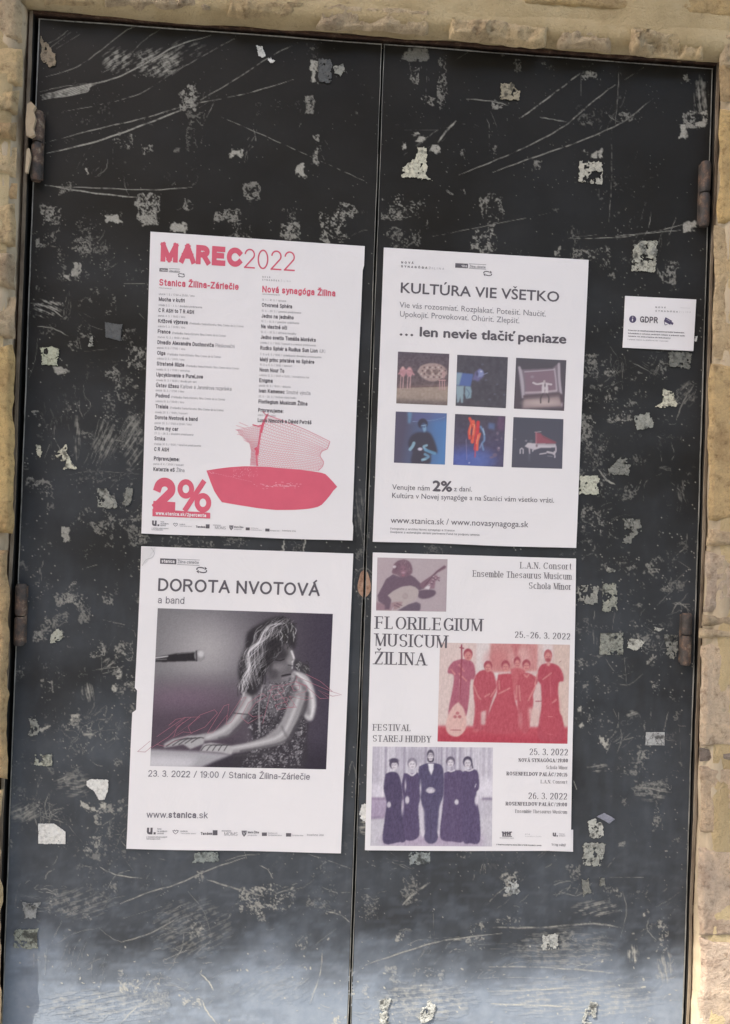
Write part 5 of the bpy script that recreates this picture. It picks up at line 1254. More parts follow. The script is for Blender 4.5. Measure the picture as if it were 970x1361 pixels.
def inner(v):
    Q = np.array(zb((450, 55), (425, 130), (408, 220), (396, 290), (390, 345), (395, 400))); return np.array([np.interp(v, np.linspace(0, 1, 6), Q[:, 0]), np.interp(v, np.linspace(0, 1, 6), Q[:, 1])])
def sail(u, v):
    a, b = inner(v), outer(v); p = a * (1 - u) + b * u; p[1] -= math.sin(PI * u) * (6 - 10 * v) * .35; return tuple(p)
for k in range(21):
    net.line([sail(u, min(1, max(0, (k + .35 * math.sin(u * 6)) / 20))) for u in np.linspace(0, 1, 12)], .42, k % 3)
for k in range(26):
    u0 = k / 25; net.line([sail(min(1, max(0, u0 + .018 * ((-1) ** j))), j / 22) for j in range(23)], .34 if u0 < .6 else .22, 4 + k % 3)
def sail2(u, v):
    a = np.array(inter(zb((425, 125))[0], zb((392, 400))[0], v)); Q = np.array(zb((255, 160), (290, 205), (340, 250), (352, 300), (345, 400))); b = np.array([np.interp(v, np.linspace(0, 1, 5), Q[:, 0]), np.interp(v, np.linspace(0, 1, 5), Q[:, 1])])
    return tuple(a * (1 - u) + b * u)
for k in range(20): net.line([sail2(u, k / 19) for u in np.linspace(0, 1.0, 6)], .42, k % 3)
for k in range(12): net.line([sail2(k / 11 + .03 * ((-1) ** j), j / 20) for j in range(21)], .42, 4 + k % 3)
for a, b in (((330, 135), (270, 110)), ((310, 150), (248, 130)), ((300, 175), (245, 158)), ((300, 195), (255, 190)), ((330, 245), (300, 228))): net.line(zb(a, b), .5, 9)
net.line([sail(0.02 + u * .98, 0) for u in np.linspace(0, 1, 10)], .7, 11); net.line([outer(v) for v in np.linspace(0, 1, 18)], .7, 12)
net.build('boat_net', PINKINK, p1)
glint = Printer(UP1)
r_ = random.Random(4)
for k in range(70):
    x = r_.gauss(520, 110); y = 540 + r_.gauss(0, 9); l = r_.uniform(4, 26); 
    if 350 < x < 720: glint.line(zb((x, y), (x + l, y + r_.uniform(-3, 3))), r_.uniform(.3, .9), 44 + k % 6)
for k in range(60):
    x = r_.uniform(230, 390); y = 430 + r_.uniform(-12, 50) ; glint.line(zb((x, y), (x + r_.uniform(-8, 8), y + r_.uniform(-7, 7))), .4, 44 + k % 6)
for k in range(16):
    x = 90 + k * 17; glint.line(zb((x, 450 + k * 4), (x + 12, 453 + k * 4 + r_.uniform(-3, 3))), .3, 45)
glint.line(zb((62, 440), (80, 455), (100, 455), (88, 445)), .5, 46)
glint.build('boat_glints', ink('pale_pink_ink', (0.78, 0.36, 0.42)), p1)
logos(dk, gy, pl, (201.6, 699.2), (393.0, 706.4))
rd.build('red_print', REDINK, p1); dk.build('programme_titles', INK, p1); gy.build('programme_dates', GREYINK, p1); pl.build('pale_print', PALEINK, p1); wh.build('web_address', WHITE, p1)

# ================================================================== poster 2: culture, two percent
p2 = poster('event_poster', cen('p2'), 'white KULT\u00daRA VIE V\u0160ETKO poster with six small square stage photographs')
sheet(p2, POST['p2'], edges={'R': lambda v: .3 * math.sin(7 * v + 1), 'B': lambda u: .4 * math.sin(9 * u + 2)})
dk, gy, pl, wh, h1 = [Printer(UP2) for _ in range(5)]
h1.text('KULT\u00daRA VIE V\u0160ETKO', (531.0, 388.8), (742.6, 401.2), 13.6, 'human', bold=2.0)
h1.sec('title_second_line').text('\u2026 len nevie tla\u010di\u0165 peniaze', (529.3, 445.4), (751.8, 456.6), 12.4, 'human', bold=4.2)
h1.build('title', INK, p2)
gy.sec('subtitle').text('Vie v\u00e1s rozosmia\u0165. Rozplaka\u0165. Pote\u0161i\u0165. Nau\u010di\u0165.', (530.8, 408.6), (725.2, 420.8), 7.6, 'human')
gy.text('Upokoji\u0165. Provokova\u0165. Oh\u00fari\u0165. Zlep\u0161i\u0165.', (530.8, 420.7), (690, 429.8), 7.6, 'human')
dk.sec('logo'); spaced(dk, 'NOV\u00c1', (533.2, 350.2), (549.2, 351.0), 2.9, 20); spaced(dk, 'SYNAG\u00d3GA', (533, 355.4), (567.4, 357.4), 2.9, 20); spaced(pl, '\u017dILINA', (570, 357.6), (589.8, 358.8), 2.9, 10)
stanica(dk, gy, 605, 349.8, 41, 6.0); wh.text('stanica', (607, 354.6), (620.4, 355.4), 3.6, 'grot', 16, 8); gy.text('\u017dilina-z\u00e1rie\u010die', (624, 355.6), (645, 356.8), 3.2, 'grot', 13, 8); swirl(dk, 648, 363.6, 4.2)
dk.sec('donation_text').text('Venujte n\u00e1m', (521, 650.6), (570.8, 652.0), 7.0, 'human'); dk.text('2%', (574.4, 652.2), (600.0, 653.2), 13.4, 'human', bold=5); dk.text('z dan\u00ed.', (603, 652.8), (627, 653.4), 6.6, 'human')
dk.text('Kult\u00fara v Novej synag\u00f3ge a na Stanici v\u00e1m v\u0161etko vr\u00e1ti.', (520.3, 661.7), (736.2, 668.2), 7.0, 'human')
dk.sec('web_addresses').text('www.stanica.sk / www.novasynagoga.sk', (519, 695.0), (702, 700.8), 8.2, 'human')
gy.sec('photo_credits').text('Fotografie z arch\u00edvu Novej synag\u00f3gy a Stanice', (518.7, 703.8), (604, 706.4), 2.7, 'grot', 13, 8); gy.text('Dos\u00edpan\u00e9 z autorsk\u00fdmi d\u00e1tami partnerov Fond na podporu umenia', (518.7, 708.3), (637, 712.2), 2.7, 'grot', 13, 8)
dk.build('small_print', INK, p2); gy.build('grey_lines', GREYINK, p2); pl.build('pale_print', PALEINK, p2); wh.build('logo_lettering', WHITE, p2)
G = dict(gain=1.0, veil=0.0, fade=0.10)
# the six stage photographs, in the enlarged views (520|600|675, 465, x8.506)
v1, v2, v3 = (520, 465, 8.506), (600, 465, 8.506), (675, 465, 8.506)
a = Pic(v1, [(75, 20), (655, 46), (633, 628), (55, 605)], 4).grad((96, 88, 98), (112, 98, 100), 300, 20, 300, 420)
a.poly([(40, 425), (680, 400), (660, 640), (30, 640)], (168, 152, 140), 12); a.grad if False else None
a.poly([(40, 560), (660, 580), (660, 640), (30, 640)], (105, 95, 95), 25, .8); a.line([(70, 425), (640, 408)], 14, (110, 88, 90), 5, .7)
for fx in (100, 130, 180, 210): a.line([(fx + 8, 300), (fx, 440)], 12, (200, 165, 165), 3, .85)
for cx in (130, 205): a.ell(cx, 250, 36, 55, (196, 150, 155), 6); a.ell(cx, 205 if cx < 150 else 225, 15, 17, (205, 168, 165), 4)
a.line([(85, 270), (130, 235), (215, 240), (255, 280)], 18, (190, 145, 150), 4)
a.poly([(292, 245), (340, 180), (460, 150), (580, 180), (632, 255), (590, 310), (470, 360), (360, 320)], (172, 152, 148), 4, 1, True)
for i in range(9):
    for j in range(4):
        x = 340 + i * 32; y = 200 + j * 36
        if ((x - 462) / 150) ** 2 + ((y - 255) / 90) ** 2 < 1: a.ell(x + (j % 2) * 12, y, 9, 11, (100, 84, 86) if (i + j) % 2 else (205, 192, 182), 3, .85)
a.ell(420, 250, 28, 30, (105, 88, 88), 5, .6); a.ell(505, 250, 28, 30, (105, 88, 88), 5, .6)
for fx in (545, 575, 600): a.line([(fx, 340), (fx + 2, 455)], 11, (200, 160, 162), 3, .85)
a.line([(540, 345), (610, 345)], 14, (198, 160, 160), 3); a.ell(590, 280, 20, 50, (190, 155, 155), 5, .7); a.noise(9, 20, 3)
a.build('photograph', p2, (72, 72), **G)
b = Pic(v2, [(65, 56), (637, 84), (614, 660), (45, 632)], 4).fill((86, 84, 92)); b.noise(6, 40, 5)
b.poly([(55, 255), (245, 275), (215, 415), (50, 400)], (96, 116, 170), 5); b.poly([(55, 258), (122, 262), (85, 400), (50, 395)], (142, 166, 182), 6)
b.poly([(55, 405), (140, 410), (135, 500), (128, 600), (108, 600), (100, 530), (85, 590), (62, 600), (55, 500)], (150, 172, 182), 5); b.poly([(155, 412), (215, 415), (228, 470), (220, 545), (165, 555), (150, 500)], (140, 165, 178), 5)
b.line([(165, 440), (200, 490), (180, 540)], 8, (100, 120, 140), 4); b.poly([(230, 340), (265, 260), (315, 208), (360, 250), (365, 300), (330, 330), (300, 360), (270, 345)], (118, 116, 160), 8, .9)
b.ell(328, 265, 34, 42, (140, 150, 195), 8); b.ell(335, 245, 12, 9, (205, 208, 225), 4); b.line([(300, 310), (330, 290), (405, 262)], 10, (150, 160, 190), 5, .8); b.ell(290, 270, 14, 22, (84, 82, 110), 6, .8)
for q in ((350, 165), (515, 390), (595, 508), (430, 560), (490, 500), (390, 340)): b.ell(q[0], q[1], 14, 10, (112, 112, 130), 6, .6)
b.build('photograph', p2, (72, 72), **G)
c = Pic(v3, [(92, 90), (660, 118), (634, 690), (66, 665)], 4).grad((90, 88, 95), (92, 84, 92), 300, 90, 300, 690)
c.poly([(115, 175), (150, 225), (500, 210), (585, 140), (605, 505), (160, 545)], (132, 122, 132), 6); c.poly([(190, 245), (520, 220), (550, 460), (205, 500)], (138, 118, 130), 8)
c.poly([(118, 185), (155, 225), (185, 530), (160, 545)], (176, 168, 178), 8); c.line([(130, 200), (165, 360), (172, 530)], 26, (185, 178, 186), 8, .8); c.line([(575, 160), (580, 330), (600, 500)], 26, (190, 182, 190), 8, .85); c.line([(525, 215), (540, 330), (550, 450)], 18, (188, 178, 186), 6, .8)
c.line([(190, 248), (350, 238), (520, 224)], 12, (190, 184, 192), 5, .8); c.line([(200, 485), (380, 478), (545, 462)], 22, (205, 192, 196), 10, .7); c.poly([(170, 515), (590, 480), (600, 520), (175, 548)], (104, 92, 98), 5)
c.poly([(180, 555), (580, 525), (620, 640), (160, 665)], (168, 150, 150), 14); c.ell(390, 600, 150, 28, (205, 190, 184), 25, .7); c.line([(600, 510), (625, 690)], 30, (95, 82, 90), 8, .8)
c.line([(285, 372), (330, 388), (400, 378), (450, 385), (490, 392)], 20, (206, 198, 202), 4); c.poly([(385, 375), (450, 378), (455, 490), (425, 495), (418, 430), (405, 490), (382, 488)], (208, 200, 204), 4); c.ell(410, 358, 14, 15, (190, 176, 178), 4); c.ell(418, 400, 8, 22, (110, 100, 108), 4)
c.line([(395, 495), (370, 545), (370, 598)], 16, (96, 88, 92), 4); c.line([(435, 495), (462, 540), (460, 592)], 16, (96, 88, 92), 4); c.ell(275, 305, 20, 16, (165, 155, 165), 8, .6); c.ell(608, 620, 10, 24, (180, 165, 172), 6, .8)
c.build('photograph', p2, (72, 72), **G)
d_ = Pic(v1, [(50, 697), (627, 718), (606, 1298), (28, 1275)], 4).grad((92, 88, 108), (92, 136, 190), 120, 1000, 600, 1080)
d_.poly([(240, 700), (630, 718), (625, 790), (430, 800), (240, 815)], (104, 106, 150), 20, .8); d_.poly([(185, 700), (238, 705), (215, 835), (188, 825)], (112, 152, 188), 10, .85); d_.line([(240, 812), (320, 806), (480, 795), (610, 760)], 5, (150, 178, 205), 4, .7)
d_.ell(520, 880, 60, 120, (90, 130, 190), 50, .5)
d_.poly([(300, 930), (250, 950), (205, 1000), (190, 1080), (235, 1150), (230, 1285), (430, 1290), (450, 1180), (520, 1160), (480, 1010), (420, 930)], (74, 72, 84), 10, 1, True)
d_.ell(355, 835, 56, 58, (72, 70, 84), 8); d_.ell(368, 878, 34, 50, (84, 100, 135), 10); d_.ell(375, 890, 20, 36, (140, 178, 208), 8, .9); d_.line([(340, 858), (395, 850)], 8, (170, 200, 220), 5, .8); d_.ell(372, 872, 10, 8, (70, 80, 110), 4, .8)
d_.line([(255, 1055), (240, 1090), (212, 1125)], 34, (150, 188, 208), 8, .9); d_.ell(325, 1122, 26, 17, (208, 205, 222), 5); d_.line([(400, 1080), (365, 1095), (390, 1130)], 26, (150, 188, 208), 7, .9); d_.line([(385, 1130), (430, 1150), (490, 1170)], 34, (110, 160, 195), 9, .9); d_.line([(380, 1180), (420, 1210), (350, 1245)], 28, (120, 162, 192), 8, .9); d_.ell(370, 1240, 26, 9, (165, 200, 212), 5)
d_.build('photograph', p2, (72, 72), **G)
e_ = Pic(v2, [(40, 725), (610, 750), (584, 1325), (18, 1300)], 4).grad((84, 80, 90), (86, 82, 108), 300, 730, 300, 1100)
e_.ell(180, 1250, 260, 130, (92, 108, 180), 70, .9); e_.ell(330, 1240, 120, 70, (98, 118, 180), 50, .6); e_.poly([(525, 750), (610, 755), (595, 920), (510, 900)], (110, 84, 112), 12, .8)
e_.poly([(420, 825), (490, 835), (485, 905), (415, 890)], (104, 124, 168), 10, .8)
for P_, w_, cc in (([(205, 775), (225, 830), (200, 920), (205, 1000)], 30, (222, 92, 80)), ([(245, 810), (255, 900), (240, 1000), (235, 1040)], 38, (226, 100, 84)), ([(300, 820), (295, 900), (285, 1000), (270, 1120)], 40, (205, 72, 78)), ([(320, 950), (295, 1040), (290, 1130)], 26, (228, 110, 92)), ([(270, 1100), (265, 1210)], 14, (190, 90, 110))): e_.line(P_, w_, cc, 7)
for P_ in ([(215, 850), (205, 960)], [(260, 850), (240, 960)], [(300, 960), (280, 1060)], [(240, 840), (262, 850)]): e_.line(P_, 9, (240, 172, 130), 4, .8)
e_.line([(240, 880), (225, 1010)], 10, (160, 60, 70), 5, .8); e_.line([(330, 870), (365, 940), (370, 1020), (345, 1060), (360, 1130)], 22, (120, 150, 190), 8, .9); e_.line([(355, 890), (372, 960)], 12, (176, 196, 216), 5, .9); e_.line([(340, 1060), (320, 1110)], 12, (150, 160, 195), 5, .7)
e_.line([(165, 1010), (168, 1100), (172, 1240)], 9, (160, 150, 185), 4, .6); e_.ell(200, 1278, 9, 7, (190, 195, 225), 4)
for q in ((520, 945, 14, 18), (510, 1018, 20, 8), (530, 1120, 18, 26), (490, 1190, 26, 22), (455, 1215, 24, 12), (565, 1000, 9, 16)): e_.ell(*q, (128, 112, 132), 6, .75)
e_.ell(535, 1110, 9, 9, (180, 165, 180), 4, .7); e_.noise(5, 30, 8); e_.build('photograph', p2, (72, 72), **G)
f_ = Pic(v3, [(62, 760), (627, 784), (612, 1345), (40, 1328)], 4).grad((84, 86, 97), (88, 88, 100), 300, 760, 300, 1340)
f_.poly([(310, 935), (375, 945), (385, 965), (545, 1045), (540, 1060), (315, 1062)], (150, 92, 104), 5); f_.line([(305, 930), (372, 925)], 8, (176, 165, 170), 3); f_.line([(318, 935), (318, 1075)], 14, (170, 120, 130), 4); f_.line([(400, 985), (540, 1048)], 16, (128, 88, 98), 5, .8)
f_.poly([(190, 1090), (225, 1050), (310, 1058), (540, 1066), (545, 1105), (370, 1108), (300, 1132), (225, 1108)], (198, 192, 198), 4); f_.ell(325, 1082, 12, 18, (120, 100, 108), 4, .8); f_.line([(330, 1070), (520, 1076)], 8, (150, 140, 146), 4, .7)
for P_ in ([(240, 1110), (245, 1170)], [(285, 1115), (280, 1145)], [(540, 1095), (540, 1150), (515, 1180)], [(525, 1150), (530, 1215)]): f_.line(P_, 15, (190, 184, 192), 4)
f_.line([(360, 1178), (430, 1168)], 13, (196, 190, 196), 4); f_.line([(445, 1155), (520, 1170)], 22, (190, 184, 190), 5); f_.line([(450, 1200), (500, 1206)], 9, (170, 165, 172), 5, .6)
f_.line([(138, 1170), (138, 1125), (155, 1112), (172, 1125), (172, 1170)], 13, (186, 182, 190), 4, 1, False); f_.ell(205, 1028, 12, 11, (150, 146, 156), 5, .8); f_.ell(262, 1030, 18, 12, (110, 116, 122), 6, .8); f_.ell(80, 1012, 11, 9, (120, 120, 130), 5, .7); f_.ell(240, 1210, 12, 40, (104, 104, 116), 10, .6)
f_.build('photograph', p2, (72, 72), **G)

# ================================================================== poster 3: the singer
p3 = poster('concert_poster', cen('p3'), 'white concert poster with large grey photograph of a curly-haired singer at a keyboard')
def e3(v):
    r = .5 * math.sin(8 * v) - 0.3
    if v < .475: r += 1.0 * v / .475
    if .475 < v < .548: r += 4.2
    elif v >= .548: r -= .6
    return r
sheet(p3, POST['p3'], edges={'L': e3, 'B': lambda u: .4 * math.sin(8 * u)}, n=(44, 110))
dk, gy, pl, wh, h1 = [Printer(UP3) for _ in range(5)]
h1.text('DOROTA NVOTOV\u00c1', (209.8, 785.4), (423.4, 792.2), 17.0, 'grot', 15.5, 30); h1.build('title', INK, p3)
h2 = Printer(UP3); h2.text('a band', (209.6, 801.8), (244.4, 802.8), 9.4, 'grot', 11, 18)
h2.sec('date_line').text('23. 3. 2022 / 19:00 / Stanica \u017dilina-Z\u00e1rie\u010die', (196.8, 1032.0), (411.4, 1036.4), 8.6, 'grot', 11.5, 18)
h2.sec('web_address').text('www.', (194.6, 1086.6), (222.4, 1087.0), 8.6, 'grot', 11, 16); h2.text('stanica', (223.6, 1087.0), (260.6, 1087.4), 8.6, 'grot', 19, 16); h2.text('.sk', (262.2, 1087.4), (276, 1087.6), 8.6, 'grot', 11, 16); h2.build('grey_lines', ink('mid_ink', (0.17, 0.16, 0.185)), p3)
stanica(dk, gy, 212.8, 742.0, 52.6, 7.2, .045); wh.text('stanica', (214.6, 747.6), (231.8, 748.4), 4.4, 'grot', 18, 10); gy.text('\u017dilina-z\u00e1rie\u010die', (236, 748.4), (264, 749.6), 4.0, 'grot', 13, 10); swirl(dk, 268, 757.6, 5.2)
logos(dk, gy, pl, (194.6, 1109.2), (429.8, 1110.4))
dk.build('logo_strip', INK, p3); gy.build('logo_lettering', GREYINK, p3); pl.build('pale_print', PALEINK, p3); wh.build('logo_name', WHITE, p3)
s = Pic((170, 800, 3.129), [(124, 26), (852, 50), (824, 696), (92, 682)], 1.5)
s.grad((128, 126, 130), (92, 84, 98), 200, 200, 760, 260)
s._put(np.exp(-(((s.X - 330) / 170) ** 2 + ((s.Y - 190) / 150) ** 2)), (178, 174, 176), .85)
s._put(np.clip((s.Y - 280) / 200, 0, 1) * np.clip((560 - s.X) / 150, 0, 1), (96, 80, 96), .85)
s._put(np.exp(-(((s.X - 230) / 220) ** 2 + ((s.Y - 400) / 60) ** 2)), (140, 108, 134), .5)
s._put(np.clip((s.X - 700) / 140, 0, 1), (84, 76, 96), .7)
s._put(np.clip((s.Y - 560) / 100, 0, 1) * np.clip((s.X - 350) / 100, 0, 1), (70, 64, 78), .8)
# microphone
s.poly([(112, 230), (160, 222), (205, 213), (280, 208), (288, 245), (200, 248), (150, 250), (112, 248)], (66, 62, 68), 2); s.line([(112, 233), (165, 226)], 5, (190, 188, 190), 2); s.line([(205, 216), (278, 210)], 3, (120, 118, 122), 2); s.ell(298, 223, 22, 26, (150, 148, 150), 3); s.ell(303, 216, 13, 14, (205, 203, 205), 5, .8); s.line([(284, 204), (286, 245)], 6, (90, 86, 92), 2); s.line([(112, 240), (160, 238)], 5, (120, 118, 120), 2)
# keyboard
s.poly([(88, 612), (300, 622), (440, 634), (380, 660), (300, 690), (80, 692)], (168, 166, 172), 5); s.poly([(88, 640), (290, 650), (250, 690), (80, 690)], (196, 194, 200), 12); s.poly([(440, 634), (640, 660), (640, 700), (300, 700), (360, 665)], (76, 70, 82), 6)
# body: dress, far arm, back and near arm
s.poly([(560, 350), (700, 360), (745, 480), (745, 560), (722, 700), (470, 700), (440, 650), (520, 600), (505, 480)], (78, 73, 82), 6, 1, True)
dress = s.mask([(520, 400), (560, 350), (640, 350), (700, 400), (745, 470), (742, 560), (715, 695), (470, 695), (500, 620), (500, 480)], 5)
s.noise(.6, 9, 21, (160, 158, 162), 1.0, dress, .66); s.noise(.55, 5, 23, (215, 213, 216), 1.0, dress, .76)
s.poly([(480, 372), (530, 380), (525, 430), (500, 470), (440, 530), (410, 560), (330, 578), (285, 572), (300, 552), (370, 532), (420, 490), (455, 440)], (158, 155, 158), 4, 1, True)
s.line([(505, 400), (470, 460), (405, 530), (330, 562)], 16, (196, 194, 196), 8, .75); s.line([(440, 462), (500, 468)], 5, (88, 84, 90), 2, .8); s.line([(522, 398), (515, 450), (440, 545), (380, 568)], 12, (105, 101, 108), 6, .7)
s.poly([(150, 590), (185, 570), (250, 556), (320, 552), (315, 590), (260, 612), (230, 592), (190, 600), (150, 606)], (172, 170, 172), 3)
for q in range(5): s.line([(160 + 26 * q, 600 - q * 4), (200 + 24 * q, 576 - q * 3), (250 + 16 * q, 566)], 5, (84, 80, 86), 2, .7)
s.poly([(690, 285), (735, 298), (768, 345), (782, 410), (780, 450), (765, 492), (735, 482), (722, 420), (700, 360), (660, 330)], (186, 184, 186), 4, 1, True)
s.line([(704, 300), (750, 342), (770, 420), (762, 476)], 8, (216, 214, 216), 5, .75); s.line([(715, 330), (742, 380), (748, 460)], 20, (134, 130, 136), 9, .8); s.line([(690, 300), (720, 330)], 12, (140, 136, 140), 6, .7); s.line([(735, 360), (728, 450)], 20, (120, 116, 122), 9, .7)
s.poly([(690, 372), (742, 372), (735, 440), (694, 516), (656, 580), (600, 600), (520, 614), (440, 628), (402, 622), (424, 600), (500, 584), (584, 552), (634, 500), (664, 430)], (158, 155, 158), 4, 1, True)
s.line([(708, 400), (682, 474), (634, 556), (530, 590), (430, 608)], 11, (206, 204, 206), 9, .75); s.line([(735, 420), (700, 510), (655, 576), (560, 604), (470, 620)], 9, (98, 94, 100), 6, .7); s.line([(640, 520), (660, 560)], 10, (122, 118, 122), 6, .6); s.line([(745, 380), (735, 450), (690, 540), (660, 590)], 14, (92, 88, 95), 6, .8); s.line([(600, 620), (500, 636), (440, 640)], 10, (90, 86, 92), 5, .7)
s.poly([(298, 620), (315, 590), (345, 585), (420, 596), (440, 610), (430, 634), (380, 626), (330, 622)], (178, 176, 178), 3)
for q in range(5): s.line([(304 + 24 * q, 618), (326 + 22 * q, 596), (380 + 10 * q, 596)], 4, (80, 76, 82), 2, .75)
s.poly([(680, 300), (700, 370), (650, 420), (600, 480), (560, 420), (560, 340)], (126, 122, 128), 8, .85); nk = s.mask([(560, 340), (690, 310), (690, 400), (560, 520)], 5); s.noise(.5, 8, 33, (60, 56, 64), 1, nk, .6); s.noise(.6, 5, 34, (200, 198, 200), 1, nk, .66)
s.line([(700, 310), (640, 440), (580, 540)], 8, (98, 94, 100), 4, .8); s.line([(560, 345), (545, 440), (548, 540)], 7, (180, 178, 180), 3, .7)
# face and hair
s.poly([(590, 190), (640, 168), (684, 196), (690, 232), (694, 246), (684, 262), (686, 282), (672, 300), (650, 326), (618, 336), (580, 310), (566, 250)], (120, 116, 121), 4, 1, True)
s.poly([(646, 205), (684, 200), (692, 240), (684, 262), (666, 262)], (150, 147, 150), 5, .9); s.line([(680, 205), (691, 238), (684, 250)], 7, (222, 220, 222), 3, .9); s.line([(684, 256), (683, 276)], 5, (196, 194, 196), 3, .9)
s.poly([(590, 205), (640, 190), (672, 205), (660, 236), (600, 250)], (74, 70, 76), 8, .9); s.line([(610, 240), (632, 244), (650, 238)], 4, (52, 49, 55), 2, .9); s.ell(628, 272, 24, 12, (140, 136, 140), 8, .8); s.ell(604, 300, 20, 20, (92, 88, 94), 9, .8)
s.line([(640, 308), (660, 303), (676, 301)], 6, (58, 52, 60), 2, .95); s.line([(642, 318), (668, 312)], 4, (160, 150, 158), 2, .8); s.line([(666, 262), (684, 266)], 3, (66, 62, 68), 2, .9); s.ell(655, 322, 16, 8, (140, 136, 140), 4, .7)
rr = random.Random(9)
hair = [(486, 190), (500, 125), (560, 84), (620, 62), (668, 72), (694, 108), (700, 160), (690, 196), (668, 172), (636, 176), (600, 206), (578, 258), (566, 320), (545, 362), (520, 392), (488, 372), (466, 330), (458, 280), (470, 230)]
s.poly(hair, (72, 68, 74), 6, 1, True)
def lock(t, w, g, a=.8, j=0):
    """one wavy lock; t 0 at the far left of the head, 1 at the brow"""
    sx, sy = 640 + rr.gauss(0, 26), 84 + rr.gauss(0, 9)
    mx, my = 486 + 175 * t + rr.gauss(0, 7), 150 + 18 * t + rr.gauss(0, 10)
    ex, ey = 474 + 118 * t + rr.gauss(0, 9), 372 - 150 * t ** 1.4 + rr.gauss(0, 16)
    ph = 7.5 * t + rr.gauss(0, .45); P_ = []
    for u in np.linspace(0, 1, 13):
        x = (1 - u) ** 2 * sx + 2 * u * (1 - u) * (mx - 22 * (1 - t)) + u * u * ex; y = (1 - u) ** 2 * sy + 2 * u * (1 - u) * my + u * u * ey
        P_.append((x + math.sin(ph + u * 17) * (4 + 9 * u), y + math.cos(ph + u * 14) * 5))
    k0 = rr.choice([0, 0, 2, 5]); P_ = P_[k0:]
    s.line(P_, w, (g, g - 3, g + 1), 1.2, a)
for q in range(60): lock(rr.random(), rr.uniform(1.6, 3.2), rr.choice([122, 146, 168, 188]), .6)
for q in range(110): lock(rr.random(), rr.uniform(3, 6), rr.choice([52, 58, 66, 76]), .6)
for q in range(52): lock(rr.random() ** 1.6, rr.uniform(1.5, 2.8), rr.choice([122, 150, 176, 196]), .55)
for q in range(14): lock(rr.random() * .3, rr.uniform(1.4, 2.4), 215, .7)
s.ell(612, 178, 34, 26, (60, 56, 62), 12, .8); s.ell(586, 236, 16, 44, (58, 54, 60), 9, .75); s.ell(668, 110, 22, 22, (84, 80, 86), 9, .6)
for q in range(26):
    x = 640 + rr.uniform(-6, 52); y = 148 + rr.uniform(-60, 14); s.line([(x, y), (x + rr.uniform(2, 14), y + 16), (x + rr.uniform(-4, 12), y + 34)], rr.uniform(2, 4), (rr.choice([190, 170, 70, 62, 208, 84]),) * 3, 1.2, .75)
s.poly([(690, 236), (720, 248), (748, 262), (758, 284), (750, 302), (722, 292), (694, 278)], (84, 80, 86), 4, 1, True)
for q in range(20):
    x = rr.uniform(694, 748); y = rr.uniform(244, 290); s.line([(x, y), (x + 8, y + 4), (x + 10, y + 12)], 2.4, (rr.choice([176, 150, 58, 62, 196]),) * 3, 1.2, .8)
for q in range(16):
    x = rr.uniform(462, 500); y = rr.uniform(150, 330); s.line([(x + 12, y), (x - 4, y + 14), (x + 2, y + 30)], 1.6, (150, 147, 150), 1.2, .6)
s.noise(5, 3, 40); s.im = (s.im - 128) * 1.22 + 116; s.build('photograph', p3, (236, 214), 1.0, .0, .0, sat=.62)
kon = Printer(UP3)
def kz(*p): return [(170 + x / 3.129, 800 + y / 3.129) for x, y in p]
for L_ in ([(40, 622), (200, 488), (240, 480), (72, 624), (40, 622)], [(120, 560), (236, 480), (300, 478), (165, 575), (230, 540), (268, 545), (150, 600), (118, 592)], [(300, 470), (250, 520), (262, 545), (320, 520), (372, 462), (360, 448), (300, 470)], [(330, 545), (400, 432), (420, 425), (412, 490), (470, 402), (492, 395), (430, 500), (408, 510), (412, 470), (352, 545), (330, 545)],
        [(560, 380), (500, 420), (470, 480), (500, 505), (560, 470), (520, 478), (500, 462), (530, 420), (575, 392), (560, 380)], [(580, 372), (640, 352), (650, 372), (600, 392), (610, 408), (660, 396), (664, 412), (612, 430), (622, 448), (690, 436), (690, 420)], [(560, 505), (600, 350), (640, 345)], [(640, 350), (700, 330), (745, 350), (740, 372), (700, 385), (770, 400), (740, 408), (670, 392), (700, 438), (670, 440), (620, 360)],
        [(680, 350), (712, 346), (715, 362), (690, 370), (680, 350)], [(700, 310), (840, 370), (888, 386), (850, 392), (790, 366), (835, 400), (800, 402), (740, 350), (700, 335), (700, 310)], [(100, 605), (170, 560), (230, 500)], [(190, 560), (205, 520), (262, 480)], [(740, 300), (800, 330), (850, 372)]):
    kon.line(kz(*L_), .5, 50)
kon.build('concert_outline_lettering', ink('rose_ink', (0.40, 0.16, 0.21)), p3)
torn = Printer(UP3)
sheet(p3, [(188.6, 727), (207, 727.6), (193.5, 748), (187.6, 752)], 'torn_tape', n=(8, 8), dy=-0.0006, mat=paper('tape', (0.70, 0.69, 0.69), .3))
tl_ = Printer(UP3); tl_.line([(201, 728), (205, 735), (202, 741), (194, 744), (189, 752)], .55, 60, True); tl_.build('crease', PALEINK, p3)

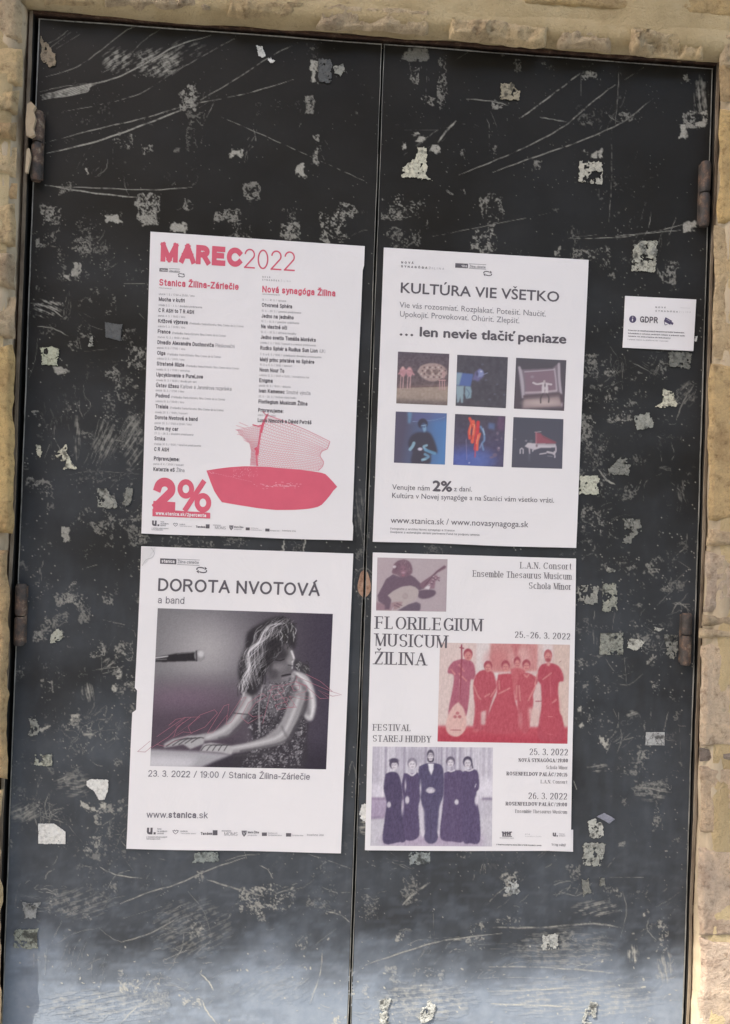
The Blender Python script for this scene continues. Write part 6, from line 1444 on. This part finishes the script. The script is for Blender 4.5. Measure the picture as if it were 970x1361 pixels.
# ================================================================== poster 4: the early music festival
p4 = poster('festival_poster', cen('p4'), 'white early music festival poster with a brown, a red and a violet photograph')
def e4b(u): return .9 * math.sin(2.6 * u + .2) - 1.2 * u
sheet(p4, POST['p4'], edges={'B': e4b, 'R': lambda v: .3 * math.sin(6 * v)})
und = empty('paper_sheet', tuple(D(746, 1117, -0.001))); tag(und, 'corner of a white sheet showing under the early music poster at its lower right', 'poster')
sheet(und, [(730, 1103), (761.6, 1103), (761.4, 1132), (730.6, 1131)], n=(6, 6), dy=0.0011)
ti, dk, gy = [Printer(UP4) for _ in range(3)]
ti.text('FLORILEGIUM', (499.2, 835.6), (640.4, 839.2), 16.6, 'roman', 17, 30); ti.sec('title_second_line').text('MUSICUM', (498.4, 858.6), (593.8, 861.4), 16.8, 'roman', 17, 30); ti.sec('title_third_line').text('\u017dILINA', (497.4, 882.8), (565.8, 884.4), 16.8, 'roman', 17, 30); ti.build('title', INK, p4)
dk.text('L.A.N. Consort', (691.3, 755.4), (759.4, 757), 8.5, 'roman', 15, 16); dk.text('Ensemble Thesaurus Musicum', (628.4, 766.4), (759.3, 770.4), 8.5, 'roman', 15, 16); dk.text('Schola Minor', (702.6, 782.4), (759, 784), 8.5, 'roman', 15, 16)
dk.sec('festival_dates').text('25.\u201326. 3. 2022', (684, 847.5), (757.6, 850.0), 8.4, 'roman', 16, 18); dk.sec('festival_name').text('FESTIVAL', (495.7, 970.9), (545.8, 971.6), 8.6, 'roman', 16, 18); dk.text('STAREJ HUDBY', (495.1, 985.5), (572.7, 986.8), 8.6, 'roman', 16, 18)
dk.sec('programme').text('25. 3. 2022', (703.5, 1003.3), (754.5, 1003.9), 8.6, 'roman', 16, 18); dk.text('26. 3. 2022', (702, 1061.8), (753.4, 1062.6), 8.6, 'roman', 16, 18)
dk.text('NOV\u00c1 SYNAG\u00d3GA/19:00', (689, 1012.5), (754.5, 1013.2), 4.8, 'roman', 26, 10); dk.text('ROSENFELDOV PAL\u00c1C/20:15', (673.2, 1030.3), (753.8, 1032.0), 4.8, 'roman', 26, 10); dk.text('ROSENFELDOV PAL\u00c1C/19:00', (672, 1070.3), (753.4, 1071.7), 4.8, 'roman', 26, 10)
dk.text('Schola Minor', (725.4, 1022.0), (754.2, 1022.5), 4.6, 'roman', 15, 10); dk.text('L.A.N. Consort', (718.6, 1041.0), (753.8, 1041.6), 4.6, 'roman', 15, 10); dk.text('Ensemble Thesaurus Musicum', (684.7, 1080.2), (753.4, 1081.4), 4.6, 'roman', 15, 10)
dk.sec('sponsor_logos').text('u.', (734.4, 1111.6), (741.2, 1111.8), 6.4, 'grot', 26, 12); gy.text('fond na', (743, 1109.0), (750, 1109.2), 1.6, 'grot', 14, 6); gy.text('podporu', (743, 1111.4), (751, 1111.6), 1.6, 'grot', 14, 6)
dk.text('Vstup vo\u013en\u00fd!', (733, 1124.0), (751.6, 1124.6), 3.3, 'roman', 18, 10); dk.text('S finan\u010dnou podporou mesta \u017dilina a fondu na podporu umenia', (659.6, 1123.2), (719.4, 1124.4), 1.9, 'grot', 18, 6)
gy.text('NOV\u00c1', (698, 1109.4), (704, 1109.5), 1.5, 'grot', 14, 6, track=50); gy.text('SYNAG\u00d3GA \u017dILINA', (698, 1112), (719, 1112.5), 1.3, 'grot', 12, 6, track=50)
for x in (668.5, 671.5, 674.5, 677.5): dk.quad(x - 1.1, 1105.2, x + 1.1, 1110.6, lay=2)
dk.line([(667, 1105.2), (669, 1107.6), (673, 1106.8), (677, 1107.6), (680, 1105.4)], 1.6, 5); dk.line([(667.2, 1111.2), (680.2, 1111.6)], 1.0, 6); gy.text('ROSENFELDOV PAL\u00c1C', (664, 1114.2), (683, 1114.8), 1.7, 'grot', 12, 6)
dk.build('performers', INK, p4); gy.build('logo_lettering', GREYINK, p4)
L = Pic((495, 735, 9.238), [(60, 55), (921, 76), (903, 720), (42, 705)], 4).grad((188, 172, 176), (184, 166, 172), 100, 60, 800, 700)
L.poly([(60, 60), (330, 60), (200, 300), (60, 500)], (182, 158, 166), 60, .6); L.poly([(40, 600), (230, 620), (240, 710), (40, 705)], (158, 122, 134), 12)
L.poly([(250, 262), (330, 290), (460, 265), (520, 300), (590, 375), (640, 430), (575, 460), (470, 400), (360, 415), (250, 470), (190, 520), (235, 570), (205, 690), (150, 690), (150, 640), (70, 590), (62, 520), (120, 410), (165, 320)], (112, 88, 106), 5)
L.poly([(560, 465), (640, 450), (755, 455), (774, 505), (700, 552), (610, 562), (560, 535)], (108, 86, 104), 6, 1, True)
L.poly([(320, 700), (440, 630), (540, 600), (590, 625), (590, 680), (575, 712), (300, 712)], (108, 90, 108), 6, 1)
L.poly([(190, 520), (280, 455), (370, 415), (465, 405), (535, 425), (565, 480), (540, 560), (470, 610), (380, 655), (290, 700), (250, 700), (240, 620), (225, 560)], (188, 172, 170), 4, 1, True)
L.ell(402, 528, 34, 38, (170, 150, 150), 8, .8); L.ell(402, 528, 20, 24, (182, 165, 163), 6, .6)
L.poly([(230, 610), (290, 600), (370, 600), (350, 650), (290, 690), (235, 690)], (165, 132, 138), 6); L.line([(300, 620), (360, 645)], 12, (120, 84, 96), 5, .8); L.line([(270, 640), (330, 668)], 12, (118, 84, 96), 5, .8); L.line([(240, 700), (255, 670)], 14, (200, 185, 188), 6, .7)
L.poly([(575, 400), (600, 360), (720, 280), (790, 215), (880, 150), (905, 165), (895, 190), (800, 240), (750, 290), (690, 380), (620, 440)], (132, 96, 112), 5); L.line([(640, 400), (780, 240), (890, 165)], 8, (100, 68, 86), 4, .8)
L.poly([(690, 370), (740, 290), (780, 270), (830, 300), (820, 335), (775, 330), (760, 440), (700, 440)], (150, 112, 128), 6)
for x, y in ((740, 300), (765, 320), (735, 340), (800, 300), (805, 330), (720, 370), (690, 400)): L.line([(x, y), (x + 18, y + 14)], 9, (92, 60, 78), 4, .8); L.ell(x + 8, y - 12, 9, 7, (205, 190, 196), 4, .7)
L.poly([(640, 430), (680, 402), (712, 405), (690, 450)], (216, 206, 212), 5)
hh = [(310, 95), (370, 80), (430, 90), (470, 130), (492, 215), (470, 262), (410, 290), (360, 300), (300, 270), (240, 245), (250, 190), (262, 140)]
L.poly(hh, (128, 94, 110), 6, 1, True); L.ell(378, 210, 42, 62, (152, 108, 126), 12, .8); L.ell(378, 240, 22, 12, (196, 150, 166), 5, .7); L.ell(376, 275, 16, 9, (180, 96, 118), 5, .7); L.ell(270, 170, 20, 17, (225, 215, 220), 6); L.line([(345, 200), (365, 196)], 7, (88, 60, 76), 4); L.line([(390, 196), (410, 200)], 7, (88, 60, 76), 4)
for q in range(90):
    a0 = rr.uniform(0, 2 * PI); x = 372 + 100 * math.cos(a0) * rr.uniform(.6, 1.05); y = 185 + 95 * math.sin(a0) * rr.uniform(.5, 1)
    if abs(x - 378) < 36 and y > 170: continue
    L.line([(x, y), (x + rr.uniform(-14, 14), y + rr.uniform(8, 34))], rr.uniform(3, 7), rr.choice([(92, 66, 82), (150, 116, 130), (112, 80, 98), (170, 140, 150)]), 3, .6)
L.noise(4, 12, 6); L.build('photograph', p4, (96, 74), 1.0, .0, .10, sat=.8)
R = Pic((570, 840, 4.619), [(68, 65), (865, 78), (850, 686), (52, 672)], 2).fill((222, 196, 192))
R.poly([(60, 60), (280, 60), (280, 590), (50, 590)], (224, 204, 198), 4); R.poly([(290, 60), (370, 62), (370, 400), (290, 400)], (228, 218, 216), 6); R.poly([(380, 66), (668, 72), (665, 240), (375, 245)], (206, 140, 138), 6); R.ell(420, 170, 70, 60, (200, 118, 120), 30, .6); R.ell(560, 150, 60, 60, (222, 176, 172), 25, .7)
R.poly([(505, 70), (560, 72), (545, 130), (565, 180), (530, 170)], (190, 98, 104), 8, .7); R.poly([(700, 75), (760, 76), (760, 160), (700, 160)], (228, 216, 214), 6); R.poly([(765, 76), (870, 80), (850, 585), (765, 580)], (220, 196, 184), 6)
R.poly([(50, 575), (860, 585), (850, 690), (50, 675)], (192, 74, 88), 8); R.poly([(50, 625), (860, 650), (860, 690), (50, 680)], (184, 58, 76), 12)
body = (184, 80, 94); dkb = (168, 62, 80); face = (206, 128, 128); cl = (196, 84, 96)
def fig(pts, c=body): R.poly(pts, c, 3, 1, True)
fig([(150, 180), (210, 165), (268, 185), (285, 250), (275, 290), (255, 300), (245, 420), (225, 520), (185, 500), (130, 520), (120, 480), (148, 330), (150, 265), (115, 250), (125, 210)], (172, 92, 112))
fig([(310, 240), (345, 232), (390, 245), (408, 290), (415, 350), (395, 400), (370, 480), (345, 590), (275, 600), (280, 480), (275, 400), (272, 320), (285, 270)], (184, 78, 92))
fig([(420, 262), (480, 255), (525, 262), (530, 300), (525, 400), (560, 600), (345, 610), (375, 480), (415, 380), (415, 310)], (188, 76, 90))
R.poly([(500, 230), (540, 215), (590, 235), (600, 400), (530, 420)], (196, 96, 104), 4)
fig([(555, 260), (600, 250), (640, 265), (668, 300), (640, 380), (640, 440), (612, 600), (570, 610), (545, 480), (540, 330)], (188, 82, 94))
fig([(690, 200), (735, 190), (790, 205), (820, 250), (825, 300), (795, 320), (800, 480), (820, 530), (825, 660), (680, 660), (672, 560), (690, 460), (685, 330), (665, 290), (672, 230)], (180, 70, 86))
for q, (cx, cy, rx, ry) in enumerate(((240, 143, 27, 34), (362, 215, 23, 31), (470, 212, 23, 31), (541, 190, 20, 30), (598, 206, 22, 30), (731, 150, 24, 36))):
    R.ell(cx, cy - 8, rx + (3 if q in (1, 4, 2) else 1), ry, (164, 70, 84) if q != 5 else (182, 90, 98), 3); R.ell(cx + 1, cy + 5, rx - 4, ry - 6, (212, 140, 136), 4)
    R.line([(cx - 11, cy), (cx - 4, cy)], 3, (150, 62, 76), 2, .8); R.line([(cx + 5, cy), (cx + 12, cy)], 3, (150, 62, 76), 2, .8); R.line([(cx - 7, cy + 17), (cx + 8, cy + 17)], 3, (158, 56, 74), 2, .8); R.line([(cx + 1, cy + 3), (cx, cy + 10)], 3, (186, 104, 108), 2, .7)
R.ell(731, 172, 16, 13, (160, 66, 80), 5, .8); R.poly([(718, 188), (748, 188), (740, 208), (726, 208)], (216, 150, 146), 3)
for P_ in ([(275, 330), (300, 390), (318, 412)], [(410, 350), (380, 395)], [(430, 300), (432, 350)], [(495, 345), (430, 378)], [(535, 400), (540, 330)], [(553, 330), (560, 420)], [(655, 330), (610, 420)], [(665, 260), (650, 320)], [(750, 252), (700, 290)], [(185, 255), (230, 300)], [(185, 200), (215, 240)], [(135, 230), (160, 260)], [(345, 395), (372, 380)], [(585, 262), (600, 276), (612, 262)]): R.line(P_, 9, (212, 138, 136), 3, .85)
R.line([(200, 80), (200, 200), (185, 420)], 9, (150, 66, 84), 3); R.line([(190, 95), (212, 100)], 8, (150, 66, 84), 3); R.line([(188, 290), (186, 430)], 4, (206, 140, 150), 2, .7)
R.poly([(180, 430), (212, 470), (230, 540), (222, 600), (180, 640), (130, 632), (104, 590), (115, 520), (145, 460)], (226, 184, 176), 3, 1, True)
for x, y in ((175, 498), (160, 520), (188, 520)): R.ell(x, y, 11, 10, (180, 96, 104), 3, .85)
R.line([(134, 602), (195, 602)], 5, (170, 90, 98), 2); R.poly([(320, 490), (352, 480), (345, 570), (318, 568)], (222, 190, 186), 5, .9); R.poly([(255, 420), (280, 425), (275, 540), (250, 540)], (222, 196, 190), 6, .9); R.poly([(655, 320), (685, 320), (685, 440), (655, 430)], (220, 190, 186), 5, .9); R.line([(655, 425), (690, 425)], 6, (160, 70, 84), 3, .8)
R.poly([(610, 465), (680, 470), (672, 575), (620, 570)], (224, 192, 184), 8, .8); R.line([(742, 240), (748, 400), (745, 515)], 6, (204, 104, 112), 3, .6); R.poly([(700, 400), (790, 400), (800, 520), (790, 640), (700, 640), (690, 520)], (186, 72, 86), 8, .6, True); R.line([(760, 432), (782, 415)], 10, (216, 140, 140), 4, .8); R.line([(730, 518), (758, 520)], 4, (226, 150, 150), 2, .7); R.line([(730, 626), (758, 628)], 4, (214, 120, 128), 2, .6)
R.line([(800, 185), (812, 178)], 3, (120, 70, 80), 2, .8); R.poly([(400, 250), (425, 250), (418, 300)], (236, 224, 222), 3); R.ell(560, 540, 12, 45, (215, 150, 150), 8, .5); R.ell(285, 605, 18, 10, (206, 110, 116), 5, .6)
R.noise(9, 16, 3, asp=.3); R.noise(6, 5, 31); R.build('photograph', p4, (172, 134), 0.98, .0, .15, (150, 140, 140))
V_ = Pic((480, 950, 5.105), [(78, 215), (893, 222), (886, 893), (62, 888)], 2.2).fill((186, 180, 194))
r9 = random.Random(2)
for q in range(46): x = 78 + q * 18; V_.line([(x, 210), (x - 6, 560)], r9.uniform(5, 16), r9.choice([(168, 160, 178), (200, 196, 206), (178, 172, 188), (150, 142, 164), (206, 203, 212)]), 5, .7, False)
V_.poly([(300, 230), (440, 230), (440, 330), (300, 330)], (160, 154, 172), 15, .5); V_.poly([(60, 470), (160, 470), (160, 570), (60, 570)], (214, 208, 220), 14, .7); V_.poly([(800, 430), (890, 430), (890, 560), (800, 560)], (216, 212, 222), 14, .8)
V_.poly([(60, 560), (300, 560), (300, 580), (60, 582)], (140, 116, 152), 5, .8); V_.poly([(60, 580), (300, 580), (300, 690), (60, 700)], (160, 140, 172), 8, .8); V_.poly([(60, 690), (200, 685), (200, 705), (60, 710)], (134, 112, 146), 6, .7); V_.poly([(820, 562), (890, 562), (890, 580), (820, 580)], (136, 124, 150), 5); V_.poly([(800, 580), (890, 582), (890, 690), (800, 690)], (184, 180, 192), 8, .7)
V_.poly([(60, 710), (890, 690), (890, 895), (60, 892)], (190, 186, 196), 10); V_.poly([(140, 820), (820, 820), (820, 890), (140, 890)], (156, 128, 166), 25, .7)
def fg(pts, c=(94, 78, 116)): V_.poly(pts, c, 2.5, 1, True)
fg([(165, 400), (210, 385), (250, 400), (268, 450), (280, 540), (282, 640), (305, 840), (250, 865), (150, 866), (160, 700), (172, 600), (152, 500)], (84, 72, 108))
fg([(290, 395), (340, 400), (385, 395), (398, 470), (400, 560), (388, 640), (392, 820), (300, 845), (285, 700), (290, 600), (275, 480)], (90, 76, 114))
fg([(392, 350), (440, 330), (500, 328), (550, 350), (560, 430), (558, 540), (530, 640), (515, 850), (432, 850), (420, 660), (398, 540), (388, 420)], (88, 80, 116))
fg([(560, 395), (600, 380), (650, 375), (690, 400), (695, 600), (700, 840), (620, 860), (535, 830), (550, 640), (560, 520)], (96, 80, 118))
fg([(680, 390), (730, 372), (785, 378), (800, 440), (798, 500), (780, 540), (805, 700), (803, 860), (740, 872), (690, 850), (680, 640)], (92, 78, 116))
V_.poly([(452, 332), (492, 330), (490, 370), (476, 410), (460, 375)], (214, 212, 220), 2.5)
for q, (cx, cy, rx, ry) in enumerate(((222, 340, 26, 34), (346, 335, 28, 36), (470, 280, 24, 36), (606, 322, 25, 32), (722, 325, 26, 36))):
    V_.ell(cx, cy - 6, rx + 6 if q != 2 else rx + 1, ry + 2, [(92, 82, 108), (140, 132, 150), (92, 84, 106), (108, 98, 120), (84, 76, 102)][q], 3); V_.ell(cx + (4 if q == 0 else 0), cy + 6, rx - 4, ry - 7, (206, 200, 208), 4)
    V_.line([(cx - 12, cy), (cx - 4, cy)], 4, (96, 84, 108), 2, .85); V_.line([(cx + 5, cy), (cx + 13, cy)], 4, (96, 84, 108), 2, .85); V_.line([(cx - 7, cy + 20), (cx + 8, cy + 20)], 3.5, (110, 84, 110), 2, .85); V_.line([(cx + 1, cy + 4), (cx + 1, cy + 12)], 3, (170, 160, 174), 2, .7)
V_.line([(452, 298), (456, 312), (470, 318), (486, 312), (489, 298)], 11, (88, 80, 100), 3); V_.line([(454, 270), (486, 270)], 3, (90, 80, 100), 2)
V_.ell(222, 310, 32, 16, (86, 76, 102), 4); V_.line([(320, 395), (345, 410), (368, 395)], 12, (206, 200, 208), 4); V_.line([(590, 378), (610, 384), (632, 376)], 10, (206, 200, 210), 4); V_.line([(705, 372), (730, 380), (755, 372)], 9, (204, 198, 208), 4); V_.line([(752, 330), (756, 360)], 9, (86, 78, 102), 3)
for q in ((188, 610, 13, 20), (312, 578, 14, 26), (470, 512, 30, 20), (647, 592, 14, 18), (782, 580, 12, 34), (300, 480, 5, 30), (402, 500, 5, 40), (418, 800, 12, 26), (278, 630, 5, 40), (525, 800, 7, 20)): V_.ell(*q, (204, 198, 208), 4, .9)
V_.poly([(395, 600), (425, 640), (432, 800), (400, 790)], (196, 190, 202), 6, .8); V_.poly([(545, 580), (530, 800), (515, 800), (530, 640)], (196, 190, 202), 5, .8); V_.line([(778, 470), (772, 490)], 5, (200, 195, 206), 3)
V_.line([(470, 640), (474, 840)], 4, (72, 64, 96), 3, .7); V_.line([(450, 500), (490, 505), (500, 520)], 3, (140, 130, 150), 2, .6); V_.noise(8, 18, 13, asp=.3); V_.noise(5, 6, 14)
V_.im = (V_.im - 128) * 1.08 + 128; V_.build('photograph', p4, (162, 134), 1.0, .0, .0, sat=.72)

# ================================================================== the small notice card
card = empty('notice_card', tuple(cen('card'))); tag(card, 'small white GDPR notice card with a camera sign near the right edge of the door', 'notice')
sheet(card, POST['card'], n=(12, 10))
UPC = (0.05, -1); dk, gy, pl, na, wh = [Printer(UPC) for _ in range(5)]
def cz(x, y): return (820 + x / 8.083, 385 + y / 8.083)
na.add([cz(167 + 38 * math.cos(a), 318 + 39 * math.sin(a)) for a in np.linspace(0, 2 * PI, 28, endpoint=False)], [tuple(range(28))])
wh.line([cz(166, 312), cz(164, 340)], 1.4, 12); wh.line([cz(168, 292), cz(167, 299)], 1.5, 12)
dk.sec('heading').text('GDPR', cz(243, 352), cz(436, 362), 8.3, 'grot', 20, 16)
dk.sec('logo'); spaced(dk, 'NOV\u00c1', cz(412, 196), cz(520, 201), 2.1, 16); spaced(dk, 'SYNAG\u00d3GA', cz(411, 236), cz(650, 246), 2.1, 16); spaced(pl, '\u017dILINA', cz(665, 247), cz(790, 250), 2.0, 9); pl.line([cz(680, 195), cz(785, 199)], .25)
na.poly([cz(520, 296), cz(590, 335), cz(570, 378), cz(502, 340)], 2); na.poly([cz(585, 345), cz(606, 358), cz(598, 380), cz(576, 370)], 3); na.line([cz(506, 345), cz(515, 380), cz(540, 375)], .8, 4)
pl.line([cz(530, 318), cz(570, 340)], .6, 14)
dk.sec('body_text').text('Priestor je monitorovan\u00fd bezpe\u010dnostn\u00fdmi kamerami.', cz(118, 443), cz(725, 470), 1.75, 'grot', 18, 8); dk.text('Inform\u00e1cie o ochrane osobn\u00fdch \u00fadajov a pr\u00e1vach os\u00f4b', cz(118, 475), cz(725, 503), 1.75, 'grot', 18, 8); dk.text('n\u00e1jdete na www.stanica.sk/dokumenty', cz(118, 505), cz(572, 528), 1.75, 'grot', 18, 8)
gy.text('V pr\u00edpade ot\u00e1zok sa obr\u00e1\u0165te na n\u00e1s v kancel\u00e1rii', cz(110, 540), cz(548, 560), 1.6, 'grot', 12, 8)
dk.build('lettering', INK, card); gy.build('grey_lines', GREYINK, card); pl.build('pale_print', PALEINK, card); na.build('camera_symbol', NAVY, card); wh.build('information_mark', WHITE, card)

# ------------------------------------------------------------------ the stone balcony slab overhead and what stands across the street
# ------------------------------------------------------------------ the balcony slab overhead and the house across the street: the shade on the door and what its paint mirrors
bal = empty('roof_overhang', (0, 0, 6.2)); tag(bal, 'stone eaves jutting out high above the black door', 'eaves')
BY = -1.78
box('slab', -6, 6, BY, 0.40, 6.20, 6.40, STONE, bal).color = (0.42, 0.34, 0.22, 1)
for x in (-1.9, 1.9):
    box('bracket', x - .12, x + .12, -1.6, -0.002, 5.8, 6.195, STONE, bal).color = (0.42, 0.34, 0.22, 1)
bld = empty('building', (0, -12, 0)); tag(bld, 'plain rendered house facing the black door from across the street', 'building')
box('wall', -16, 16, -20, -12, -0.12, 13.0, OPP, bld)
for i in range(9):
    for z in (1.0, 4.6, 8.2):
        x = -14 + i * 3.4
        box('window', x, x + 1.2, -11.99, -11.93, z, z + 1.9, DARK, bld)
print('objects', len(bpy.data.objects), 'tris', sum(sum(len(p.vertices) - 2 for p in o.data.polygons) for o in bpy.data.objects if o.type == 'MESH'))
